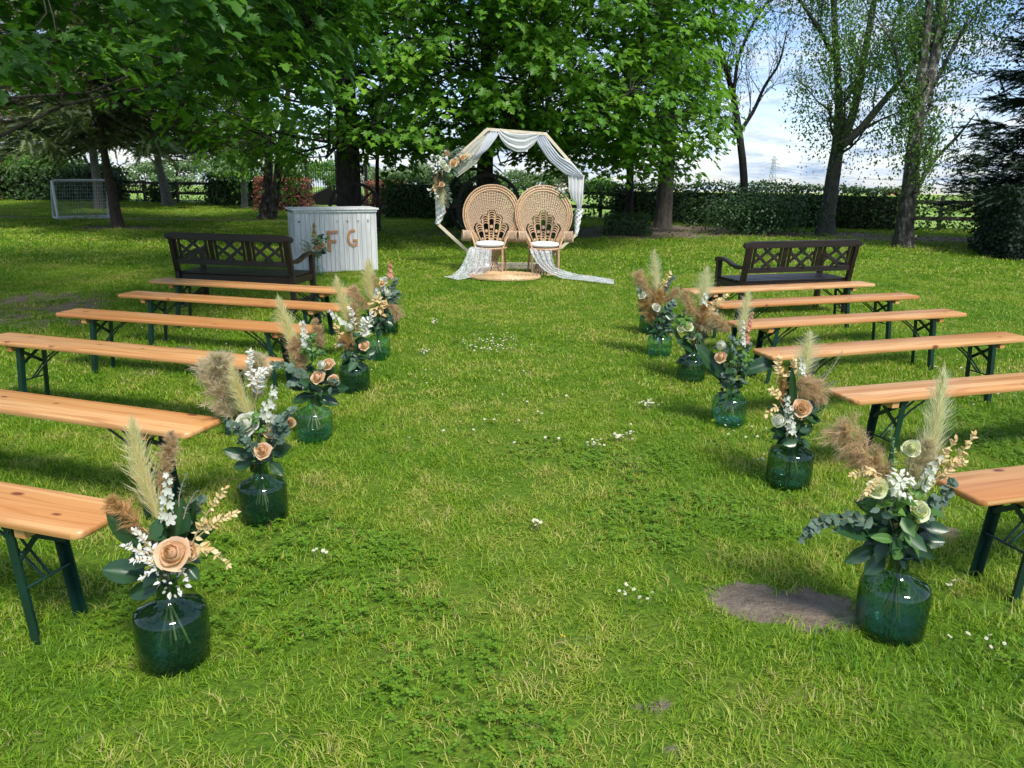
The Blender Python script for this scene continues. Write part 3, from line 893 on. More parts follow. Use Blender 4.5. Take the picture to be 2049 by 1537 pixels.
_hs = [(0.0, 0.0), (0.40, -0.07), (0.27, 0.12), (0.62, 0.36), (0.26, 0.43), (0.33, 0.68), (0.0, 1.0)]
MAPLE_S = fan_leaf(_hs + [(-x, y) for x, y in _hs[-2:0:-1]], 0.09)
OVAL = fan_leaf([(0, 0), (0.26, 0.25), (0.28, 0.55), (0.0, 1.0), (-0.28, 0.55), (-0.26, 0.25)], 0.06)
RHOMB = (np.array([(0, 0, 0), (0.36, 0.42, 0.05), (0, 1, -0.08), (-0.36, 0.42, 0.05)], float), np.array([(0, 1, 2), (0, 2, 3)]))
def _spray(n=13, seed=3, ln=0.27):
    """a flat needle spray: narrow blades either side of a twig"""
    r = np.random.default_rng(seed)
    V, F = [], []
    for k in range(n):
        t = k / (n - 1)
        for s in (-1, 1):
            b = np.array([0, t * 0.9, -0.10 * t * t])
            l = ln * (1 - 0.75 * t) * r.uniform(0.7, 1.15)
            d = np.array([s * r.uniform(0.5, 0.85), r.uniform(0.5, 0.85), r.uniform(-0.4, 0.25)])
            w = np.array([0.0, 0.05, 0])
            i = len(V)
            V += [b - w, b + w, b + d * l]
            F.append((i, i + 1, i + 2))
    i = len(V)
    V += [(-0.015, 0, 0), (0.015, 0, 0), (0, 1.02, -0.12)]
    F.append((i, i + 1, i + 2))
    return np.array(V, float), np.array(F)
SPRAY = _spray()
FLATSPRAY = _spray(7, 5, 0.42)

def leaf_mesh(name, tpl, P, N, T, S, tint, mat, parent):
    V, F = scatter_mesh(tpl, P, N, T, S)
    o = np_mesh(name, V, F, mat, np.repeat(tint, len(tpl[0])), parent)
    o['kind'] = 'stuff'
    return o

def in_view(P, m=60):
    d = P - np.array([0, 0, CAM_H])
    zf = d @ _F
    x = CXP + FPX * (d @ _R) / np.maximum(zf, 0.1)
    y = CYP - FPX * (d @ _U) / np.maximum(zf, 0.1)
    return (zf > 0.5) & (x > -m) & (x < 2049 + m) & (y > -m) & (y < 1537), x, y

# ------------------------------------------------------------------ wood
def limb(rng, a, b, r0, r1, n=7, wob=0.06, sag=0.0):
    """a wavering limb from a to b; returns points, radii"""
    a, b = v3(a), v3(b)
    L = np.linalg.norm(b - a)
    t = np.linspace(0, 1, n)
    P = a + (b - a) * t[:, None]
    w = rng.normal(0, wob * L, (n, 3))
    w[0] = w[-1] = 0
    w = (w + np.roll(w, 1, 0)) / 2
    w[0] = w[-1] = 0
    P = P + w
    P[:, 2] += -sag * L * (t * (1 - t) * 4) * 0.25
    return P, r0 + (r1 - r0) * t ** 0.8

def trunk_tube(mb, pts, rad, n=12, flare=1.5, mat=0):
    P = np.array([v3(p) for p in pts])
    # resample for a smooth stem
    k = 14
    s = np.linspace(0, len(P) - 1, k)
    Q = np.stack([np.interp(s, range(len(P)), P[:, c]) for c in range(3)], 1)
    rr = np.interp(s, range(len(P)), rad)
    Q[1:-1] = (Q[:-2] + 2 * Q[1:-1] + Q[2:]) / 4
    zb = Q[:, 2] - Q[0, 2]
    rr = rr * (1 + (flare - 1) * np.exp(-zb / 0.16))
    mb.tube(Q, rr, n, True, mat=mat)
    return Q

def sprays(rng, centres, outward, n_leaf, rad, size, droop=0.5, up=0.85):
    """rounded tufts of leaves at branch ends: leaves spread on a drooping dish"""
    m = len(centres)
    C = np.repeat(centres, n_leaf, 0)
    O = np.repeat(outward, n_leaf, 0)
    k = len(C)
    ang = rng.uniform(0, 6.283, k)
    q = rad * np.sqrt(rng.uniform(0.02, 1, k))
    H = unit(np.stack([O[:, 0], O[:, 1], np.zeros(k)], 1))
    Sd = np.stack([-H[:, 1], H[:, 0], np.zeros(k)], 1)
    dirv = H * np.cos(ang)[:, None] + Sd * np.sin(ang)[:, None]
    P = C + dirv * q[:, None]
    P[:, 2] += -droop * q ** 2 / max(rad, 1e-6) - 0.30 * rad * (np.cos(ang) * 0.5 + 0.5) * q / rad + rng.normal(0, rad * 0.22, k)
    N = unit(np.array([0, 0, up]) + dirv * rng.uniform(0.1, 0.6, k)[:, None] + H * 0.40 + rng.normal(0, 0.22, (k, 3)))
    T = unit(dirv + H * 0.4 + np.array([0, 0, -0.55]) + rng.normal(0, 0.25, (k, 3)))
    S = size * rng.uniform(0.65, 1.25, k)
    return P, N, T, S

def crown_points(rng, c, r, n, zmin, shell=0.55, zpow=1.0):
    out = []
    while len(out) < n:
        d = rng.normal(0, 1, 3)
        d = d / np.sum(np.abs(d) ** 3.6) ** (1 / 3.6)
        q = rng.uniform(shell, 1.0) ** 0.8
        p = np.array(c) + d * np.array(r) * q
        if p[2] > zmin + 0.25 * abs(rng.normal()):
            out.append(p)
    return np.array(out)

def maple(label, trunk_px, Yt, tw, crown, zmin, n_clump, leaf, mat, bark, seed, view_bias=0.8, group='maples with broad lobed leaves', parts=300, name='maple_tree', trunk_base=None, n_leaf=26, rad=0.40, fork=2.7, thin=None, leads=None):
    rng = np.random.default_rng(seed)
    base = trunk_base if trunk_base is not None else v3(at(*trunk_px, Yt))
    base = np.array([base[0], base[1], 0.0])
    t = thing(name, label, 'tree', base.tolist(), 0, group)
    c, r = np.array(crown[0]), np.array(crown[1])
    mb = MB()
    zt = c[2] + r[2] * 0.6
    lean = (c - base) * np.array([0.15, 0.15, 0])
    st = np.array([[0, 0, -0.15], [0.02, 0.0, 0.6], [0.04, 0.05, fork], lean * 0.6 + [0, 0, (fork + zt) / 2], lean + [0, 0, zt]])
    Q = trunk_tube(mb, st, [tw * 0.55, tw * 0.5, tw * 0.42, tw * 0.28, tw * 0.06], 14, 1.45)
    # clumps of foliage, most of them where they can be seen
    P0 = crown_points(rng, c, r, n_clump * 4, zmin)
    ok, x, y = in_view(P0, 120)
    idx = np.concatenate([np.where(ok)[0], np.where(~ok)[0]])
    if thin:
        drop = ok & (x < thin[0]) & (rng.uniform(0, 1, len(ok)) < thin[1])
        P0, ok = P0[~drop], ok[~drop]
    n1 = min(int(n_clump * view_bias), int(ok.sum()))
    n2 = min(n_clump - n1, int((~ok).sum()))
    P0 = np.concatenate([P0[ok][:n1], P0[~ok][:n2]])
    vis = np.concatenate([np.ones(n1, bool), np.zeros(n2, bool)])
    out = unit(P0 - c)
    # limbs that carry them
    ends = P0 - base
    k = leads or max(8, len(P0) // 7)
    lead = rng.choice(len(P0), k, replace=False)
    mains = []
    for i in lead:
        e = ends[i]
        zs = np.clip(e[2] * rng.uniform(0.6, 0.95), fork, zt * 0.9)
        j = int(np.argmin(np.abs(Q[:, 2] - zs)))
        L = np.linalg.norm(e - Q[j])
        pts, rr = limb(rng, Q[j], e, min(0.038, 0.014 + 0.005 * L), 0.006, 8, 0.05, 0.5)
        mb.tube(pts, rr, 6, True)
        mains.append(pts)
    allp = np.concatenate(mains)
    for i in range(len(P0)):
        if i in lead or not vis[i]:
            continue
        e = ends[i]
        d = np.linalg.norm(allp - e, axis=1) + 0.6 * np.maximum(0, allp[:, 2] - e[2])
        a = allp[int(np.argmin(d))]
        if np.linalg.norm(a - e) < (1.6 if leads else 3.0):
            pts, rr = limb(rng, a, e, 0.012, 0.004, 5, 0.08, 0.4)
            mb.tube(pts, rr, 4, False)
    mb.build('trunk', bark, t, smooth=True)
    nl = np.where(vis, n_leaf, max(5, n_leaf // 2))
    A = sprays(rng, P0[vis] - base, out[vis], n_leaf, rad, leaf)
    B = sprays(rng, P0[~vis] - base, out[~vis], max(5, n_leaf // 2), rad * 1.6, leaf * 2.0)
    Pv, Nv, Tv, Sv = [np.concatenate([a, b]) for a, b in zip(A, B)]
    ctint = np.concatenate([np.repeat(rng.beta(1.1, 1.6, vis.sum()) * 0.85, n_leaf), np.repeat(rng.uniform(0, 0.6, (~vis).sum()), max(5, n_leaf // 2))])
    tint = np.clip(ctint + rng.uniform(0, 0.35, len(Pv)), 0, 1)
    # crown mesh first, then its largest leaves as pieces of it
    ok, _, _ = in_view(Pv + base, 0)
    dist = np.linalg.norm(Pv + base - np.array([0, 0, CAM_H]), axis=1) / Sv
    dist[~ok] = 1e9
    order = np.argsort(dist)[:parts]
    rest = np.ones(len(Pv), bool)
    rest[order] = False
    crown_o = leaf_mesh('crown', MAPLE_S, Pv[rest], Nv[rest], Tv[rest], Sv[rest], tint[rest], mat, t)
    if parts:
        leaf_parts_at(MAPLE, Pv[order], Nv[order], Tv[order], Sv[order], tint[order], mat, crown_o)
    return t

def leaf_parts_at(tpl, P, N, T, S, tint, mat, parent):
    shared = []
    for t in (0.15, 0.35, 0.5, 0.65, 0.85):
        me = bpy.data.meshes.new('leaf')
        me.from_pydata(tpl[0].tolist(), [], tpl[1].tolist())
        a = me.attributes.new('tint', 'FLOAT', 'POINT')
        a.data.foreach_set('value', np.full(len(tpl[0]), t, dtype=np.float32))
        me.materials.append(mat)
        shared.append(me)
    Fm = frames(N, T)
    for j in range(len(P)):
        o = bpy.data.objects.new('leaf', shared[int(np.clip(tint[j] * 5, 0, 4))])
        o.matrix_basis = Matrix.Translation(P[j].tolist()) @ Matrix(Fm[j].tolist()).to_4x4() @ Matrix.Scale(float(S[j]), 4)
        link(o, parent)

# ---- the three big maples behind the arch and the one whose branches reach in overhead
maple('broad green maple with a thick dark trunk behind the white counter', (700, 465), 19.6, 0.62, ((-3.5, 18.2, 5.2), (4.6, 4.8, 3.7)), 1.72, 660, 0.145, M['maple'], M['bark_dark'], 11)
maple('bright green maple standing behind the draped arch', (968, 460), 20.6, 0.46, ((0.3, 18.4, 5.3), (4.0, 4.8, 3.6)), 1.85, 590, 0.145, M['maple'], M['bark_dark'], 12)
maple('maple with a thick grey trunk beside the low clipped box bush', (1325, 456), 22.4, 0.46, ((2.5, 20.4, 4.7), (2.75, 3.9, 3.4)), 1.45, 480, 0.15, M['maple'], M['bark'], 13)
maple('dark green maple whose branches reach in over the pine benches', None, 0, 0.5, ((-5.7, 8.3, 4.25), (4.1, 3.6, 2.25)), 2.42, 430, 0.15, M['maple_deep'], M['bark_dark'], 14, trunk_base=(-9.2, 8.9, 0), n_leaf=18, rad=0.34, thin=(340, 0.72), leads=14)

# ------------------------------------------------------------------ sparse trees with open branches (birches and their kind)
def branchy(rng, mb, P, Rr, level, twigs, L, spread=0.7, up=0.35, n_child=5, t0=0.25):
    """side branches off a limb given by points P and radii Rr"""
    for k in range(n_child):
        f = rng.uniform(t0, 0.98)
        i = f * (len(P) - 1)
        j = int(i)
        a = P[j] + (P[min(j + 1, len(P) - 1)] - P[j]) * (i - j)
        r0 = Rr[j] * 0.55
        d = unit(P[min(j + 1, len(P) - 1)] - P[max(j - 1, 0)])
        side = unit(np.cross(d, rng.normal(0, 1, 3)))
        dirv = unit(d * 0.55 + side * spread + np.array([0, 0, up]))
        l = L * rng.uniform(0.6, 1.15) * (1.15 - 0.5 * f)
        pts, rr = limb(rng, a, a + dirv * l, max(r0, 0.006), max(r0 * 0.2, 0.003), 7, 0.07, -0.25)
        mb.tube(pts, rr, 5 if level < 2 else 3, False)
        if level >= 2:
            twigs.append(pts)
        else:
            branchy(rng, mb, pts, rr, level + 1, twigs, L * 0.52, spread, up * (0.6 if level else 1), n_child, 0.2)

def open_tree(name, label, stems, mat, bark, seed, leaves_per_twig, leaf, L=2.0, n_child=5, hang=0.25, tpl=OVAL, group=None, flare=1.45, up=0.35, jit=0.16):
    """stems: list of (list of points, list of radii); the first starts on the ground"""
    rng = np.random.default_rng(seed)
    base = v3(stems[0][0][0])
    t = thing(name, label, 'tree', base.tolist(), 0, group)
    mb = MB()
    twigs = []
    for s, (pts, rad) in enumerate(stems):
        P = np.array([v3(p) for p in pts]) - base
        if s == 0:
            P[0][2] = -0.1
        Q = trunk_tube(mb, P, rad, 12, flare if s == 0 else 1.0)
        rr = np.interp(np.linspace(0, len(rad) - 1, len(Q)), range(len(rad)), rad)
        branchy(rng, mb, Q, rr * 0.5, 1, twigs, L, n_child=n_child + (2 if s else 1), t0=0.30 if s == 0 else 0.1, up=up)
    mb.build('trunk', bark, t, smooth=True)
    if leaves_per_twig:
        TP = []
        for pts in twigs:
            n = rng.poisson(leaves_per_twig)
            if n:
                f = rng.uniform(0.1, 1, n) * (len(pts) - 1)
                j = np.minimum(f.astype(int), len(pts) - 2)
                TP.append(pts[j] + (pts[j + 1] - pts[j]) * (f - j)[:, None])
        Pv = np.concatenate(TP)
        Pv = Pv + rng.normal(0, jit * 0.5, Pv.shape)
        Pv[:, 2] -= np.abs(rng.normal(0, hang, len(Pv)))
        N = unit(rng.normal(0, 1, Pv.shape) + np.array([0, -0.3, 0.6]))
        T = unit(rng.normal(0, 0.5, Pv.shape) + np.array([0, 0, -1.0]))
        leaf_mesh('crown', tpl, Pv, N, T, leaf * rng.uniform(0.6, 1.3, len(Pv)), rng.uniform(0, 1, len(Pv)), mat, t)
    return t

A_ = lambda pts, Y: [at(x, y, Y) for x, y in pts]
# silver birch by the clipped hedge corner
Yb = 17.3
open_tree('birch_tree', 'silver birch with rough black and white bark beside the dark hedge block',
          [(A_([(1805, 497), (1818, 400), (1828, 300), (1840, 205), (1848, 110), (1862, 0), (1872, -160)], Yb), [0.19, 0.165, 0.15, 0.13, 0.09, 0.075, 0.04]),
           (A_([(1842, 205), (1868, 130), (1880, 60), (1890, -60), (1900, -220)], Yb), [0.13, 0.11, 0.10, 0.08, 0.03]),
           (A_([(1832, 385), (1845, 360), (1868, 320), (1915, 275), (1950, 230)], Yb - 0.2), [0.05, 0.045, 0.04, 0.03, 0.012]),
           (A_([(1858, 190), (1885, 140), (1920, 70), (1960, 20)], Yb + 0.3), [0.05, 0.045, 0.035, 0.015]),
           (A_([(1832, 215), (1805, 160), (1790, 90), (1750, 30)], Yb + 0.2), [0.05, 0.04, 0.03, 0.012])],
          M['birch'], M['bark_birch'], 31, 46, 0.066, 1.7, 6, 0.5, group='open birches along the hedge')
Yj = 20.5
open_tree('ash_tree', 'smooth grey tree forking into three ivy stems beside the hedge',
          [(A_([(1650, 472), (1660, 400), (1670, 330), (1678, 290), (1680, 200), (1672, 100), (1668, 0), (1664, -160)], Yj), [0.21, 0.185, 0.175, 0.145, 0.09, 0.08, 0.07, 0.03]),
           (A_([(1682, 290), (1705, 240), (1722, 160), (1735, 80), (1750, 0), (1770, -140)], Yj), [0.12, 0.105, 0.09, 0.08, 0.07, 0.025]),
           (A_([(1684, 292), (1720, 262), (1760, 212), (1800, 165), (1825, 130), (1850, 90)], Yj - 0.3), [0.11, 0.10, 0.085, 0.06, 0.045, 0.02]),
           (A_([(1672, 120), (1640, 60), (1600, 0), (1580, -40)], Yj + 0.3), [0.06, 0.05, 0.04, 0.02])],
          M['birch'], M['bark_ash'], 32, 62, 0.07, 2.1, 7, 0.6, group='open birches along the hedge')
Yk = 22.0
open_tree('cherry_tree', 'thin dark tree with almost bare twigs rising behind the rounded shrub',
          [(A_([(1491, 462), (1490, 400), (1488, 330), (1478, 260), (1468, 190), (1450, 130), (1432, 60), (1420, -40)], Yk), [0.115, 0.11, 0.105, 0.095, 0.08, 0.06, 0.05, 0.02]),
           (A_([(1480, 265), (1510, 220), (1530, 170), (1560, 130), (1575, 60)], Yk), [0.06, 0.05, 0.04, 0.03, 0.012]),
           (A_([(1468, 190), (1475, 120), (1500, 60), (1530, 10), (1570, -30)], Yk - 0.3), [0.05, 0.045, 0.035, 0.03, 0.015]),
           (A_([(1484, 280), (1440, 235), (1420, 200), (1400, 190)], Yk), [0.04, 0.03, 0.02, 0.01])],
          M['birch'], M['bark_dark'], 33, 3.0, 0.05, 1.9, 9, 0.15)
# larch-like tree with hanging twigs, between the arch and the box bush
Yl = 24.0
open_tree('larch_tree', 'slim dark larch with hanging twigs just beyond the box bush',
          [(A_([(1259, 447), (1260, 380), (1262, 300), (1258, 200), (1250, 100), (1245, -40)], Yl), [0.125, 0.115, 0.11, 0.10, 0.08, 0.04]),
           (A_([(1262, 270), (1200, 262), (1150, 280), (1110, 300)], Yl), [0.04, 0.035, 0.02, 0.01]),
           (A_([(1262, 240), (1320, 190), (1350, 160), (1390, 150)], Yl), [0.04, 0.035, 0.02, 0.01])],
          M['spruce'], M['bark_dark'], 34, 22, 0.15, 1.9, 6, 0.5, tpl=SPRAY, up=0.1)
# small-leaved twin-stemmed birch, left of the copper beech block
Ye = 24.0
open_tree('birch_tree', 'twin stemmed birch with white and black bark beside the copper beech block',
          [(A_([(528, 439), (532, 400), (537, 350), (538, 300), (534, 200), (525, 60)], Ye), [0.17, 0.15, 0.135, 0.12, 0.08, 0.03]),
           (A_([(545, 436), (550, 400), (556, 350), (560, 300), (575, 200), (590, 60)], Ye - 0.15), [0.15, 0.135, 0.12, 0.105, 0.07, 0.03])],
          M['lime'], M['bark_birch'], 35, 42, 0.13, 1.9, 6, 0.5, tpl=OVAL, group='open birches along the hedge', flare=1.7)
open_tree('lime_tree', 'slim grey trunked tree with heart shaped leaves near the twin birch',
          [(A_([(490, 417), (488, 380), (486, 330), (480, 230), (470, 60)], 29.5), [0.125, 0.11, 0.105, 0.08, 0.03])],
          M['lime'], M['bark_grey'], 36, 40, 0.16, 2.4, 7, 0.5, tpl=OVAL)
open_tree('maple_sapling', 'thin straight sapling beside the wagon wheel at the counter',
          [(A_([(757, 462), (756, 400), (754, 340), (758, 260), (762, 120)], 20.0), [0.06, 0.052, 0.048, 0.04, 0.015])],
          M['maple_deep'], M['bark_dark'], 37, 10, 0.15, 1.2, 4, 0.25, tpl=MAPLE)

# ------------------------------------------------------------------ conifers
def conifer(name, label, base, tw, z0, ztop, reach, mat, bark, seed, whorls=16, per=7, spray=0.5, droop=0.25, tpl=SPRAY, trunk_pts=None, tint_hi=1.0, group=None, sub=9, up=0.12):
    rng = np.random.default_rng(seed)
    base = np.array([base[0], base[1], 0.0])
    t = thing(name, label, 'tree', base.tolist(), 0, group)
    mb = MB()
    st = np.array(trunk_pts) if trunk_pts is not None else np.array([[0, 0, -0.15], [0, 0, ztop * 0.3], [0.03, 0, ztop * 0.6], [0, 0.02, ztop]])
    Q = trunk_tube(mb, st, np.linspace(tw, tw * 0.12, len(st)), 12, 1.4)
    P, N, T, S, C = [], [], [], [], []
    for w in range(whorls):
        f = w / (whorls - 1)
        z = z0 + (ztop - z0) * f
        rl = reach * (1 - 0.85 * f) + 0.25
        cx_, cy_ = np.interp(z, Q[:, 2], Q[:, 0]), np.interp(z, Q[:, 2], Q[:, 1])
        a0 = rng.uniform(0, 6.283)
        for k in range(per):
            a = a0 + k * 6.283 / per + rng.normal(0, 0.18)
            l = rl * rng.uniform(0.7, 1.1)
            hd = np.array([math.cos(a), math.sin(a), 0])
            s = np.array([cx_, cy_, z + rng.normal(0, 0.12)])
            e = s + hd * l + np.array([0, 0, up * l])
            pts, rr = limb(rng, s, e, 0.035 * (1 - 0.6 * f) + 0.006, 0.006, 8, 0.02, droop * 3)
            pts[:, 2] -= droop * l * np.linspace(0, 1, 8) ** 1.6
            mb.tube(pts, rr, 4, False)
            sd = np.array([-hd[1], hd[0], 0])
            for q in range(max(3, int(sub * (0.6 if z > 5.6 else 1.0) * l / reach))):
                ff = rng.uniform(0.15, 1.0)
                j = min(int(ff * 7), 6)
                p = pts[j] + (pts[j + 1] - pts[j]) * (ff * 7 - j)
                sg = rng.choice([-1, 1])
                for m_ in range(3):
                    d = unit(hd * rng.uniform(0.5, 1.2) + sd * sg * rng.uniform(0.1, 0.9) + np.array([0, 0, rng.uniform(-0.55, 0.1)]))
                    off = d * spray * m_ * 0.55
                    P.append(p + off + rng.normal(0, 0.03, 3))
                    N.append(unit(np.array([0, 0, 1.0]) + rng.normal(0, 0.35, 3)))
                    T.append(d)
                    S.append(spray * rng.uniform(0.7, 1.25))
                    C.append(rng.uniform(0, tint_hi))
    mb.build('trunk', bark, t, smooth=True)
    P, N, T, S, C = [np.array(q) for q in (P, N, T, S, C)]
    ok, _, _ = in_view(P + base, 40)
    keep = ok | (rng.uniform(0, 1, len(P)) < 0.22)
    S = np.where(ok, S, S * 2.0)
    leaf_mesh('crown', tpl, P[keep], N[keep], T[keep], S[keep], C[keep], mat, t)
    return t

conifer('spruce_tree', 'spruce with a bare reddish brown trunk nearest the goal', on_ground(237, 455), 0.155, 2.65, 9.0, 3.3, M['spruce'], M['bark_fir'], 41, 15, 9, 0.40, 0.26, trunk_pts=[[0, 0, -0.15], [-0.05, 0, 0.8], [-0.13, 0, 1.8], [-0.16, 0, 4], [-0.1, 0, 9]], group='conifers by the goal', sub=62)
conifer('pine_tree', 'grey trunked conifer standing behind the goal', on_ground(201, 418), 0.165, 3.3, 10.0, 3.6, M['dusky'], M['bark_grey'], 42, 13, 8, 0.48, 0.15, group='conifers by the goal', tint_hi=0.75, sub=56)
conifer('cedar_tree', 'grey trunked conifer with a low side limb beyond the spruce', on_ground(337, 412), 0.23, 3.1, 10.0, 4.2, M['spruce'], M['bark_grey'], 43, 15, 9, 0.50, 0.25, trunk_pts=[[0, 0, -0.15], [-0.06, 0, 0.6], [-0.22, 0, 1.6], [-0.3, 0, 4], [-0.2, 0, 10]], group='conifers by the goal', sub=56)
conifer('larch_tree', 'pinkish brown tipped conifer at the edge of the goal lawn', (-15.6, 21.5), 0.2, 2.7, 10.0, 4.3, M['dusky'], M['bark_fir'], 44, 14, 8, 0.42, 0.10, group='conifers by the goal', sub=56)
conifer('yew_tree', 'tall almost black conifer over the dark hedge block', (12.35, 16.4), 0.3, 1.45, 12.5, 2.75, M['yew'], M['bark_dark'], 45, 26, 12, 0.36, 0.22, tpl=SPRAY, sub=60)
# ------------------------------------------------------------------ hedges and bushes
def hedge(name, label, a, b, thick, h, mat, dens, leaf, seed, rough=0.07, z0=0.0, tpl=RHOMB, core=True, cat='hedge', top=None, group=None, light_top=0.0, holes=0.0):
    """clipped hedge from a to b: a solid dark core added to block light and leaves over every face"""
    rng = np.random.default_rng(seed)
    a, b = np.array(a[:2], float), np.array(b[:2], float)
    L = np.linalg.norm(b - a)
    d = (b - a) / L
    nrm = np.array([-d[1], d[0]])
    t = thing(name, label, cat, (*((a + b) / 2), 0.0), math.atan2(d[1], d[0]), group)
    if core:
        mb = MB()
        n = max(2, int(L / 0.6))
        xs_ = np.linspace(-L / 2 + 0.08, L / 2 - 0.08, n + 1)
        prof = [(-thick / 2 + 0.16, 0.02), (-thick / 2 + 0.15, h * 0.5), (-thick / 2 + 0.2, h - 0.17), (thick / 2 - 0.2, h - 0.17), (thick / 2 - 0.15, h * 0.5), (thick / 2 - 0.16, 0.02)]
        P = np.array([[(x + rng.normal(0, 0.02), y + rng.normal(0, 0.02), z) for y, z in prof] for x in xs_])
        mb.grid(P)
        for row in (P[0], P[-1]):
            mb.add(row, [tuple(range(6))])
        mb.build('light_block_core', M['core'], t)  # solid dark box added inside the leaves to block light
    areas = [L * h, L * h, L * thick, thick * h, thick * h]
    n = int(sum(areas) * dens)
    f = rng.choice(5, n, p=np.array(areas) / sum(areas))
    u, v = rng.uniform(-0.5, 0.5, n), rng.uniform(0, 1, n)
    P = np.zeros((n, 3))
    N = np.zeros((n, 3))
    for k in range(5):
        s = f == k
        if k < 2:
            sg = -1 if k == 0 else 1
            P[s] = np.stack([u[s] * L, np.full(s.sum(), sg * thick / 2), z0 + v[s] * (h - z0)], 1)
            N[s] = (0, sg, 0.25)
        elif k == 2:
            P[s] = np.stack([u[s] * L, (v[s] - 0.5) * thick, np.full(s.sum(), h)], 1)
            N[s] = (0, 0, 1)
        else:
            sg = -1 if k == 3 else 1
            P[s] = np.stack([np.full(s.sum(), sg * L / 2), u[s] * thick, z0 + v[s] * (h - z0)], 1)
            N[s] = (sg, 0, 0.25)
    bulge = vnoise(P[:, 0] * 2.6 + P[:, 1] * 3, P[:, 2] * 3.4 + P[:, 1] * 2, seed)
    P += unit(N) * (bulge * rough + rng.normal(0, rough * 0.8, n))[:, None]
    P += rng.normal(0, 0.015, P.shape)
    if top is not None:
        P[:, 2] += top * np.maximum(0, vnoise(P[:, 0] * 1.7, P[:, 0] * 0 + seed, seed + 1)) * (f == 2)
    if holes:
        k = vnoise(P[:, 0] * 3.3, P[:, 2] * 4, seed + 7) > -holes
        P, N, f = P[k], N[k], f[k]
        n = len(P)
    N = unit(N + rng.normal(0, 0.55, P.shape))
    T = unit(rng.normal(0, 0.6, P.shape) + np.array([0, 0, 0.35]))
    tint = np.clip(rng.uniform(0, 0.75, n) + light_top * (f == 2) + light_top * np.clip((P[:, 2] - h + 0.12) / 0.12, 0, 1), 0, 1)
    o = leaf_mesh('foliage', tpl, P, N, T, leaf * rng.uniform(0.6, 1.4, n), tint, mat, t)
    return t

def bush(name, label, c, r, mat, n, leaf, seed, tpl=RHOMB, lumps=9, cat='shrub', z_low=0.05, group=None):
    """rounded shrub: lumps of leaves round twiggy stems"""
    rng = np.random.default_rng(seed)
    t = thing(name, label, cat, (c[0], c[1], 0.0), 0, group)
    r = np.array(r, float)
    mb = MB()
    cs = []
    for k in range(lumps):
        d = rng.normal(0, 0.5, 3)
        cs.append(np.array([d[0] * r[0], d[1] * r[1], np.clip(r[2] * (0.5 + 0.22 * d[2]), 0.12, None)]))
    cs = np.array(cs)
    for q in cs:
        for s in range(3):
            pts, rr = limb(rng, (q[0] * 0.25, q[1] * 0.25, -0.02), q + rng.normal(0, 0.12, 3) * r, 0.016, 0.004, 6, 0.05, -0.3)
            mb.tube(pts, rr, 4, False)
    mb.build('stem', M['bark_dark'], t, smooth=True)
    k = rng.integers(0, lumps, n)
    d = unit(rng.normal(0, 1, (n, 3)))
    q = rng.uniform(0.45, 1.0, n) ** 0.6
    lr = r * rng.uniform(0.38, 0.55, lumps)[:, None]
    P = cs[k] + d * lr[k] * q[:, None]
    P[:, 2] = np.abs(P[:, 2] - z_low) + z_low
    N = unit(d + np.array([0, 0, 0.5]) + rng.normal(0, 0.5, P.shape))
    T = unit(rng.normal(0, 0.7, P.shape) + d * 0.6)
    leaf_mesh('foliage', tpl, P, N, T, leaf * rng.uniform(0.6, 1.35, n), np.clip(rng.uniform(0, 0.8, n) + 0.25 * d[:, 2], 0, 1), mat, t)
    return t

G2 = lambda x, y: on_ground(x, y)
# clipped hedge along the right boundary
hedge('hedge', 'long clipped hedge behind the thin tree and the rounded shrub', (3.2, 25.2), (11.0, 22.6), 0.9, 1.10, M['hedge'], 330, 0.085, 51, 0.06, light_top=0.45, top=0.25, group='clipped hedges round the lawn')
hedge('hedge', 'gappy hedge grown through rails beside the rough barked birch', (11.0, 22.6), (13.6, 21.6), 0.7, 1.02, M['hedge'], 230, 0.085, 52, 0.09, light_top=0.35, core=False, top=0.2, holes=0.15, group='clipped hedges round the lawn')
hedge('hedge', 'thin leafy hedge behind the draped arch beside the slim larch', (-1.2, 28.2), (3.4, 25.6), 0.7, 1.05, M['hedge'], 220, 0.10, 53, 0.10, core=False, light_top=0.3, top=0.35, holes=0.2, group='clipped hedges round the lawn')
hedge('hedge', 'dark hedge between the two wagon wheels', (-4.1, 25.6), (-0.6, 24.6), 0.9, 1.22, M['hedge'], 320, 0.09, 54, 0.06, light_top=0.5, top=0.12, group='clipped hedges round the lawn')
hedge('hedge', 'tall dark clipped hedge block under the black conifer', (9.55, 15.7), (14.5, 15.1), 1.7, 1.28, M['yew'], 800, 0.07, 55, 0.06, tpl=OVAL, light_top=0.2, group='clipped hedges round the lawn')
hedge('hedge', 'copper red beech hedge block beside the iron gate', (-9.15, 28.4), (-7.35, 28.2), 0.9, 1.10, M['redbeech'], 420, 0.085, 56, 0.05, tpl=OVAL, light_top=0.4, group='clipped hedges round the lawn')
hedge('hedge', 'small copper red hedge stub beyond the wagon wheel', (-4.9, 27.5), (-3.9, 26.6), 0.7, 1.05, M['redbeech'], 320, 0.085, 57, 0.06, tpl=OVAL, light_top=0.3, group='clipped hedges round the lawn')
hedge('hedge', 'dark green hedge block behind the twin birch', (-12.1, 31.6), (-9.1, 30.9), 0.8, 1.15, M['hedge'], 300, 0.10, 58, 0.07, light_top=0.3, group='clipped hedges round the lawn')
hedge('hedge', 'patchy green and rusty hedge along the low rail fence', (-17.0, 34.0), (-12.0, 32.4), 0.6, 0.72, M['browntwig'], 240, 0.08, 59, 0.12, core=False, top=0.3, holes=0.1, group='clipped hedges round the lawn')
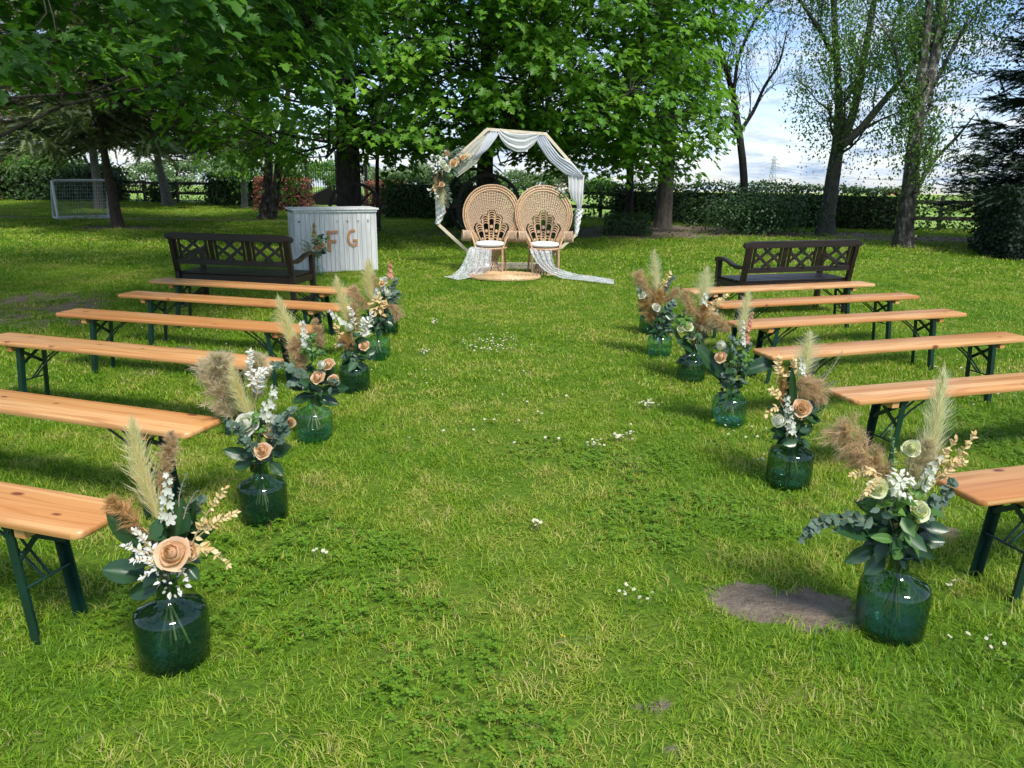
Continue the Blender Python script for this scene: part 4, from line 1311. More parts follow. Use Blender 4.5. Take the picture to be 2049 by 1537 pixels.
hedge('hedge', 'glossy laurel hedge behind the goal net', (-21.6, 34.2), (-16.9, 33.8), 1.3, 1.35, M['hedge'], 240, 0.14, 60, 0.14, tpl=OVAL, light_top=0.2, top=0.3, group='clipped hedges round the lawn')
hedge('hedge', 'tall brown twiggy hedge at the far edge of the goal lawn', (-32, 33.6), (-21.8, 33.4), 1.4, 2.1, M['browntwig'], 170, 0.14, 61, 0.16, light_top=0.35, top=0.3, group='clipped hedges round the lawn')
# shrubs
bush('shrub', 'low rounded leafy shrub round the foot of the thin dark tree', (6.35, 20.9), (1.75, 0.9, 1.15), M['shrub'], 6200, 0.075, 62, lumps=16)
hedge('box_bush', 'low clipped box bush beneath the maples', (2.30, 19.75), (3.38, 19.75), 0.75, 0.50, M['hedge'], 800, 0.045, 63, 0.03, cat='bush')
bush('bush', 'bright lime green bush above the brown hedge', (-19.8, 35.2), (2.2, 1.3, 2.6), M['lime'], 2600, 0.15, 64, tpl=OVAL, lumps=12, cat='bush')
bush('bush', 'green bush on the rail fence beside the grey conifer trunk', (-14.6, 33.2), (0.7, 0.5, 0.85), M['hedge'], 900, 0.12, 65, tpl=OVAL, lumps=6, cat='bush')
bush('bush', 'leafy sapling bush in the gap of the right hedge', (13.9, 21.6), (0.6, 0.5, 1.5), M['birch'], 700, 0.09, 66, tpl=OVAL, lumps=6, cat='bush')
# far trees beyond the field
def far_tree(label, px, Y, top, halfw, seed, mat='fartree_haze', n=2200):
    rng = np.random.default_rng(seed)
    zb = field_z(Y)
    ct = at(px, top, Y)
    rx = halfw / FPX * Y
    H = ct.z - zb
    t = thing('far_tree', label, 'tree', (ct.x, Y, zb), 0, 'trees beyond the field')
    mb = MB()
    mb.tube([(0, 0, -0.3), (0.1, 0, H * 0.3), (0, 0, H * 0.75)], [H * 0.035, H * 0.025, H * 0.01], 7)
    for k in range(7):
        a = rng.uniform(0, 6.283)
        z = H * rng.uniform(0.2, 0.6)
        pts, rr = limb(rng, (0, 0, z), (math.cos(a) * rx * 0.7, math.sin(a) * rx * 0.7, z + H * rng.uniform(0.1, 0.3)), H * 0.014, H * 0.004, 5, 0.05)
        mb.tube(pts, rr, 4, False)
    mb.build('trunk', M['bark'], t, smooth=True)
    lumps = 12
    d = unit(rng.normal(0, 1, (lumps, 3)))
    cs = np.array([0, 0, H * 0.56]) + d * np.array([rx * 0.62, rx * 0.62, H * 0.27])
    k = rng.integers(0, lumps, n)
    dd = unit(rng.normal(0, 1, (n, 3)))
    P = cs[k] + dd * (np.array([rx * 0.42, rx * 0.42, H * 0.19]) * rng.uniform(0.5, 1, n)[:, None])
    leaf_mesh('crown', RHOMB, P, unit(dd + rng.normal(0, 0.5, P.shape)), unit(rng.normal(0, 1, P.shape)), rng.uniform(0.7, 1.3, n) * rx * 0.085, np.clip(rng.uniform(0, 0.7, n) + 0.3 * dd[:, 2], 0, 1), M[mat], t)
FAR = [('left of the tall brown hedge', 20, 75, 280, 90, 'lime'), ('over the goal crossbar', 120, 88, 318, 75, 'fartree_haze'), ('beside the spruce trunk', 285, 92, 322, 60, 'fartree_haze'), ('behind the grey forked conifer', 350, 105, 318, 70, 'fartree_haze'),
       ('through the gap beside the slim grey trunk', 430, 98, 300, 66, 'fartree_haze'), ('seen left of the iron gate', 575, 90, 312, 60, 'fartree_haze'), ('seen through the iron gate bars', 655, 95, 318, 62, 'lime'), ('above the wagon wheel by the counter', 745, 84, 330, 55, 'fartree_haze'),
       ('between the counter and the arch flowers', 815, 90, 322, 62, 'fartree_haze'), ('close to the arch flowers', 872, 82, 335, 52, 'fartree_haze'), ('framed by the arch top', 935, 95, 330, 60, 'fartree_haze'), ('framed by the arch behind the chairs', 1030, 88, 338, 60, 'fartree_haze'),
       ('right of the arch drape', 1130, 85, 332, 58, 'fartree_haze'), ('round and pale beside the slim larch', 1195, 70, 350, 46, 'lime')]
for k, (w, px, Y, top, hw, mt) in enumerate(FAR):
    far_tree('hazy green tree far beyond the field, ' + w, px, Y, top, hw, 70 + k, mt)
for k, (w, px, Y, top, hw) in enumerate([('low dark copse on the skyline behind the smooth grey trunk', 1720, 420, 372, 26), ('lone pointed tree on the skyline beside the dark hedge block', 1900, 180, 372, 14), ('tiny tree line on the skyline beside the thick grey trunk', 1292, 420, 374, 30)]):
    far_tree(w, px, Y, top, hw, 90 + k, 'fartree_haze', 350)
# ------------------------------------------------------------------ folding pine benches
def make_bench():
    t = thing('bench', 'pine bench', 'bench', (0, 0, 0), 0, 'pine benches either side of the aisle')
    L, W, TH, H = 2.2, 0.25, 0.030, 0.475
    k = 0.022
    out = [(-L / 2 + k, -W / 2), (L / 2 - k, -W / 2), (L / 2, -W / 2 + k), (L / 2, W / 2 - k), (L / 2 - k, W / 2), (-L / 2 + k, W / 2), (-L / 2, W / 2 - k), (-L / 2, -W / 2 + k)]
    mb = MB()
    n = len(out)
    mb.add([(x, y, H) for x, y in out] + [(x, y, H - TH) for x, y in out], [tuple(range(n)), tuple(range(2 * n - 1, n - 1, -1))] + [(i, i + n, (i + 1) % n + n, (i + 1) % n) for i in range(n)])
    mb.build('seat', M['pine'], t, smooth=True, bevel=0.009)
    zt = H - TH
    for sx in (-1, 1):
        x0 = sx * 0.78
        b = MB().box((x0 + sx * 0.055, 0, zt - 0.0185), (0.045, W - 0.03, 0.035))
        b.build('batten', M['pine'], t, bevel=0.002)
        for sy in (-1, 1):
            xb, yb = x0 + sx * 0.035, sy * 0.103
            xt, yt = x0 - sx * 0.01, sy * 0.098
            lg = MB()
            lg.bar((xt, yt, zt - 0.004), (xb, yb, 0.0), 0.034, 0.005, up=(0, 1, 0))
            lg.bar((xt - sx * 0.0145, yt - sy * 0.0145, zt - 0.004), (xb - sx * 0.0145, yb - sy * 0.0145, 0.0), 0.034, 0.005, up=(1, 0, 0))
            lg.build('leg', M['leg'], t)
        c = MB()
        c.bar((x0 - sx * 0.02, -0.10, zt - 0.012), (x0 - sx * 0.02, 0.10, zt - 0.012), 0.03, 0.018)
        c.build('crossbar', M['leg'], t)
        for s in (-1, 1):
            c = MB()
            c.bar((x0 - sx * 0.008 + s * 0.004, -s * 0.10, zt - 0.02), (x0 + s * 0.004 + sx * 0.008, s * 0.10, zt - 0.15), 0.022, 0.004, up=(1, 0, 0))
            c.build('brace', M['leg'], t)
        c = MB()
        c.tube([(x0 + sx * 0.016, -0.10, zt - 0.24), (x0 + sx * 0.016, 0.10, zt - 0.24)], 0.005, 6)
        c.build('tie_rod', M['leg'], t)
        for s in (-1, 1):
            c = MB()
            c.tube([(x0 + sx * 0.012, s * 0.012, zt - 0.24), (x0 - sx * 0.14, s * 0.02, zt - 0.09), (x0 - sx * 0.27, s * 0.03, zt - 0.006)], 0.0055, 6)
            c.build('stay', M['leg'], t)
        c = MB().box((x0 - sx * 0.26, 0, zt - 0.004), (0.09, 0.09, 0.006))
        c.build('stay_plate', M['leg'], t)
    return t

bench0 = make_bench()
# aisle-end corner points of the back edge, measured; the rows splay away from the camera
BENCH = []
for i, (bx, by) in enumerate([(1361, 576.5), (1412, 603), (1450, 641), (1502, 697), (1651, 776), (1858, 950)]):
    p = on_ground(bx, by, 0.475)
    yaw = R_((18.5, 18.3, 18.0, 18.2, 16.8, 15.5)[i])
    BENCH.append((p, yaw, 1))
LB = [((272, 581), -15), ((327, 555), -15)]
left_pts = [(on_ground(327, 555, 0.475), -15.0, -1), (on_ground(272, 581, 0.475), -15.5, -1), (on_ground(157, 616, 0.475), -15.3, -1), (on_ground(17, 664, 0.475), -17.0, -1)]
row_name = ['farthest', 'fifth', 'fourth', 'third', 'second', 'nearest']
side_r = 'on the birch side of the aisle'
side_l = 'on the counter side of the aisle'
def place_bench(o, corner, yaw, which, label):
    d = Vector((math.cos(yaw), math.sin(yaw), 0))
    n = Vector((-math.sin(yaw), math.cos(yaw), 0))
    c = corner + d * (1.1 if which > 0 else -1.1) - n * 0.125 if which != 2 else corner
    o.location = (c.x, c.y, 0)
    o.rotation_euler = (0, 0, yaw)
    o['label'] = label
first = True
for i, (p, yaw, w) in enumerate(BENCH):
    o = bench0 if i == 0 else copy_tree(bench0)
    place_bench(o, p, yaw, 1, '%s pine folding bench from the camera %s' % ('nearest' if i == 5 else row_name[i], side_r) if i not in (0, 5) else '%s pine folding bench %s' % (row_name[i], side_r))
# left rows: corner is the outer back corner, so the bench runs the other way
for i, (p, yaw, w) in enumerate(left_pts):
    o = copy_tree(bench0)
    yw = R_(yaw)
    d = Vector((math.cos(yw), math.sin(yw), 0))
    n = Vector((-math.sin(yw), math.cos(yw), 0))
    c = p + d * 1.1 - n * 0.125
    o.location = (c.x, c.y, 0)
    o.rotation_euler = (0, 0, yw)
    o['label'] = ('farthest pine folding bench ' if i == 0 else row_name[i] + ' pine folding bench from the camera ') + side_l
for i, (px, py, yaw) in enumerate([(447.5, 835, -18.0), (272, 1006, -17.0)]):
    o = copy_tree(bench0)
    p = on_ground(px, py, 0.475)
    yw = R_(yaw)
    d = Vector((math.cos(yw), math.sin(yw), 0))
    n = Vector((-math.sin(yw), math.cos(yw), 0))
    c = p - d * 1.1 - n * 0.125
    o.location = (c.x, c.y, 0)
    o.rotation_euler = (0, 0, yw)
    o['label'] = ('second pine folding bench from the camera ' if i == 0 else 'nearest pine folding bench ') + side_l

# ------------------------------------------------------------------ dark garden benches with lattice backs
def make_garden_bench():
    t = thing('garden_bench', 'dark', 'bench', (0, 0, 0), 0, 'dark garden benches with lattice backs')
    W = 1.47
    bw = M['brownwood']
    zb, ztop = 0.46, 0.86
    yb = lambda z: -0.045 * max(0, (z - 0.40)) / 0.46 * 1.6     # the back leans towards the rows behind
    for s in (-1, 1):
        MB().add(*prism([(s * (W / 2 - 0.03), 0.0, 0.0), (s * (W / 2 - 0.03), 0.0, 0.42), (s * (W / 2 - 0.03), yb(0.82) - 0.005, 0.82)], 0.055, 0.05)).build('back_leg', bw, t, bevel=0.004)
        MB().box((s * (W / 2 - 0.03), 0.50, 0.31), (0.055, 0.055, 0.62)).build('front_leg', bw, t, bevel=0.004)
        arm = [(yb(0.64) - 0.01, 0.60), (0.12, 0.585), (0.22, 0.60), (0.34, 0.635), (0.46, 0.65), (0.55, 0.635), (0.565, 0.60), (0.53, 0.585), (0.44, 0.612), (0.34, 0.60), (0.22, 0.565), (0.12, 0.545), (yb(0.60) - 0.01, 0.56)]
        m = MB().extrude(arm, 0.06)
        m.build('arm_rest', bw, t, bevel=0.006, xf=Matrix.Translation((s * (W / 2 - 0.03), 0, 0)) @ Matrix.Rotation(R_(90), 4, 'Z'))
        MB().box((s * (W / 2 - 0.03), 0.25, 0.36), (0.035, 0.45, 0.075)).build('side_rail', bw, t, bevel=0.003)
        MB().box((s * (W / 2 - 0.03), 0.25, 0.12), (0.03, 0.45, 0.045)).build('stretcher', bw, t, bevel=0.003)
    MB().box((0, 0.015, 0.355), (W - 0.11, 0.03, 0.085)).build('seat_rail', bw, t, bevel=0.003)
    MB().box((0, 0.495, 0.355), (W - 0.11, 0.03, 0.085)).build('seat_rail', bw, t, bevel=0.003)
    for k in range(5):
        MB().box((0, 0.065 + k * 0.098, 0.412), (W - 0.05, 0.082, 0.022)).build('seat_slat', bw, t, bevel=0.004)
    # shaped top rail, with rounded shoulders
    tr = [(-W / 2 - 0.02, 0.79), (-W / 2 - 0.045, 0.82), (-W / 2 - 0.02, 0.852), (-W / 2 + 0.06, 0.868), (W / 2 - 0.06, 0.868), (W / 2 + 0.02, 0.852), (W / 2 + 0.045, 0.82), (W / 2 + 0.02, 0.79)]
    MB().extrude(tr, 0.045).build('top_rail', bw, t, bevel=0.005, xf=Matrix.Translation((0, yb(0.83), 0)))
    MB().box((0, yb(0.54), 0.545), (W - 0.11, 0.03, 0.06)).build('lower_rail', bw, t, bevel=0.003)
    z0, z1 = 0.575, 0.79
    ym = (yb(z0) + yb(z1)) / 2
    lean = math.atan2(yb(z1) - yb(z0), z1 - z0)
    pw = (W - 0.11) / 3
    for p in range(3):
        cx_ = (p - 1) * pw
        for e in (-1, 1):
            for q in (0.47, 0.37):
                MB().box((cx_ + e * pw * q, ym, (z0 + z1) / 2), (0.027, 0.020, z1 - z0), Euler((-lean, 0, 0)), ).build('back_slat', bw, t, bevel=0.002)
        hw = pw * 0.34
        hz = (z1 - z0) / 2
        for e in (-1, 1):
            for o_ in (-0.055, 0.055):
                # each strip is cut where it meets the panel's edges
                ang = math.atan2(hz * 1.6, hw * 1.45) * e
                dx, dz_ = math.cos(ang), math.sin(ang)
                px, pz = -dz_ * o_, dx * o_
                ts = []
                for lim, pp, dd in ((hw, px, dx), (hz, pz, dz_)):
                    ts.append(sorted(((-lim - pp) / dd, (lim - pp) / dd)))
                a, b = max(ts[0][0], ts[1][0]), min(ts[0][1], ts[1][1])
                P1 = (cx_ + px + dx * a, ym + e * 0.004 + lean * 0, (z0 + z1) / 2 + pz + dz_ * a)
                P2 = (cx_ + px + dx * b, ym + e * 0.004, (z0 + z1) / 2 + pz + dz_ * b)
                MB().bar(P1, P2, 0.010, 0.033, up=(0, 0.0, 1)).build('lattice_strip', bw, t)
    return t

def prism(pts, w, d):
    """a bent post through pts, rectangular section (w along x, d along y)"""
    V, F = [], []
    for (x, y, z) in pts:
        V += [(x - w / 2, y - d / 2, z), (x + w / 2, y - d / 2, z), (x + w / 2, y + d / 2, z), (x - w / 2, y + d / 2, z)]
    n = len(pts)
    for i in range(n - 1):
        for j in range(4):
            F.append((i * 4 + j, i * 4 + (j + 1) % 4, (i + 1) * 4 + (j + 1) % 4, (i + 1) * 4 + j))
    F += [(3, 2, 1, 0), tuple((n - 1) * 4 + j for j in range(4))]
    return V, F

gb = make_garden_bench()
def set_gb(o, corner, yaw, left, label):
    d = Vector((math.cos(yaw), math.sin(yaw), 0))
    c = corner + d * (0.70 if left else -0.70)
    o.location = (c.x, c.y, 0)
    o.rotation_euler = (0, 0, yaw)
    o['label'] = label
set_gb(gb, on_ground(365, 616), R_(-11.5), True, 'dark brown lattice backed garden bench in front of the white counter')
gb2 = copy_tree(gb)
set_gb(gb2, on_ground(1687, 628), R_(17.5), False, 'dark brown lattice backed garden bench facing away under the birches')

# ------------------------------------------------------------------ white counter with the letters
def make_counter():
    a = on_ground(595, 548)
    b = on_ground(756, 541)
    yaw = math.atan2(b.y - a.y, b.x - a.x)
    W = (b - a).length
    c = (a + b) / 2
    D, H = 0.52, 0.955
    t = thing('counter', 'whitewashed boarded counter with the letters F and G', 'counter', (c.x, c.y, 0), yaw)
    ww = M['whitewash']
    MB().box((0, D / 2 + 0.012, (H - 0.03) / 2), (W - 0.05, D - 0.04, H - 0.06)).build('carcass', ww, t)
    n = 17
    bw = (W - 0.04) / n
    rng = random.Random(4)
    for k in range(n):
        MB().box((-W / 2 + 0.02 + (k + 0.5) * bw, 0.004 + rng.uniform(-0.001, 0.001), (H - 0.045) / 2 + 0.005), (bw - 0.0035, 0.018, H - 0.05)).build('board', ww, t, bevel=0.002)
    for s in (-1, 1):
        MB().box((s * (W / 2 - 0.010), 0.006, (H - 0.045) / 2), (0.022, 0.026, H - 0.045)).build('corner_post', ww, t, bevel=0.003)
        f = MB()
        x = s * (W / 2 + 0.002)
        for (y, z, sy, sz) in ((0.06, H / 2, 0.08, H - 0.06), (D - 0.05, H / 2, 0.08, H - 0.06)):
            f.box((x, y, z - 0.01), (0.02, sy, sz))
        for z in (0.06, H * 0.5, H - 0.09):
            f.box((x, D / 2, z), (0.018, D - 0.20, 0.09))
        f.build('side_frame', ww, t, bevel=0.002)
        MB().box((s * (W / 2 - 0.008), D / 2, H / 2 - 0.02), (0.012, D - 0.10, H - 0.12)).build('side_panel', ww, t)
    tp = MB()
    prof = [(-0.045, H - 0.012), (-0.05, H - 0.004), (-0.05, H + 0.014), (-0.044, H + 0.02)]
    tp.box((0, D / 2, H + 0.004), (W + 0.085, D + 0.08, 0.03))
    tp.build('top', ww, t, bevel=0.008)
    MB().box((0, -0.014, H - 0.028), (W + 0.03, 0.028, 0.03)).build('moulding', ww, t, bevel=0.008)
    for x in (-0.46 + 0.0, 0.02, 0.18, 0.345, 0.50):
        kn = MB().lathe([(0.0, 0.0), (0.006, 0.0), (0.007, 0.012), (0.013, 0.018), (0.012, 0.026), (0.0, 0.029)], 12)
        z = H - 0.175 + 0.02 * (x > 0)
        kn.build('knob', M['black_iron'] if x < -0.3 else ww, t, smooth=True, xf=Matrix.Translation((x - 0.10 * (x < 0), -0.005, z)) @ Matrix.Rotation(R_(90), 4, 'X'))
    # letters cut from board
    F_ = [(0, 0), (0.036, 0), (0.036, 0.10), (0.098, 0.10), (0.098, 0.135), (0.036, 0.135), (0.036, 0.212), (0.125, 0.212), (0.125, 0.245), (0, 0.245)]
    lt = MB().extrude([(x * 1.42, z * 1.28) for x, z in F_], 0.012)
    lt.build('letter_f', M['osb'], t, xf=Matrix.Translation((-0.145, -0.013, 0.325)) @ Matrix.Rotation(R_(-1.5), 4, 'Y'))
    pts = []
    for k in range(15):                                     # outer arc of the G, from the top tip round to the bottom
        an = R_(62 + k * (298 - 62) / 14)
        pts.append((0.085 + 0.083 * math.cos(an), 0.115 + 0.115 * math.sin(an)))
    pts += [(0.128, 0.0), (0.150, 0.06), (0.155, 0.098), (0.082, 0.098), (0.082, 0.068), (0.118, 0.068), (0.110, 0.045)]
    for k in range(13):
        an = R_(290 - k * (290 - 66) / 12)
        pts.append((0.088 + 0.052 * math.cos(an), 0.115 + 0.083 * math.sin(an)))
    lt = MB()
    m = [(x * 1.12, z * 1.18) for x, z in pts]
    lt.extrude(m, 0.012)
    lt.build('letter_g', M['osb'], t, xf=Matrix.Translation((0.155, -0.013, 0.385)))
    return t
counter = make_counter()

# ------------------------------------------------------------------ wagon wheels
def wheel(label, c, R, yaw, tilt=0.06):
    t = thing('wagon_wheel', label, 'wheel', (c[0], c[1], 0), yaw, 'old wagon wheels leaning under the maples')
    xf = Matrix.Translation((0, 0, R + 0.0)) @ Matrix.Rotation(-tilt, 4, 'X')
    an = np.linspace(0, 2 * math.pi, 48, endpoint=False)
    rim = MB()
    Pg = np.array([[(math.cos(a) * (R - dr), dy, math.sin(a) * (R - dr)) for dr, dy in ((0.0, -0.035), (0.0, 0.035), (0.075, 0.03), (0.075, -0.03))] for a in list(an) + [0.0]])
    rim.grid(Pg, closed=True)
    rim.build('rim', M['dark_wood_wheel'], t, smooth=True, xf=xf)
    hub = MB().lathe([(0.0, -0.13), (0.06, -0.13), (0.075, -0.08), (0.11, -0.05), (0.11, 0.05), (0.075, 0.08), (0.06, 0.13), (0.0, 0.13)], 18)
    hub.build('hub', M['dark_wood_wheel'], t, smooth=True, xf=xf @ Matrix.Rotation(R_(90), 4, 'X'))
    for k in range(12):
        a = k * 2 * math.pi / 12 + 0.26
        s = MB().tube([(math.cos(a) * 0.08, 0, math.sin(a) * 0.08), (math.cos(a) * R * 0.5, 0, math.sin(a) * R * 0.5), (math.cos(a) * (R - 0.06), 0, math.sin(a) * (R - 0.06))], [0.026, 0.021, 0.024], 7)
        s.build('spoke', M['dark_wood_wheel'], t, smooth=True, xf=xf)
wheel('black wagon wheel leaning at the maple trunk behind the counter', at(712, 450, 18.6)[:2], 0.62, R_(6))
wheel('black wagon wheel standing behind the peacock chairs', at(978, 450, 17.8)[:2], 0.74, R_(-4))
wheel('black wagon wheel half hidden behind its neighbour at the arch', at(952, 450, 18.9)[:2], 0.80, R_(38))

# ------------------------------------------------------------------ goal
def goal():
    fl, bl = on_ground(118, 440), on_ground(112, 437)
    a = on_ground(116, 440)
    b = on_ground(228, 437)
    d = (b - a)
    W = d.length
    yaw = math.atan2(d.y, d.x)
    t = thing('football_goal', 'white tubular goal with a grey net beside the spruce trunk', 'goal', (a.x, a.y, 0), yaw)
    H = 1.10
    r = 0.036
    g = M['galv']
    bend = [(0, 0, 0.02), (0, 0.0, H * 0.5), (-0.05, 0.18, H * 0.85)]
    for x in (0.0, W):
        s = 1 if x == 0 else -1
        arc = [(x, 0.0, 0.03), (x, 0.02, H * 0.5), (x, 0.05, H - 0.08), (x + s * 0.02, 0.055, H - 0.02), (x + s * 0.08, 0.06, H)]
        MB().tube(arc, r, 8).build('post', g, t, smooth=True)
        back = [(x, 0.03, H - 0.05), (x, 0.22, H - 0.03), (x, 0.45, H * 0.7), (x, 0.72, H * 0.2), (x, 0.80, 0.05), (x, 0.72, 0.03), (x, 0.0, 0.03)]
        MB().tube(back, r * 0.85, 8).build('side_frame', g, t, smooth=True)
    MB().tube([(0.06, 0.06, H), (W - 0.06, 0.06, H)], r, 8).build('crossbar', g, t, smooth=True)
    MB().tube([(0.0, 0.76, 0.03), (W, 0.76, 0.03)], r * 0.8, 8).build('ground_bar', g, t, smooth=True)
    MB().tube([(0.0, 0.0, 0.025), (W, 0.0, 0.025)], r * 0.8, 8).build('ground_bar', g, t, smooth=True)
    net = MB()
    prof = [(0.06, H), (0.24, H - 0.03), (0.45, H * 0.7), (0.60, H * 0.45), (0.72, H * 0.2), (0.77, 0.06)]
    n = 22
    for k in range(n + 1):
        x = W * k / n
        net.tube([(x, y + 0.03 * math.sin(k), z) for y, z in prof], 0.0042, 3, False)
    pf = np.array(prof)
    for q in np.linspace(0, len(prof) - 1, 15):
        y, z = np.interp(q, range(len(prof)), pf[:, 0]), np.interp(q, range(len(prof)), pf[:, 1])
        net.tube([(W * k / 10, y + 0.012 * math.sin(k * 2.1 + q), z - 0.012 * math.sin(k * 3.14)) for k in range(11)], 0.0042, 3, False)
    o = net.build('net', M['net'], t)
    o['kind'] = 'stuff'
goal()

# ------------------------------------------------------------------ iron gate
def gate():
    Y = 31.0
    a, b = at(617, 415, Y), at(735, 415, Y)
    W = b.x - a.x
    t = thing('iron_gate', 'tall black iron gate with thin bars and scrolled lower panel', 'gate', (a.x, Y, 0))
    H = 1.75
    m = M['black_iron']
    for x, w, h in ((0, 0.11, 2.0), (W, 0.11, 2.0), (W / 2, 0.07, 2.15)):
        MB().box((x, 0, h / 2), (w, w, h)).build('post', m, t, bevel=0.006)
    n = 26
    bars = 0
    for k in range(1, n):
        x = W * k / n
        if abs(x - W / 2) < 0.05:
            continue
        u = abs((x / W * 2) % 1 - 0.5) * 2
        top = 1.55 + 0.30 * (1 - u)
        MB().tube([(x, 0, 0.30), (x, 0, top), (x, 0, top + 0.05)], [0.010, 0.010, 0.002], 5).build('bar', m, t)
    for s in (0, 1):
        x0 = s * W / 2
        P = [(x0 + 0.05, 0.10)] + [(x0 + W / 2 * f, 0.45 + 0.38 * math.sin(math.pi * (f if s == 0 else 1 - f) * 0.5) ** 1.6) for f in np.linspace(0.08, 0.94, 14)] + [(x0 + W / 2 - 0.03, 0.10)]
        MB().extrude(P, 0.02).build('lower_panel', m, t)
        MB().tube([(x, 0.0, z + 0.03) for x, z in P[1:-1]], 0.016, 6).build('scroll_rail', m, t)
        MB().bar((x0 + 0.04, 0, 1.42), (x0 + W / 2 - 0.03, 0, 1.42), 0.03, 0.03).build('rail', m, t)
gate()

# ------------------------------------------------------------------ post and rail fences
def fence(label, pts, h=0.95, rails=(0.35, 0.80), n_post=5):
    P = [Vector((x, y, 0)) for x, y in pts]
    t = thing('rail_fence', label, 'fence', P[0], 0, 'dark post and rail fences')
    q = [p - P[0] for p in P]
    d = (q[1] - q[0])
    for k in range(n_post):
        c = q[0] + d * (k / (n_post - 1))
        MB().box((c.x, c.y, h / 2), (0.10, 0.10, h), Euler((0, 0, math.atan2(d.y, d.x)))).build('post', M['fence'], t, bevel=0.006)
    nn = Vector((-d.y, d.x, 0)).normalized() * -0.07
    for z in rails:
        for k in range(n_post - 1):
            a = q[0] + d * (k / (n_post - 1)) + nn
            b = q[0] + d * ((k + 1) / (n_post - 1)) + nn
            MB().bar((a.x, a.y, z), (b.x, b.y, z + random.Random(k).uniform(-0.02, 0.02)), 0.035, 0.11).build('rail', M['fence'], t, bevel=0.004)
fence('dark rail fence behind the gappy hedge and the birch', [(9.2, 23.7), (15.2, 21.4)])
fence('dark rail fence at the thin hedge behind the arch', [(1.2, 27.4), (4.6, 25.5)], n_post=3)
fence('low dark rail fence along the field beyond the grey conifers', [(-17.4, 34.3), (-9.4, 31.9)], 0.9, (0.40, 0.80), 6)

# ------------------------------------------------------------------ power line beyond the field
def pylon(label, px, base_y, top_y, Y):
    g = at(px, base_y, Y)
    H = at(px, top_y, Y).z - g.z
    t = thing('pylon', label, 'pylon', g, R_(25), 'steel lattice pylons on the skyline')
    r = H * 0.0050
    b, w = H * 0.11, H * 0.032
    lv = [0, 0.2, 0.36, 0.5, 0.61, 0.70, 0.78, 0.86, 0.93]
    hw = [b + (w - b) * min(1, (z / 0.72)) for z in lv]
    body = MB()
    for sx, sy in ((1, 1), (1, -1), (-1, 1), (-1, -1)):
        body.tube([(sx * h, sy * h, z * H) for h, z in zip(hw, lv)] + [(0, 0, H)], r * 1.3, 4)
    for i in range(len(lv) - 1):
        for (ax, ay), (bx, by) in (((1, 1), (-1, 1)), ((1, -1), (-1, -1)), ((1, 1), (1, -1)), ((-1, 1), (-1, -1))):
            body.tube([(ax * hw[i], ay * hw[i], lv[i] * H), (bx * hw[i + 1], by * hw[i + 1], lv[i + 1] * H)], r, 3)
            body.tube([(bx * hw[i], by * hw[i], lv[i] * H), (ax * hw[i + 1], ay * hw[i + 1], lv[i + 1] * H)], r, 3)
    body.build('lattice_tower', M['pylon'], t)
    for z, l in ((0.70, 0.26), (0.80, 0.20), (0.90, 0.14)):
        arm = MB()
        for s in (-1, 1):
            arm.tube([(0, w * H * 0, z * H), (s * l * H, 0, z * H)], r, 4)
            arm.tube([(0, 0, (z + 0.055) * H), (s * l * H, 0, z * H)], r, 4)
            arm.tube([(s * l * H, 0, z * H), (s * l * H, 0, (z - 0.035) * H)], r * 0.7, 3)
        arm.build('cross_arm', M['pylon'], t)
    return t
pylon('steel lattice pylon on the skyline beside the thin bare tree', 1542, 392, 312, 760)
pylon('steel lattice pylon on the skyline beside the slim larch', 1270, 388, 345, 1150)
pylon('tiny lattice pylon, nearer the smooth grey trunk of the distant pair', 1708, 388, 366, 1900)
pylon('tiny lattice pylon, farther from the smooth grey trunk of the distant pair', 1719, 388, 366, 1950)
for k, (y0, y1, z) in enumerate([(330, 352, 0), (352, 366, 0), (337, 345, 0)]):
    a, b = at(1542, y0, 760), at(2120, y1 - 8, 520)
    pts = [a + (b - a) * f + Vector((0, 0, -9 * 4 * f * (1 - f))) for f in np.linspace(0, 1, 14)]
    o = MB().tube([p - a for p in pts], 0.11, 4).build('power_cable', M['pylon'])
    o.location = a
    tag(o, ['topmost', 'lowest', 'middle'][k] + ' power cable running from the large pylon across the sky', 'cable', 'power cables')
h = at(1795, 391, 330)
th = thing('house', 'distant house with a red tiled roof seen over the hedge by the birch', 'house', (h.x, h.y, field_z(h.y)))
zw = h.z - field_z(h.y)
MB().box((0, 0, zw / 2), (9, 7, zw)).build('wall', plain('render_wall', (0.6, 0.55, 0.48), 0.9, 0.1, 1), th)
MB().add([(-5, -4, zw), (5, -4, zw), (5, 4, zw), (-5, 4, zw), (-5, 0, zw + 2.4), (5, 0, zw + 2.4)], [(0, 1, 5, 4), (2, 3, 4, 5), (0, 4, 3), (1, 2, 5), (0, 3, 2, 1)]).build('roof', plain('roof_tile', (0.42, 0.14, 0.09), 0.8, 0.2, 1), th)
# ------------------------------------------------------------------ peacock chairs
OUT = np.array([(0, 1.345), (0.13, 1.332), (0.25, 1.28), (0.35, 1.19), (0.42, 1.07), (0.448, 0.94), (0.44, 0.82), (0.405, 0.70), (0.345, 0.60), (0.28, 0.51), (0.24, 0.45)])

def outline(scale, n=60):
    full = np.concatenate([OUT[::-1] * np.array([-1, 1]), OUT[1:]])
    s = np.concatenate([[0], np.cumsum(np.linalg.norm(np.diff(full, axis=0), axis=1))])
    q = np.linspace(0, s[-1], n)
    P = np.stack([np.interp(q, s, full[:, 0]), np.interp(q, s, full[:, 1])], 1)
    for _ in range(3):
        P[1:-1] = (P[:-2] + 2 * P[1:-1] + P[2:]) / 4
    c = np.array([0, 0.80])
    return c + (P - c) * np.array([scale, scale])

def back_y(x, z):
    return 0.17 + 0.20 * (z - 0.45) - 0.42 * x * x

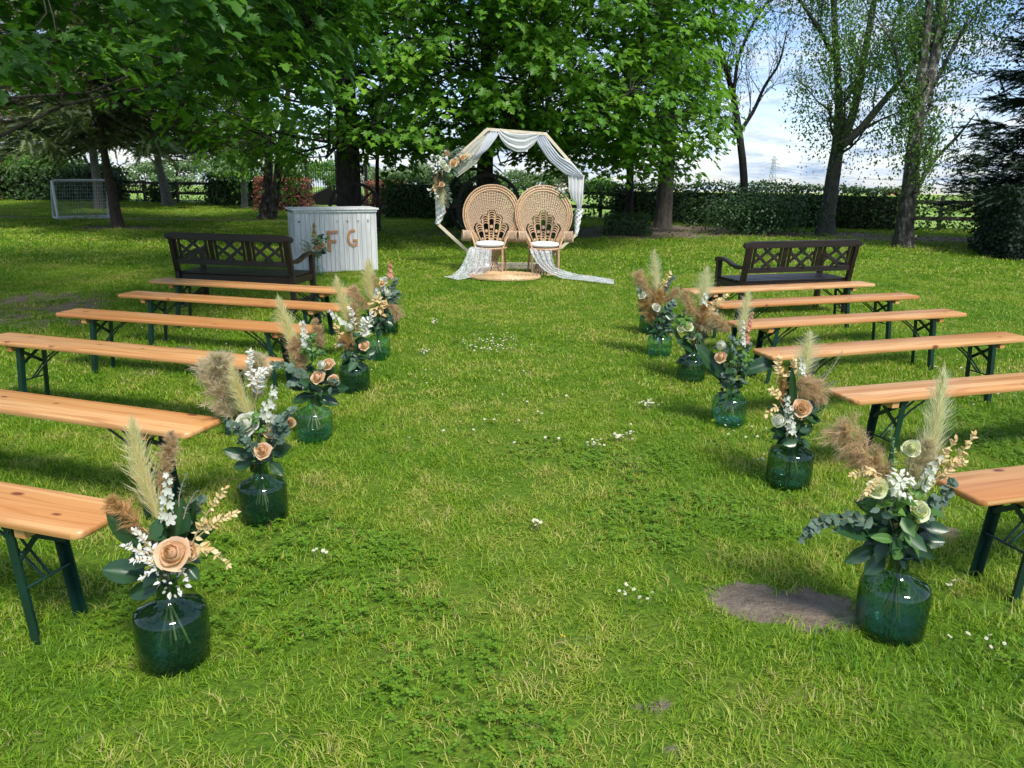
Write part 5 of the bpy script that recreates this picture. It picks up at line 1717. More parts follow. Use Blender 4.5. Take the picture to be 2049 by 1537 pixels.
def b3(P):
    return np.array([(x, back_y(x, z), z) for x, z in P])

def inside(P, x, z):
    n = len(P)
    c = False
    j = n - 1
    for i in range(n):
        xi, zi, xj, zj = P[i][0], P[i][1], P[j][0], P[j][1]
        if (zi > z) != (zj > z) and x < (xj - xi) * (z - zi) / (zj - zi) + xi:
            c = not c
        j = i
    return c

PETALS = [(-0.205, 0.745), (-0.105, 0.875), (0.0, 0.945), (0.105, 0.875), (0.205, 0.745)]
PBASE = [(-0.115, 0.45), (-0.055, 0.45), (0, 0.45), (0.055, 0.45), (0.115, 0.45)]

def in_shell(x, z, r=0.068):
    for (tx, tz), (bx, bz) in zip(PETALS, PBASE):
        a, b = np.array((bx, bz)), np.array((tx, tz - 0.055))
        p = np.array((x, z))
        f = np.clip(np.dot(p - a, b - a) / np.dot(b - a, b - a), 0, 1)
        if np.linalg.norm(p - (a + (b - a) * f)) < r * (0.55 + 0.45 * f):
            return True
    return z < 0.5

def make_chair():
    t = thing('peacock_chair', 'chair', 'chair', (0, 0, 0), 0, 'rattan peacock chairs under the arch')
    rt, wv = M['rattan'], M['rattan_weave']
    o100, o93, o90, o86 = [b3(outline(s)) for s in (1.0, 0.925, 0.90, 0.86)]
    MB().tube(o100, 0.011, 7).build('outer_hoop', rt, t, smooth=True)
    MB().tube(o93, 0.014, 7).build('middle_hoop', rt, t, smooth=True)
    g = MB()
    g.grid(np.stack([o93 + np.array([0, 0.006, 0]), o86 + np.array([0, 0.006, 0])], 1))
    g.build('rim_band', wv, t, smooth=True)
    MB().tube(o86, 0.014, 7).build('inner_hoop', rt, t, smooth=True)
    lace = MB()
    n = 74
    a, b = b3(outline(0.995, n)), b3(outline(0.935, n))
    for k in range(n - 1):
        m = (a[k] + a[k + 1]) / 2
        lace.ribbon([b[k], (b[k] + a[k]) / 2 + (0, -0.004, 0), a[k]], 0.012, (0, -1, 0))
    o = lace.build('lace_border', wv, t)
    o['kind'] = 'stuff'
    # woven field of the back
    wvm = MB()
    lim = outline(0.865, 50)
    C = np.array([0.0, 0.36])
    for ang in np.arange(-62, 62.1, 2.7):
        d = np.array([math.sin(R_(ang)), math.cos(R_(ang))])
        run = []
        for q in np.arange(0.10, 1.02, 0.02):
            p = C + d * q
            ok = inside(lim, *p) and not in_shell(*p)
            if ok:
                run.append((p[0], back_y(*p) - 0.003 * ((len(run) % 2) * 2 - 1), p[1]))
            if (not ok or q > 0.99) and len(run) > 1:
                wvm.ribbon(run, 0.0145, (0, -1, 0))
                run = []
            elif not ok:
                run = []
    for q in np.arange(0.14, 1.0, 0.0225):
        run = []
        for ang in np.arange(-66, 66.1, 2.2):
            p = C + q * np.array([math.sin(R_(ang)), math.cos(R_(ang))])
            ok = inside(lim, *p) and not in_shell(*p)
            if ok:
                run.append((p[0], back_y(*p) + 0.003, p[1]))
            if (not ok or ang > 65) and len(run) > 1:
                wvm.ribbon(run, 0.0140, (0, -1, 0))
                run = []
            elif not ok:
                run = []
    o = wvm.build('woven_back', wv, t)
    o['kind'] = 'stuff'
    # the fan of hoops in the middle
    for (tx, tz), (bx, bz) in zip(PETALS, PBASE):
        T_, B_ = np.array((tx, tz)), np.array((bx, bz))
        ax = (T_ - B_) / np.linalg.norm(T_ - B_)
        sd = np.array((ax[1], -ax[0]))
        L = np.linalg.norm(T_ - B_)
        hoops = MB()
        def arch(top, r, leg):
            c = T_ - ax * (top + r)
            pts = [c + sd * r * -math.cos(an) + ax * r * math.sin(an) for an in np.linspace(0, math.pi, 11)]
            return b3(pts) + np.array([0, -0.006, 0])
        r0 = 0.054
        full = arch(0, r0, 0.0)
        lo = b3([B_ - sd * 0.024]) + np.array([0, -0.006, 0])
        hi = b3([B_ + sd * 0.024]) + np.array([0, -0.006, 0])
        MB().tube(np.concatenate([lo, full, hi]), 0.0085, 6).build('petal_hoop', rt, t, smooth=True)
        for k in range(1, 4):
            hoops.tube(arch(0.036 * k, r0 - 0.004, 0.0), 0.0085, 5)
        disc_at = [0.255]
        k = 0
        q = 0.30
        while q < L - 0.06:
            rr = max(0.020, r0 * (1 - 0.62 * q / L))
            hoops.tube(arch(q, rr, 0.0), 0.0075, 5)
            q += 0.036
        hoops.build('hoop_ladder', rt, t, smooth=True)
        for dd in (0.235, 0.235 + 0.20):
            if dd > L - 0.04:
                continue
            c = T_ - ax * dd
            rr = max(0.02, r0 * 0.7 * (1 - 0.55 * dd / L))
            c3 = b3([c])[0] + np.array([0, -0.012, 0])
            m = MB().lathe([(0, -0.006), (rr * 0.9, -0.005), (rr, 0), (rr * 0.9, 0.005), (0, 0.006)], 14)
            m.build('cane_disc', rt, t, smooth=True, xf=Matrix.Translation(c3.tolist()) @ Matrix.Rotation(R_(90), 4, 'X'))
    # seat
    m = MB().lathe([(0.0, 0.425), (0.235, 0.425), (0.255, 0.412), (0.25, 0.385), (0.20, 0.375), (0, 0.38)], 28, (0, -0.02, 0))
    m.build('seat', wv, t, smooth=True)
    MB().tube([(0.255 * math.cos(a), -0.02 + 0.255 * math.sin(a), 0.41) for a in np.linspace(0, 6.283, 30, endpoint=False)], 0.014, 7, closed=True).build('seat_hoop', rt, t, smooth=True)
    # hourglass base
    def rb(z):
        return 0.105 + 0.125 * abs((z - 0.20) / 0.20) ** 1.5
    bs = MB()
    n = 26
    for k in range(n):
        for s in (-1, 1):
            pts = []
            for z in np.linspace(0.005, 0.375, 13):
                a = k * 6.283 / n + s * z * 2.3
                pts.append((rb(z) * math.cos(a), rb(z) * math.sin(a), z))
            P = np.array(pts)
            bs.tube(P, 0.0055, 4, False)
    o = bs.build('woven_base', wv, t)
    o['kind'] = 'stuff'
    for z in (0.012, 0.20, 0.36):
        MB().tube([(rb(z) * math.cos(a), rb(z) * math.sin(a), z) for a in np.linspace(0, 6.283, 28, endpoint=False)], 0.013, 6, closed=True).build('base_hoop', rt, t, smooth=True)
    # legs and arms
    for s in (-1, 1):
        MB().tube([(s * 0.20, -0.20, 0.0), (s * 0.205, -0.195, 0.22), (s * 0.20, -0.18, 0.43)], 0.017, 8).build('leg', rt, t, smooth=True)
        MB().tube([(s * 0.235, 0.16, 0.0), (s * 0.225, 0.15, 0.24), (s * 0.20, 0.13, 0.45)], 0.015, 8).build('leg', rt, t, smooth=True)
        MB().tube([(s * 0.21, -0.19, 0.41), (s * 0.245, -0.15, 0.52), (s * 0.30, -0.08, 0.635), (s * 0.345, 0.02, 0.655), (s * 0.34, 0.13, 0.62)], 0.015, 8).build('arm_rail', rt, t, smooth=True)
        arm = MB()
        for k in range(7):
            f = k / 6
            top = np.array([s * (0.235 + 0.10 * f), -0.17 + 0.27 * f, 0.50 + 0.14 * min(1, f * 1.4)])
            arm.tube([(s * (0.21 + 0.02 * f), -0.17 + 0.30 * f, 0.42), top], 0.008, 5)
        arm.build('arm_spindle', rt, t, smooth=True)
        roll = MB()
        c0 = np.array([s * 0.365, -0.06, 0.585])
        axd = unit(np.array([s * 0.93, -0.25, 0.05]))
        u = unit(np.cross(axd, [0, 0, 1]))
        w_ = np.cross(axd, u)
        for k in range(18):
            for d in (-1, 1):
                pts = [c0 + axd * (q * 0.12 - 0.06) + 0.078 * (math.cos(k * 6.283 / 18 + d * q * 0.9) * u + math.sin(k * 6.283 / 18 + d * q * 0.9) * w_) for q in np.linspace(0, 1, 5)]
                roll.tube(pts, 0.006, 4, False)
        for q in (-0.06, 0.06):
            roll.tube([c0 + axd * q + 0.08 * (math.cos(a) * u + math.sin(a) * w_) for a in np.linspace(0, 6.283, 20, endpoint=False)], 0.011, 6, closed=True)
        o = roll.build('arm_roll', wv, t)
    return t

chair0 = make_chair()
CY = 12.12
c1, c2 = at(981, 500, CY), at(1089, 500, CY)
chair0.location = (c1.x, CY, 0)
chair0.rotation_euler = (0, 0, R_(-3))
chair0['label'] = 'rattan peacock chair nearer the white counter, lace pooled at its feet'
ch2 = copy_tree(chair0)
ch2.location = (c2.x, CY - 0.02, 0)
ch2.rotation_euler = (0, 0, R_(4))
ch2['label'] = 'rattan peacock chair with a flower sprig pinned to its back'
for (c, ry, lab) in ((c1, -3, 'round white cushion on the peacock chair nearer the counter'), (c2, 4, 'round white cushion on the flower pinned peacock chair')):
    m = MB().lathe([(0, 0.0), (0.17, 0.0), (0.215, 0.010), (0.232, 0.034), (0.215, 0.060), (0.16, 0.072), (0, 0.074)], 28)
    o = m.build('cushion', M['white_cloth'], smooth=True)
    o.location = (c.x, CY - 0.06, 0.432)
    tag(o, lab, 'cushion', 'seat cushions')

# ------------------------------------------------------------------ cloth
def spline(P, n):
    P = np.array([v3(p) for p in P])
    if len(P) == 2:
        P = np.array([P[0], (P[0] + P[1]) / 2, P[1]])
    s = np.linspace(0, len(P) - 1, n)
    Q = np.stack([np.interp(s, range(len(P)), P[:, c]) for c in range(3)], 1)
    for _ in range(max(2, n // (len(P) * 2))):
        Q[1:-1] = (Q[:-2] + 2 * Q[1:-1] + Q[2:]) / 4
    return Q

def cloth(A, B, nu=40, nv=26, folds=5, amp=0.03, seed=0, sag=0.0, ripple=0.0, nrm=(0, -1, 0.1), floor=None):
    """sheet between two edge curves, gathered into folds that run along them"""
    rng = np.random.default_rng(seed)
    a, b = spline(A, nu), spline(B, nu)
    t = np.linspace(0, 1, nv)
    P = a[:, None] * (1 - t)[None, :, None] + b[:, None] * t[None, :, None]
    ph = rng.uniform(0, 6.28, 3)
    u = np.linspace(0, 1, nu)[:, None]
    f = np.sin(2 * math.pi * folds * t[None] + ph[0] + 1.2 * np.sin(3 * u + ph[1])) + 0.5 * np.sin(2 * math.pi * folds * 1.9 * t[None] + ph[2] + 2 * u)
    P = P + np.array(unit(np.array(nrm, float)))[None, None] * (amp * f)[..., None]
    P[..., 2] -= sag * (4 * t * (1 - t))[None] * np.sin(math.pi * np.clip(u, 0, 1))
    if ripple:
        P += rng.normal(0, ripple, P.shape)
    if floor is not None:
        P[..., 2] = np.maximum(P[..., 2], floor + 0.012 * np.abs(f))
    return P

def cloth_obj(name, P, mat, root=None):
    return MB().grid(P).build(name, mat, root, smooth='all')

Yd = CY - 0.30
W = lambda x, y, Y=Yd: v3(at(x, y, Y))
Gd = lambda x, y, z=0.02: v3(on_ground(x, y, z))
P = cloth([W(944, 494, 11.9), W(938, 497, 11.80), W(930, 520, 11.72), W(920, 538, 11.66), Gd(905, 550, 0.05), Gd(888, 556)], [W(982, 496, 11.9), W(984, 500, 11.80), W(983, 520, 11.72), W(984, 534, 11.66), Gd(975, 546, 0.06), Gd(915, 562)], 46, 30, 5, 0.022, 2, floor=0.03, ripple=0.003)
o = cloth_obj('lace_veil', P, M['lace'])
tag(o, 'white lace cloth spilling off the chair nearer the counter', 'cloth', 'lace cloths over the chair seats')
P = cloth([W(1060, 497, 11.9), W(1061, 503, 11.80), W(1072, 524, 11.70), W(1090, 543, 11.60), Gd(1120, 556, 0.05), Gd(1165, 563), Gd(1228, 571)], [W(1102, 497, 11.9), W(1104, 503, 11.80), W(1106, 522, 11.74), W(1112, 535, 11.70), Gd(1140, 545, 0.06), Gd(1180, 554), Gd(1228, 563)], 56, 28, 4, 0.022, 3, floor=0.03, ripple=0.003)
o = cloth_obj('lace_veil', P, M['lace'])
tag(o, 'white lace cloth trailing across the lawn from the flower pinned chair', 'cloth', 'lace cloths over the chair seats')

# ------------------------------------------------------------------ jute mat
rc = on_ground(1009, 557)
mb = MB()
mb.lathe([(0.0, 0.036), (0.52, 0.036), (0.55, 0.03), (0.55, 0.018), (0, 0.018)], 60)
for k in range(9):
    r = 0.06 + k * 0.058
    n = 70
    mb.tube([((r + 0.004 * math.sin(a * 17)) * math.cos(a), (r + 0.004 * math.sin(a * 17)) * math.sin(a), 0.036 + 0.003 * math.sin(a * 40 + k)) for a in np.linspace(0, 6.283, n, endpoint=False)], 0.026, 5, closed=True)
o = mb.build('jute_rug', M['jute'], smooth=True)
o.location = (rc.x, rc.y, 0.0)
o.scale = (1, 0.72, 1)
tag(o, 'round braided jute rug in front of the peacock chairs', 'rug')

# ------------------------------------------------------------------ octagonal arch with drapes
YA = 12.95
OCT = [(-0.44, 2.19), (0.49, 2.13), (1.11, 1.47), (1.03, 0.55), (0.45, 0.03), (-0.52, 0.03), (-1.26, 0.70), (-1.28, 1.46)]
arch = thing('wedding_arch', 'pale wooden octagonal arch draped in white voile', 'arch', (0, YA, 0))
for k in range(8):
    a, b = np.array(OCT[k]), np.array(OCT[(k + 1) % 8])
    d = (b - a) / np.linalg.norm(b - a)
    m = MB().bar((a[0] - d[0] * 0.018, 0, a[1] - d[1] * 0.018), (b[0] + d[0] * 0.018, 0, b[1] + d[1] * 0.018), 0.045 + 0.001 * (k % 2), 0.045 + 0.001 * (k % 2), up=(0, 1, 0))
    m.build('frame_beam', M['palewood'], arch, bevel=0.003)
for s, y in ((-1, -0.28), (1, 0.28)):
    MB().bar((-0.52, y, 0.025), (0.45, y, 0.025), 0.04, 0.04).build('foot_rail', M['palewood'], arch, bevel=0.003)
for x in (-0.50, 0.43):
    MB().bar((x, -0.30, 0.065), (x, 0.30, 0.065), 0.04, 0.04).build('foot_bar', M['palewood'], arch, bevel=0.003)
def D(x, y, off=0.0):
    p = at(x, y, YA + off)
    return np.array([p.x, p.y, p.z])
def drape(name, A, B, mat, label, **kw):
    o = cloth_obj(name, cloth(A, B, **kw), mat)
    return tag(o, label, 'drape', 'voile drapes on the arch')
drape('voile_drape', [D(996, 262, -.03), D(1001, 278, -.05), D(1014, 294, -.06), D(1033, 304, -.06), D(1052, 303, -.06), D(1068, 290, -.05), D(1078, 274, -.03)], [D(1000, 258, 0), D(1012, 262, -.02), D(1022, 264, -.02), D(1036, 265, -.02), D(1050, 266, -.02), D(1062, 264, -.02), D(1082, 264, 0)], M['drape_white'], 'sheer white swag hanging from the top beam of the arch', nu=40, nv=24, folds=3, amp=0.014, seed=4)
drape('voile_drape', [D(970, 258, .03), D(945, 283, -.03), D(915, 312, -.04), D(895, 336, -.05)], [D(988, 258, .03), D(972, 295, -.05), D(955, 325, -.06), D(915, 355, -.05)], M['drape_ivory'], 'ivory voile drape gathered down to the arch flowers', nu=36, nv=22, folds=4, amp=0.014, seed=5)
drape('voile_drape', [D(984, 258, .0), D(966, 284, -.05), D(957, 304, -.06), D(945, 318, -.06)], [D(1004, 258, .0), D(992, 278, -.06), D(975, 300, -.07), D(952, 318, -.07)], M['drape_blue'], 'pale blue voile drape beside the ivory one at the arch top', nu=36, nv=20, folds=4, amp=0.013, seed=6)
drape('voile_drape', [D(1066, 265, .0), D(1077, 290, -.05), D(1098, 321, -.06), D(1130, 349, -.06), D(1164, 357, -.04)], [D(1088, 268, .0), D(1104, 292, -.05), D(1122, 314, -.07), D(1146, 326, -.07), D(1168, 353, -.04)], M['drape_blue'], 'pale blue and white voile swept across to the shoulder of the arch', nu=44, nv=26, folds=5, amp=0.015, seed=7)
drape('voile_drape', [D(1137, 352, -.04), D(1138, 380, -.07), D(1143, 396, -.07), D(1153, 408, -.06), D(1155, 422, -.05)], [D(1169, 354, -.02), D(1167, 385, -.06), D(1166, 405, -.05), D(1163, 416, -.04), D(1160, 422, -.03)], M['drape_white'], 'white voile tail hanging at the outer side of the arch', nu=40, nv=22, folds=4, amp=0.016, seed=8)
def wrap(label, pts, rads, seed):
    rng = np.random.default_rng(seed)
    Q = spline(pts, 34)
    rr = np.interp(np.linspace(0, len(rads) - 1, 34), range(len(rads)), rads)
    an = np.linspace(0, 2 * math.pi, 18, endpoint=False)
    Pg = np.array([[q + np.array([math.cos(a), math.sin(a), 0]) * r * (1 + 0.16 * math.sin(3 * a + i * 0.75) + 0.10 * math.sin(5 * a - i * 1.3)) for a in an] for i, (q, r) in enumerate(zip(Q, rr))])
    o = MB().grid(Pg, closed=True).build('voile_wrap', M['white_cloth'], smooth='all')
    tag(o, label, 'drape', 'voile drapes on the arch')
wrap('white voile wound tightly down the outer side of the arch', [D(1159, 418), D(1156, 440), D(1153, 468)], [0.065, 0.05, 0.03], 9)
wrap('white voile wound round the arch below its flowers', [D(880, 400), D(883, 422), D(876, 448)], [0.05, 0.075, 0.04], 10)
# ------------------------------------------------------------------ flower pieces
def plume(root, a, b, w, mat, seed, fluffy=0.0, arch=(0, 0, 0), n=420, name='plume'):
    """grass plume: fine strands leaving a bent axis from a to b"""
    rng = np.random.default_rng(seed)
    a, b = v3(a), v3(b)
    L = np.linalg.norm(b - a)
    ctl = (a + b) / 2 + np.array(arch, float) * L
    if fluffy:
        m = 104
        per = n // m
        n = m * per
        s = np.repeat(np.clip(rng.beta(1.0, 1.25, m), 0, 0.97), per)
    else:
        s = np.clip(rng.beta(1.05, 1.35, n), 0, 0.97)
    bez = lambda q: ((1 - q) ** 2)[:, None] * a + (2 * q * (1 - q))[:, None] * ctl + (q ** 2)[:, None] * b
    P = bez(s)
    T = unit(bez(np.minimum(s + 0.03, 1.03)) - bez(s))
    rnd = np.repeat(rng.normal(0, 1, (m, 3)), per, 0) if fluffy else rng.normal(0, 1, (n, 3))
    Rd = unit(rnd - T * np.sum(rnd * T, 1, keepdims=True))
    body = np.sin(np.clip(0.12 + s * 0.95, 0, 1) * math.pi) ** 0.6
    reach = w * 0.62 * body * rng.uniform(0.1, 1.15, n)
    if fluffy:
        # side tufts, each a small brush of hairs
        reach = np.repeat(w * 0.60 * body[::per][:m] * rng.uniform(0.4, 1.1, m), per)
        bd = unit(T * np.repeat(rng.uniform(0.6, 1.5, m), per)[:, None] + Rd)
        f = rng.uniform(0.0, 1.0, n)
        P = P + bd * (reach * 1.15 * f)[:, None]
        P[:, 2] -= 0.22 * reach * f * f * fluffy
        dv = unit(bd + rng.normal(0, 0.42, (n, 3)) + np.array([0, 0, -0.12])) * (0.22 * w * rng.uniform(0.5, 1.2, n) + L * 0.02)[:, None]
        reach = reach * 0.2
        drop = -0.25 * reach * fluffy
    else:
        fw = L * rng.uniform(0.16, 0.34, n) * (1.05 - 0.75 * s)
        dv = T * fw[:, None] + Rd * (reach * rng.uniform(0.25, 1.0, n))[:, None]
        drop = -0.05 * reach
    mid = P + dv * 0.55 + Rd * (reach * 0.10)[:, None]
    tip = P + dv + np.array([0, 0, 1.0]) * drop[:, None]
    V_ = unit(P - np.array([0, 0, 0]) + np.array([0, -1.0, 0.3]))
    sd = unit(np.cross(dv, rng.normal(0, 1, (n, 3))))
    wd = np.maximum(0.0009, L * (0.0088 if fluffy else 0.0042)) * rng.uniform(0.6, 1.3, n)
    B1, B2 = P - sd * wd[:, None] / 2, P + sd * wd[:, None] / 2
    M1, M2 = mid - sd * wd[:, None] * 0.42, mid + sd * wd[:, None] * 0.42
    V = np.stack([B1, B2, M1, M2, tip], 1).reshape(-1, 3)
    f = np.array([(0, 1, 3), (0, 3, 2), (2, 3, 4)])
    F = (f[None] + (np.arange(n) * 5)[:, None, None]).reshape(-1, 3)
    tint = np.clip(rng.uniform(0.1, 0.8, n)[:, None] + np.array([-0.15, -0.15, 0.1, 0.1, 0.25])[None], 0, 1).ravel()
    if fluffy:
        V = np.stack([B1, B2, tip], 1).reshape(-1, 3)
        F = np.arange(3 * n).reshape(-1, 3)
        tint = np.clip(np.repeat(rng.uniform(0.0, 0.5, m), per)[:, None] + rng.uniform(0, 0.3, n)[:, None] + np.array([-0.1, -0.1, 0.25])[None], 0, 1).ravel()
    # stalk
    q = np.linspace(0, 0.95, 7)
    o = np_mesh(name, V, F, M[mat], tint, root)
    o['kind'] = 'stuff'
    MB().tube(bez(q), np.linspace(max(0.0022, L * 0.008), 0.0008, 7), 5).build('stalk', M['stem_dry'], o, smooth=True)
    return o

def _petal_rose(kind, seed):
    rng = np.random.default_rng(seed)
    mb = MB()
    if kind == 'rose':
        rings = [(3, 0.15, 0.86, 0.0, 0.85), (3, 0.27, 0.84, 0.0, 0.6), (4, 0.40, 0.80, 0.04, 0.42), (5, 0.55, 0.72, 0.10, 0.26), (5, 0.70, 0.62, 0.25, 0.12), (6, 0.86, 0.52, 0.42, 0.0)]
    else:
        rings = [(4, 0.25, 0.95, 0.0, 0.9), (5, 0.50, 0.95, 0.0, 0.7), (6, 0.74, 0.88, 0.0, 0.45), (7, 0.92, 0.72, 0.05, 0.2)]
    for ri, (n, rad, hgt, flare, close) in enumerate(rings):
        off = rng.uniform(0, 6.28)
        for k in range(n):
            a0 = off + k * 6.283 / n
            half = 3.1416 / n * (1.5 if ri < 3 else 1.22)
            fl = flare * rng.uniform(0.7, 1.35)
            dz, wv_ = rng.uniform(-0.05, 0.05), rng.uniform(0, 6)
            Pg = []
            for v in np.linspace(0, 1, 5):
                row = []
                for u in np.linspace(-1, 1, 5):
                    a = a0 + u * half * (1 - 0.25 * (v - 0.6) ** 2)
                    rr = rad * (0.35 + 0.65 * math.sin(min(1, v * 1.15 + 0.05) * 1.57)) + fl * v ** 3 * 0.34 + (0.07 if ri > 2 else 0.04) * u * (1 if k % 2 else -1) + 0.03 * math.sin(3 * u + wv_) * v * v + 0.05 * v * abs(u) * (-1 if kind != 'rose' else 0.4)
                    rr *= 1 - close * v ** 2.5
                    z = hgt * v + dz * v - (0.10 if ri < 3 else 0.20) * abs(u) ** 2.2 * v - fl * 0.26 * v ** 4 - 0.06 * ri
                    row.append((rr * math.cos(a), rr * math.sin(a), z))
                Pg.append(row)
            tn = np.repeat(np.clip(0.35 + ri / len(rings) * 0.5 + np.linspace(-0.05, 0.25, 5) + rng.uniform(-0.06, 0.06), 0, 1), 5)
            mb.grid(np.array(Pg), 0, tn)
    # green cup under the bloom
    mb.lathe([(0.0, -0.45), (0.16, -0.40), (0.22, -0.22), (0.10, -0.1)], 8, mat=1)
    return mb

_proto = {}
def bloom(root, c, r, mat, facing, seed, kind='rose', name='rose'):
    key = (kind, mat, seed % 3)
    if key not in _proto:
        o = _petal_rose(kind, 5 + seed % 3).build(name, [M[mat], M['midleaf']], smooth='all')
        COL.objects.unlink(o)
        _proto[key] = o.data
    o = bpy.data.objects.new(name, _proto[key])
    q = Vector(facing).normalized().to_track_quat('Z', 'Y')
    o.matrix_basis = Matrix.Translation(Vector(c)) @ q.to_matrix().to_4x4() @ Matrix.Rotation(seed * 1.7, 4, 'Z') @ Matrix.Scale(r, 4)
    return link(o, root)

def big_leaf(root, a, b, w, seed, mat='darkleaf', curl=0.25, name='leaf'):
    rng = np.random.default_rng(seed)
    a, b = v3(a), v3(b)
    L = np.linalg.norm(b - a)
    y = unit(b - a)
    view = unit(np.array([0, -0.8, 0.62]) + rng.normal(0, 0.22, 3))
    x = unit(np.cross(y, view))
    z = np.cross(x, y)
    Pg = []
    for v in np.linspace(0, 1, 9):
        hw = w / 2 * (math.sin(math.pi * min(1, v * 0.93 + 0.05)) ** 0.75) * (1.0 if v < 1 else 0.02)
        row = []
        for u in np.linspace(-1, 1, 7):
            p = a + y * L * v + x * hw * u + z * (hw * 0.32 * abs(u) - curl * L * 0.35 * v * v + 0.02 * L * math.sin(v * 14 + abs(u) * 3) * abs(u) * 0.6)
            row.append(p)
        Pg.append(row)
    tn = np.tile(np.array([0.35, 0.5, 0.4, 0.95, 0.4, 0.5, 0.35]), 9) + rng.uniform(-0.15, 0.15)
    return MB().grid(np.array(Pg), 0, np.clip(tn, 0, 1)).build(name, M[mat], root, smooth='all')

def leafy_stem(root, pts, size, mat, seed, pair=0.9, wide=1.0, n=11, name='sprig', stem='stem_dry', tpl=None):
    """a stem with leaves in pairs"""
    rng = np.random.default_rng(seed)
    Q = spline(pts, 14)
    tpl = tpl or OVAL
    f = np.linspace(0.18, 1.0, n) * 13
    P, N, T, S = [], [], [], []
    for q in f:
        j = min(int(q), 12)
        p = Q[j] + (Q[j + 1] - Q[j]) * (q - j)
        t = unit(Q[j + 1] - Q[j])
        sd = unit(np.cross(t, np.array([0, -1, 0.2]) + rng.normal(0, 0.5, 3)))
        for s in (-1, 1):
            if rng.uniform() < pair:
                P.append(p)
                T.append(unit(t * rng.uniform(0.4, 0.9) + sd * s * rng.uniform(0.6, 1.0) + rng.normal(0, 0.15, 3)))
                N.append(unit(np.array([0, -0.8, 0.7]) + rng.normal(0, 0.45, 3)))
                S.append(size * rng.uniform(0.75, 1.2) * (1.1 - 0.45 * q / 13))
    P.append(Q[-1])
    T.append(unit(Q[-1] - Q[-2]))
    N.append(unit(np.array([0, -0.8, 0.6])))
    S.append(size * 0.7)
    S = np.array(S)
    V, F = scatter_mesh(tpl, np.array(P), np.array(N), np.array(T), np.stack([S * wide, S, S], 1))
    o = np_mesh(name, V, F, M[mat], np.repeat(rng.uniform(0, 1, len(P)), len(tpl[0])), root)
    MB().tube(Q, np.linspace(0.0022, 0.001, 14), 5).build('stalk', M[stem], o, smooth=True)
    return o

def flower_spike(root, a, b, w, mat, seed, n=15, name='flower_spike'):
    rng = np.random.default_rng(seed)
    a, b = v3(a), v3(b)
    L = np.linalg.norm(b - a)
    V, F, C = [], [], []
    for k in range(n):
        f = (k + 0.5) / n
        p = a + (b - a) * f
        d = unit(np.array([math.cos(k * 2.4), math.sin(k * 2.4) - 0.55, 0.25]) + rng.normal(0, 0.2, 3))
        c = p + d * w * 0.30 * (1 - 0.5 * f)
        r = w * 0.36 * (1 - 0.5 * f) * rng.uniform(0.8, 1.2)
        u = unit(np.cross(d, [0, 0, 1.0]))
        v = np.cross(d, u)
        i0 = len(V)
        V.append(c - d * r * 0.25)
        ph = rng.uniform(0, 6)
        for j in range(20):
            an = ph + j * 6.283 / 20
            rr = r * (0.62 + 0.42 * abs(math.sin(2.5 * (an - ph))))
            V.append(c + rr * (math.cos(an) * u + math.sin(an) * v) + d * r * 0.25 * abs(math.sin(2.5 * (an - ph))))
        F += [(i0, i0 + 1 + j, i0 + 1 + (j + 1) % 20) for j in range(20)]
        C += [rng.uniform(0.3, 1)] * 21
    o = np_mesh(name, np.array(V), np.array(F), M[mat], np.array(C), root)
    MB().tube([a - (b - a) * 0.15, (a + b) / 2, b], [0.003, 0.0025, 0.001], 5).build('stalk', M['stem'], o, smooth=True)
    return o

def filler(root, c, r, n, leaf, mat, seed, name='foliage_tuft', tpl=None, zs=1.0):
    rng = np.random.default_rng(seed)
    d = unit(rng.normal(0, 1, (n, 3)))
    P = v3(c) + d * (r * rng.uniform(0.25, 1.0, n) ** 0.6)[:, None] * np.array([1, 1, zs])
    tpl = tpl or OVAL
    V, F = scatter_mesh(tpl, P, unit(d * 0.5 + np.array([0, -0.5, 0.8]) + rng.normal(0, 0.4, (n, 3))), unit(d + np.array([0, 0, 0.4]) + rng.normal(0, 0.3, (n, 3))), leaf * rng.uniform(0.6, 1.3, n))
    o = np_mesh(name, V, F, M[mat], np.repeat(rng.uniform(0, 1, n), len(tpl[0])), root)
    o['kind'] = 'stuff'
    return o

# ------------------------------------------------------------------ vases
VPROF = [(0.0, 0.004), (0.092, 0.004), (0.106, 0.010), (0.1125, 0.026), (0.1135, 0.10), (0.1125, 0.172), (0.107, 0.187), (0.095, 0.197), (0.060, 0.212), (0.040, 0.224), (0.034, 0.240), (0.033, 0.285), (0.038, 0.296), (0.041, 0.300)]
_vase = {}
def vase(loc, label, glass, scale=1.0, water=True, tilt=0.0):
    t = thing('glass_vase', label, 'vase', loc, loc[0] * 5, 'bottle vases along the aisle')
    key = glass
    if key not in _vase:
        b = MB().lathe(VPROF, 40).build('bottle', M[glass], t, smooth=True)
        rim = MB().tube([(0.041 * math.cos(a), 0.041 * math.sin(a), 0.300) for a in np.linspace(0, 6.283, 28, endpoint=False)], 0.0045, 8, closed=True).build('lip', M[glass], t, smooth=True)
        base = MB().lathe([(0.0, 0.016), (0.085, 0.013), (0.100, 0.018), (0.105, 0.030), (0.098, 0.024), (0.06, 0.022), (0.0, 0.030)], 32).build('thick_base', M[glass if glass != 'glass_dark' else 'glass_teal'], t, smooth=True)
        wz = 0.085 if glass == 'glass_dark' else 0.095
        wa = MB().lathe([(0.0, 0.033), (0.098, 0.033), (0.107, 0.045), (0.108, wz), (0.0, wz)], 32).build('water', M['water'], t, smooth=True)
        _vase[key] = (b, rim, base, wa)
    else:
        for p in _vase[key]:
            c = p.copy()
            COL.objects.link(c)
            c.parent = t
    t.scale = (scale, scale, scale)
    return t

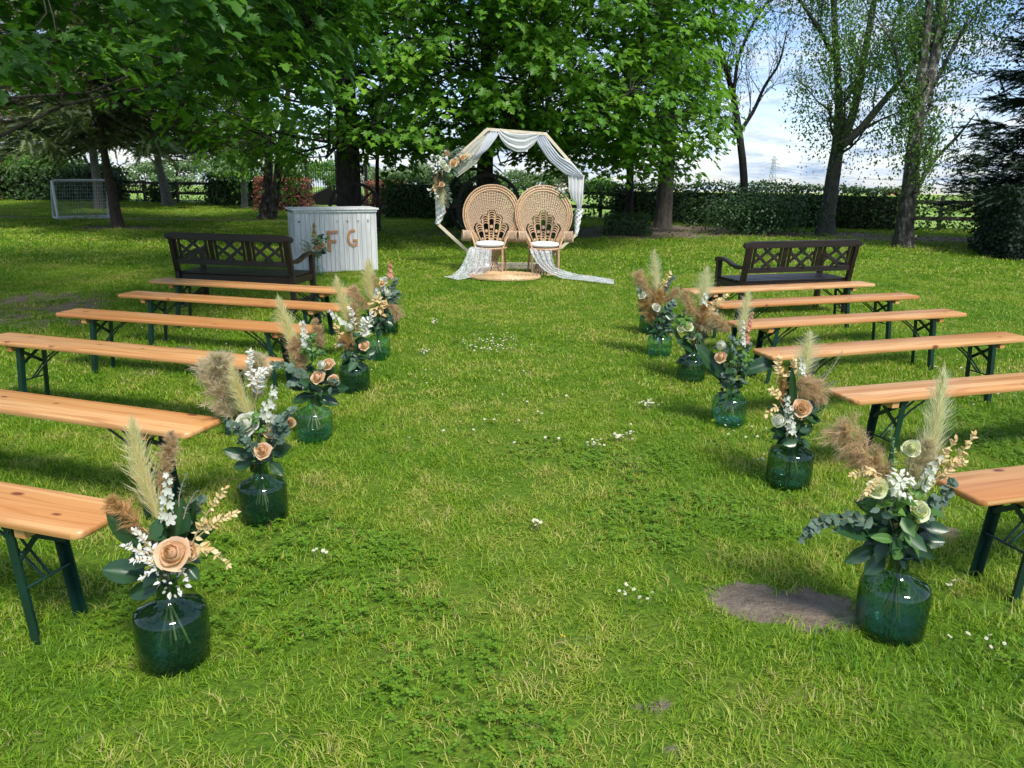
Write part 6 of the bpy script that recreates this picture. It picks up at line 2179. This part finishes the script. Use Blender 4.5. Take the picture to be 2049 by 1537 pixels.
PLUMES = {'pc': ('plume_cream', 0.0, 1500), 'pw': ('plume_white', 0.0, 1500), 'pt': ('plume_tan', 1.0, 4160), 'pb': ('plume_brown', 0.8, 3640), 'pg': ('plume_grey', 1.0, 4680)}
BLOOMS = {'R': ('petal_peach', 'rose', 'rose'), 'W': ('petal_white', 'rose', 'rose'), 'Y': ('petal_cream', 'rose', 'rose'), 'P': ('petal_white', 'peony', 'peony'), 'C': ('petal_coral', 'rose', 'rose')}

def arrange(root, Y, specs, mouth, seed, px_m):
    """specs in photograph pixels, each set at the depth of its vase"""
    base = Vector(root.location)
    rng = np.random.default_rng(seed)
    L_ = lambda x, y, dy=0.0: np.array(at(x, y, Y + dy) - base)
    for k, sp in enumerate(specs):
        kd, a = sp[0], sp[1:]
        s = seed * 100 + k
        if kd in PLUMES:
            mat, fl, n = PLUMES[kd]
            x0, y0, x1, y1, w = a[:5]
            ar = a[5] if len(a) > 5 else 0.0
            dy = a[6] if len(a) > 6 else rng.uniform(-0.01, 0.07)
            p0, p1 = L_(x0, y0, dy), L_(x1, y1, dy + rng.uniform(-0.02, 0.03))
            up = np.array([ar * 0.9, 0, abs(ar)])
            plume(root, p0, p1, w * px_m * (1.35 if kd in ('pc', 'pw') else 1.1), mat, s, fl, up, n)
            MB().tube([mouth, (np.array(mouth) + p0) / 2 + (0, 0, 0.01), p0], 0.0026, 5).build('stem', M['stem_dry'], root, smooth=True)
        elif kd in BLOOMS:
            mat, kind, nm = BLOOMS[kd]
            x, y, r = a[:3]
            dy = a[3] if len(a) > 3 else -0.07
            c = L_(x, y, dy)
            face = np.array([c[0] * 1.5 + rng.normal(0, 0.25), -0.85, 0.55 + rng.normal(0, 0.15)])
            bloom(root, c - unit(face) * r * px_m * 0.3, r * px_m * 0.95, mat, face, s, kind, nm)
            MB().tube([mouth, (np.array(mouth) + c) / 2, c - unit(face) * r * px_m * 0.6], 0.0026, 5).build('stem', M['stem'], root, smooth=True)
        elif kd in ('L', 'LM'):
            x0, y0, x1, y1, w = a[:5]
            dy = a[5] if len(a) > 5 else -0.03
            big_leaf(root, L_(x0, y0, dy + 0.01), L_(x1, y1, dy + rng.uniform(-0.05, 0.02)), w * px_m, s, 'darkleaf' if kd == 'L' else 'midleaf')
        elif kd in ('ry', 'rw', 'eu', 'gr', 'tw'):
            x0, y0, x1, y1 = a[:4]
            dy = a[4] if len(a) > 4 else rng.uniform(-0.06, 0.02)
            sz = a[5] if len(a) > 5 else {'ry': 13, 'rw': 11, 'eu': 17, 'gr': 14, 'tw': 6}[kd]
            p0, p1 = L_(x0, y0, dy), L_(x1, y1, dy - 0.02)
            mid = (p0 + p1) / 2 + np.array([rng.normal(0, 0.012), 0, 0.018])
            mat = {'ry': 'ruscus', 'rw': 'ruscus_white', 'eu': 'eucalyptus', 'gr': 'midleaf', 'tw': 'eucalyptus'}[kd]
            size = sz * px_m * (0.82 if kd == 'eu' else 1.0)
            Ln = np.linalg.norm(p1 - p0)
            leafy_stem(root, [p0, mid, p1], size, mat, s, 0.95, {'eu': 1.75, 'ry': 0.85, 'rw': 0.85, 'gr': 1.0, 'tw': 0.5}[kd], int(np.clip(Ln / (size * 0.38), 4, 16)), {'eu': 'eucalyptus_branch', 'ry': 'ruscus_sprig', 'rw': 'ruscus_sprig', 'gr': 'green_sprig', 'tw': 'twig'}[kd], 'stem' if kd in ('eu', 'gr') else 'stem_dry')
        elif kd in ('wf', 'cf'):
            x0, y0, x1, y1, w = a[:5]
            dy = a[5] if len(a) > 5 else -0.05
            flower_spike(root, L_(x0, y0, dy), L_(x1, y1, dy), w * px_m, 'petal_white' if kd == 'wf' else 'petal_coral', s, int(np.clip(math.hypot(x1 - x0, y1 - y0) / w * 6, 7, 20)))
        elif kd == 'F':
            x, y, r, mat, leaf = a[:5]
            dy = a[5] if len(a) > 5 else -0.02
            filler(root, L_(x, y, dy), r * px_m, int(a[6]) if len(a) > 6 else 46, leaf * px_m, mat, s)

def bouquet(vx, vy, label, glass, vlabel, specs, seed, scale=1.0, dark_low=True, Yb=None):
    g = on_ground(vx, vy)
    vase(g, vlabel, glass, scale)
    root = thing('bouquet', label, 'bouquet', g, 0, 'dried flower bouquets along the aisle')
    pm = g.y / FPX * 1.02                        # metres in one photograph pixel at this depth
    pm = (Vector((g.x, g.y, 0.4)) - Vector((0, 0, CAM_H))).dot(Vector(_F.tolist())) / FPX
    mouth = (0, 0, 0.30 * scale)
    rng = np.random.default_rng(seed)
    for k in range(7):
        a = k * 0.9 + rng.uniform(0, 0.4)
        q = rng.uniform(0.015, 0.05) * scale
        MB().tube([(q * math.cos(a), q * math.sin(a), 0.045 * scale + rng.uniform(0, 0.05)), (0.012 * math.cos(a + 3), 0.012 * math.sin(a + 3), 0.25 * scale), (0.012 * math.cos(a + 3.1), 0.012 * math.sin(a + 3.1), 0.31 * scale), (0.05 * math.cos(a + 3.2), 0.05 * math.sin(a + 3.2), 0.42 * scale)], 0.0036 * scale, 6).build('stem', M['stem'] if k % 3 else M['stem_dry'], root, smooth=True)
    if dark_low:
        filler(root, (0, 0, 0.40 * scale), 0.075 * scale, 34, 0.075 * scale, 'darkleaf', seed + 900, zs=0.8)
    arrange(root, g.y, specs, mouth, seed, pm)
    return root

bouquet(352, 1318, 'bouquet with one large peach rose beside cream pampas and yellow ruscus', 'glass_dark', 'dark green bottle vase nearest the camera on the counter side', [
    ('pc', 316, 1040, 264, 836, 56, -0.10, 0.04), ('pt', 322, 985, 342, 862, 40, 0.05, 0.06), ('pb', 318, 1085, 222, 1000, 46, -0.28, 0.0), ('wf', 334, 1042, 335, 948, 34, -0.02),
    ('L', 350, 1090, 362, 998, 56, 0.0), ('L', 280, 1095, 217, 1027, 44, 0.0), ('L', 292, 1150, 202, 1138, 50), ('L', 322, 1170, 254, 1194, 36), ('L', 368, 1092, 424, 1056, 40, 0.03), ('L', 372, 1130, 396, 1160, 26), ('L', 380, 1080, 384, 1005, 34, 0.05),
    ('ry', 378, 1100, 450, 978, -0.04, 16), ('ry', 395, 1075, 472, 1026, -0.04, 15), ('ry', 390, 1088, 456, 1130, -0.06, 16), ('rw', 330, 1135, 252, 1092, -0.07, 16), ('rw', 325, 1125, 268, 1062, -0.05, 15), ('rw', 335, 1140, 285, 1155, -0.09, 16), ('rw', 352, 1135, 372, 1156, -0.08, 14), ('rw', 330, 1140, 268, 1120, -0.08, 15),
    ('tw', 358, 1050, 372, 950, 0.03, 10), ('tw', 362, 1060, 392, 985, 0.02, 10), ('eu', 370, 1060, 402, 1000, 0.05, 24), ('F', 345, 1165, 30, 'ruscus_white', 12, -0.06, 26),
    ('R', 342, 1106, 36, -0.10), ('R', 375, 1106, 24, -0.06)], 1, 1.03)
bouquet(1777, 1262, 'bouquet with cream roses, tan plume and long trailing eucalyptus', 'glass_dark', 'dark green bottle vase nearest the camera beside the bare soil patch', [
    ('pw', 1842, 975, 1889, 734, 52, 0.05, 0.05), ('pt', 1775, 955, 1690, 862, 78, -0.42, 0.04), ('pt', 1766, 960, 1706, 905, 62, -0.35, 0.06), ('pg', 1815, 965, 1862, 882, 52, 0.06, 0.03),
    ('ry', 1850, 990, 1950, 870, -0.02, 17), ('ry', 1868, 960, 1930, 925, -0.03, 15), ('ry', 1855, 985, 1912, 880, 0.0, 16), ('ry', 1770, 960, 1722, 996, -0.06, 16), ('ry', 1765, 950, 1706, 950, -0.04, 15), ('ry', 1765, 965, 1736, 985, -0.08, 14),
    ('F', 1800, 1030, 52, 'midleaf', 34, -0.03, 70), ('F', 1800, 1060, 44, 'darkleaf', 40, -0.02, 40), ('F', 1760, 1010, 30, 'eucalyptus', 26, -0.03, 24),
    ('L', 1752, 1094, 1691, 1126, 30), ('L', 1756, 1072, 1672, 1058, 38), ('L', 1830, 1078, 1894, 1084, 34), ('L', 1822, 1090, 1850, 1128, 24), ('L', 1768, 1112, 1730, 1150, 34), ('LM', 1790, 1080, 1745, 1074, 20, -0.09), ('LM', 1800, 1080, 1835, 1055, 20, -0.09), ('LM', 1800, 1100, 1790, 1120, 22, -0.09),
    ('eu', 1755, 1050, 1665, 1040, -0.05, 26), ('eu', 1672, 1040, 1608, 1078, -0.06, 22), ('eu', 1856, 1040, 1906, 968, 0.0, 26), ('eu', 1850, 1050, 1870, 1000, -0.04, 26), ('gr', 1788, 960, 1782, 860, 0.0, 9),
    ('wf', 1838, 985, 1880, 912, 30, -0.03), ('wf', 1852, 965, 1866, 930, 30, -0.06), ('F', 1800, 962, 20, 'petal_white', 15, -0.07, 44), ('F', 1806, 985, 14, 'petal_white', 13, -0.09, 24), ('Y', 1758, 976, 21, -0.09), ('Y', 1845, 1019, 23, -0.10), ('Y', 1824, 897, 18, 0.0)], 2, 1.05)
bouquet(530, 1038, 'bouquet with tall fluffy grey plumes over a large white rose', 'glass_dark', 'dark green bottle vase beside the second bench on the counter side', [
    ('pg', 465, 840, 440, 712, 74, -0.22, 0.05), ('pg', 460, 800, 420, 728, 66, -0.30, 0.08), ('pg', 510, 800, 508, 708, 48, 0.06, 0.05), ('pg', 500, 770, 520, 712, 44, 0.1, 0.07), ('pc', 502, 838, 462, 728, 40, -0.06, 0.0),
    ('rw', 505, 790, 500, 704, 0.0, 14), ('rw', 515, 790, 537, 736, -0.02, 14), ('rw', 512, 800, 522, 740, 0.0, 12), ('wf', 538, 838, 550, 772, 30, -0.04), ('wf', 528, 840, 532, 800, 26, -0.05), ('F', 516, 852, 24, 'midleaf', 12, -0.04, 60),
    ('eu', 543, 884, 584, 820, -0.06, 22), ('eu', 545, 900, 560, 840, -0.08, 22), ('eu', 500, 895, 462, 850, -0.08, 22), ('eu', 510, 905, 490, 880, -0.09, 18), ('L', 512, 916, 444, 900, 26), ('L', 505, 926, 466, 935, 22), ('L', 548, 912, 582, 892, 30), ('L', 522, 925, 500, 945, 20), ('L', 540, 925, 566, 950, 22, -0.05),
    ('W', 491, 846, 27, -0.06), ('R', 524, 901, 18, -0.11), ('R', 541, 862, 16, -0.05), ('R', 580, 845, 12, -0.02)], 3, 0.98)
bouquet(631, 880, 'bouquet of three peach roses with a tall feathery cream plume', 'glass_teal', 'clear teal bottle vase, the brightest glass on the counter side', [
    ('pc', 598, 712, 556, 592, 40, -0.08, 0.04), ('pt', 607, 748, 589, 676, 40, -0.04, 0.02), ('pt', 604, 735, 592, 690, 36, -0.04, 0.0), ('pt', 643, 706, 631, 638, 26, -0.02, 0.05),
    ('wf', 613, 696, 604, 642, 22, 0.0), ('F', 627, 695, 20, 'midleaf', 12, 0.0, 60), ('gr', 622, 720, 628, 672, 0.0, 12), ('eu', 620, 758, 548, 727, -0.04, 18), ('eu', 622, 765, 585, 742, -0.05, 18), ('eu', 615, 772, 580, 768, -0.05, 17),
    ('L', 622, 774, 572, 764, 34), ('L', 628, 792, 584, 804, 26), ('L', 634, 796, 678, 808, 22), ('L', 640, 785, 696, 775, 24), ('L', 650, 765, 668, 735, 26, 0.02), ('L', 636, 790, 640, 815, 20),
    ('R', 634, 753, 16, -0.09), ('R', 655, 727, 14, -0.05), ('R', 667, 760, 12, -0.06), ('P', 643, 730, 11, -0.08), ('F', 664, 768, 10, 'eucalyptus', 14, -0.08, 16)], 4, 0.97)
bouquet(711, 782, 'bouquet with bleached ruscus, white peony and a low pink rose', 'glass_dark', 'dark green bottle vase fourth along the counter side', [
    ('pc', 702, 648, 672, 552, 36, -0.06, 0.03), ('pt', 712, 662, 708, 604, 24, 0.0, 0.03), ('pb', 704, 702, 690, 672, 34, -0.05, -0.05), ('rw', 724, 685, 743, 628, -0.02, 12), ('rw', 722, 680, 726, 640, -0.02, 12), ('rw', 712, 660, 700, 618, 0.0, 10),
    ('wf', 688, 650, 656, 620, 18, 0.0), ('ry', 692, 690, 672, 652, -0.03, 12), ('ry', 690, 690, 676, 690, -0.03, 12), ('F', 712, 710, 22, 'darkleaf', 22, -0.02, 30), ('F', 700, 708, 14, 'eucalyptus', 12, -0.05, 16), ('L', 708, 715, 680, 715, 16), ('L', 716, 718, 738, 712, 16),
    ('P', 698, 655, 11, -0.06), ('R', 728, 690, 12, -0.08)], 5, 0.98)
bouquet(757, 718, 'bouquet of brown plumes, yellow ruscus and white blooms, fifth along the counter side', 'glass_teal', 'clear teal bottle vase, the farther of the two on the counter side', [
    ('pc', 745, 610, 734, 520, 28, -0.04, 0.04), ('pt', 738, 622, 706, 578, 34, -0.30, 0.02), ('pt', 772, 610, 797, 638, 28, 0.30, -0.02), ('ry', 756, 630, 758, 590, -0.03, 12), ('ry', 760, 635, 770, 605, -0.04, 12), ('F', 755, 612, 13, 'ruscus', 12, -0.05, 30),
    ('wf', 755, 605, 756, 578, 20, -0.02), ('F', 750, 640, 20, 'darkleaf', 20, 0.0, 30), ('eu', 760, 640, 786, 590, 0.0, 13), ('tw', 750, 660, 775, 630, -0.05, 6), ('P', 777, 586, 9, -0.05), ('F', 765, 650, 16, 'darkleaf', 18, 0.0, 20)], 6, 0.94)
bouquet(775, 668, 'bouquet with a coral flower spike, farthest on the counter side', 'glass_dark', 'dark green bottle vase farthest along the counter side', [
    ('pb', 756, 602, 744, 552, 30, -0.05, 0.04), ('pc', 752, 590, 738, 516, 22, -0.04, 0.06), ('cf', 780, 556, 782, 522, 15, 0.0), ('wf', 768, 585, 764, 556, 20, 0.0), ('F', 784, 590, 13, 'eucalyptus', 13, 0.0, 34), ('F', 776, 605, 15, 'midleaf', 13, 0.0, 30), ('W', 770, 560, 8, 0.0), ('eu', 778, 610, 792, 560, 0.0, 12), ('R', 764, 566, 7, -0.05)], 7, 0.98)

bouquet(1576, 970, 'bouquet with dark twigs, peach rose and white peony', 'glass_dark', 'dark green bottle vase beside the second bench under the birches', [
    ('pw', 1602, 760, 1622, 660, 56, 0.03, 0.05), ('pt', 1592, 766, 1646, 802, 46, 0.34, -0.02), ('pt', 1596, 790, 1632, 790, 42, 0.2, -0.02), ('pb', 1562, 806, 1568, 735, 22, 0.0, 0.0), ('ry', 1575, 770, 1560, 718, -0.02, 15), ('ry', 1560, 815, 1536, 830, -0.04, 14), ('ry', 1565, 800, 1545, 780, -0.03, 14), ('ry', 1580, 760, 1590, 722, -0.01, 14),
    ('L', 1588, 830, 1586, 736, 15, -0.02), ('wf', 1584, 872, 1573, 790, 24, -0.07), ('wf', 1604, 755, 1606, 716, 22, 0.0), ('tw', 1625, 790, 1684, 706, 0.03, 8), ('tw', 1622, 780, 1662, 738, 0.04, 8), ('tw', 1625, 800, 1668, 765, 0.02, 8), ('gr', 1610, 850, 1652, 810, 0.04, 10), ('F', 1608, 838, 22, 'midleaf', 10, 0.03, 70),
    ('F', 1585, 870, 26, 'darkleaf', 24, -0.02, 40), ('L', 1572, 872, 1544, 858, 22), ('L', 1598, 870, 1626, 852, 22), ('L', 1578, 880, 1566, 890, 16), ('P', 1558, 842, 18, -0.09), ('R', 1606, 815, 20, -0.08)], 8, 1.02)
bouquet(1456, 849, 'bouquet with one huge green leaf reaching over the lawn beside coral sprigs', 'glass_teal', 'clear teal bottle vase beside the dandelion', [
    ('pw', 1478, 672, 1498, 580, 34, 0.04, 0.04), ('pt', 1462, 662, 1424, 632, 34, -0.2, 0.02), ('cf', 1494, 690, 1496, 660, 16, -0.03), ('cf', 1498, 660, 1506, 626, 11, 0.0), ('wf', 1486, 692, 1487, 642, 14, -0.05), ('F', 1474, 705, 28, 'midleaf', 13, -0.01, 80), ('F', 1455, 690, 16, 'eucalyptus', 14, -0.03, 30), ('eu', 1478, 740, 1500, 690, -0.02, 14), ('eu', 1458, 770, 1450, 750, -0.07, 15), ('F', 1466, 755, 22, 'eucalyptus', 12, -0.04, 36),
    ('L', 1472, 748, 1574, 712, 30, 0.0), ('L', 1448, 758, 1396, 688, 34), ('L', 1446, 770, 1416, 735, 22), ('L', 1468, 775, 1488, 765, 18), ('P', 1443, 691, 12, -0.06), ('R', 1441, 713, 13, -0.09), ('F', 1457, 790, 16, 'darkleaf', 18, -0.02, 24)], 9, 0.97)
bouquet(1382, 762, 'bouquet of three lime cream roses under brown seed heads', 'glass_dark', 'dark green bottle vase fourth along the birch side', [
    ('pw', 1402, 612, 1416, 530, 38, 0.03, 0.05), ('pt', 1388, 632, 1372, 582, 34, -0.1, 0.02), ('pt', 1400, 690, 1404, 618, 40, 0.05, 0.0), ('pb', 1398, 670, 1412, 610, 34, 0.1, 0.02), ('ry', 1418, 640, 1452, 592, 0.0, 12), ('ry', 1410, 640, 1436, 600, 0.0, 11), ('wf', 1408, 612, 1412, 586, 18, -0.02), ('F', 1368, 640, 14, 'midleaf', 12, 0.0, 40), ('F', 1410, 650, 24, 'browntwig', 8, 0.02, 80),
    ('L', 1384, 704, 1356, 680, 26, -0.05), ('L', 1372, 700, 1340, 648, 9), ('F', 1384, 715, 15, 'darkleaf', 18, 0.0, 24), ('Y', 1378, 653, 11, -0.06), ('Y', 1385, 671, 10, -0.07), ('Y', 1364, 656, 9, -0.05)], 10, 0.97)
bouquet(1318, 713, 'bouquet of brown and tan plumes round one white rose', 'glass_teal', 'clear teal bottle vase, the farther of the two on the birch side', [
    ('pw', 1316, 592, 1309, 498, 28, -0.02, 0.04), ('pt', 1308, 592, 1278, 548, 30, -0.38, 0.03), ('pb', 1306, 648, 1292, 592, 34, -0.08, 0.0), ('pt', 1328, 606, 1357, 580, 26, 0.15, 0.03), ('pb', 1316, 618, 1322, 580, 26, 0.0, 0.0), ('ry', 1316, 605, 1340, 548, 0.0, 11), ('eu', 1325, 640, 1348, 605, -0.04, 16), ('eu', 1325, 650, 1345, 632, -0.04, 15), ('eu', 1300, 620, 1280, 580, 0.0, 12), ('eu', 1330, 590, 1350, 555, 0.0, 10), ('F', 1320, 660, 16, 'darkleaf', 16, 0.0, 30), ('F', 1330, 655, 14, 'eucalyptus', 13, -0.03, 26),
    ('W', 1315, 614, 10, -0.06), ('W', 1285, 590, 8, -0.03)], 11, 0.96)
bouquet(1300, 668, 'bouquet mostly hidden behind its neighbour, farthest on the birch side', 'glass_dark', 'dark green bottle vase farthest along the birch side', [
    ('pt', 1296, 610, 1284, 556, 24, -0.1, 0.04), ('pb', 1304, 610, 1316, 560, 22, 0.1, 0.04), ('eu', 1295, 620, 1278, 575, 0.02, 11), ('eu', 1310, 620, 1330, 580, 0.04, 11), ('W', 1300, 590, 7, 0.0), ('F', 1300, 615, 15, 'darkleaf', 15, 0.0, 30)], 12, 0.98)

# ---- clear vase at the foot of the counter
g = on_ground(637, 552)
t = thing('clear_vase', 'round clear glass vase at the foot of the counter', 'vase', g)
MB().lathe([(0.0, 0.003), (0.06, 0.004), (0.098, 0.03), (0.105, 0.075), (0.092, 0.12), (0.05, 0.16), (0.032, 0.19), (0.03, 0.24), (0.04, 0.262)], 32).build('bottle', M['glass_clear'], t, smooth=True)
MB().lathe([(0.0, 0.012), (0.06, 0.014), (0.092, 0.035), (0.098, 0.06), (0.0, 0.06)], 28).build('water', M['water'], t, smooth=True)
root = thing('bouquet', 'small peach bouquet in the clear vase before the letters', 'bouquet', g)
for k in range(6):
    MB().tube([(0.03 * math.cos(k * 1.05), 0.03 * math.sin(k * 1.05), 0.03), (0, 0, 0.2), (0.01 * math.cos(k * 1.05 + 3), 0.01 * math.sin(k * 1.05 + 3), 0.32)], 0.004, 5).build('stem', M['stem'], root, smooth=True)
pm = 11.9 / FPX
arrange(root, g.y, [('pb', 629, 478, 628, 446, 9, 0.0, 0.0), ('R', 634, 480, 7, -0.04), ('R', 639, 493, 7, -0.06), ('R', 632, 495, 7, -0.05), ('R', 646, 490, 6, -0.04), ('Y', 627, 470, 7, -0.03), ('F', 640, 485, 13, 'midleaf', 9, 0.0, 40), ('F', 633, 508, 9, 'midleaf', 9, 0.0, 30), ('F', 636, 500, 12, 'darkleaf', 10, 0.0, 24),
                    ('tw', 628, 505, 602, 488, 0.0, 5), ('tw', 628, 508, 606, 498, 0.0, 5), ('pw', 626, 510, 600, 496, 8, -0.05, 0.0), ('tw', 625, 500, 605, 480, 0.0, 5), ('eu', 640, 480, 645, 470, 0.0, 7)], (0, 0, 0.27), 13, pm)

# ---- spray of flowers on the arch and on the chair
p = at(884, 340, YA)
root = thing('arch_flowers', 'spray of white roses, peach roses and palm leaves tied to the arch', 'flowers', p)
pm = (YA * math.cos(PITCH) + 0.5) / FPX
arrange(root, YA, [('F', 886, 330, 22, 'eucalyptus', 8, -0.08, 60), ('F', 884, 350, 18, 'darkleaf', 12, -0.07, 34), ('F', 876, 325, 18, 'ruscus_white', 7, -0.12, 50), ('F', 872, 385, 12, 'ruscus_white', 7, -0.10, 36), ('F', 880, 345, 20, 'browntwig', 7, -0.10, 50), ('eu', 890, 320, 925, 295, -0.1, 10), ('rw', 905, 325, 922, 298, -0.1, 9), ('ry', 905, 330, 935, 310, -0.12, 10), ('ry', 880, 355, 870, 378, -0.14, 10),
                   ('tw', 892, 345, 948, 312, -0.1, 9), ('tw', 885, 350, 866, 366, -0.1, 9), ('tw', 888, 360, 902, 402, -0.12, 9), ('tw', 886, 365, 896, 412, -0.12, 8), ('L', 900, 338, 918, 352, 9, -0.14), ('pt', 882, 340, 873, 372, 15, -0.05, -0.14), ('pt', 900, 312, 893, 305, 15, 0.0, -0.14), ('pw', 888, 370, 884, 418, 18, 0.0, -0.12), ('pt', 886, 360, 880, 384, 12, 0.0, -0.15),
                   ('W', 888, 327, 9, -0.32), ('W', 895, 336, 7, -0.31), ('R', 908, 326, 8, -0.28), ('R', 926, 314, 6, -0.16), ('R', 884, 368, 6, -0.24)], (0, 0, 0), 14, pm)
p = at(1124, 385, 12.02)
root = thing('chair_flowers', 'small dried flower sprig pinned to the back of the chair', 'flowers', p)
pm = 11.8 / FPX
arrange(root, 12.0, [('F', 1124, 376, 11, 'ruscus_white', 7, -0.05, 40), ('F', 1126, 386, 9, 'midleaf', 7, -0.05, 30), ('F', 1120, 370, 8, 'browntwig', 7, -0.05, 24), ('tw', 1125, 385, 1136, 396, -0.05, 6), ('W', 1122, 373, 4, -0.08)], (0, 0, 0), 15, pm)
# geranium by the wheel
g = on_ground(905, 455)
bush('geranium', 'dark geranium bush with pink heads beside the wagon wheel', (g.x, g.y - 0.3), (0.38, 0.3, 0.75), M['shrub'], 700, 0.07, 88, tpl=OVAL, lumps=7, cat='plant')
gt = bpy.data.objects['geranium']
for k, (x, y) in enumerate([(918, 403), (911, 412), (897, 420)]):
    p = np.array(at(x, y, g.y - 0.55)) - np.array([g.x, g.y - 0.3, 0])
    filler(gt, p, 0.045, 30, 0.035, 'petal_pink', 400 + k, name='flower_head')
# dry leaf litter under the trees
_r = np.random.default_rng(77)
P = []
while len(P) < 2600:
    x, y = _r.uniform(-1.5, 14), _r.uniform(18.5, 23.5)
    if dirt_shade_at(np.array([x]), np.array([y]))[0] > 0.35 and y < edge_y(x) - 0.6:
        P.append((x, y, 0.012 + bumps(np.array([x]), np.array([y]))[0]))
P = np.array(P)
V, F = scatter_mesh(RHOMB, P, unit(_r.normal(0, 0.3, P.shape) + np.array([0, 0, 1.0])), unit(_r.normal(0, 1, P.shape)), _r.uniform(0.03, 0.08, len(P)))
o = np_mesh('leaf_litter', V, F, M['litter'], np.repeat(_r.uniform(0, 1, len(P)), 4))
tag(o, 'dry brown leaf litter under the trees along the hedge', kind='stuff')
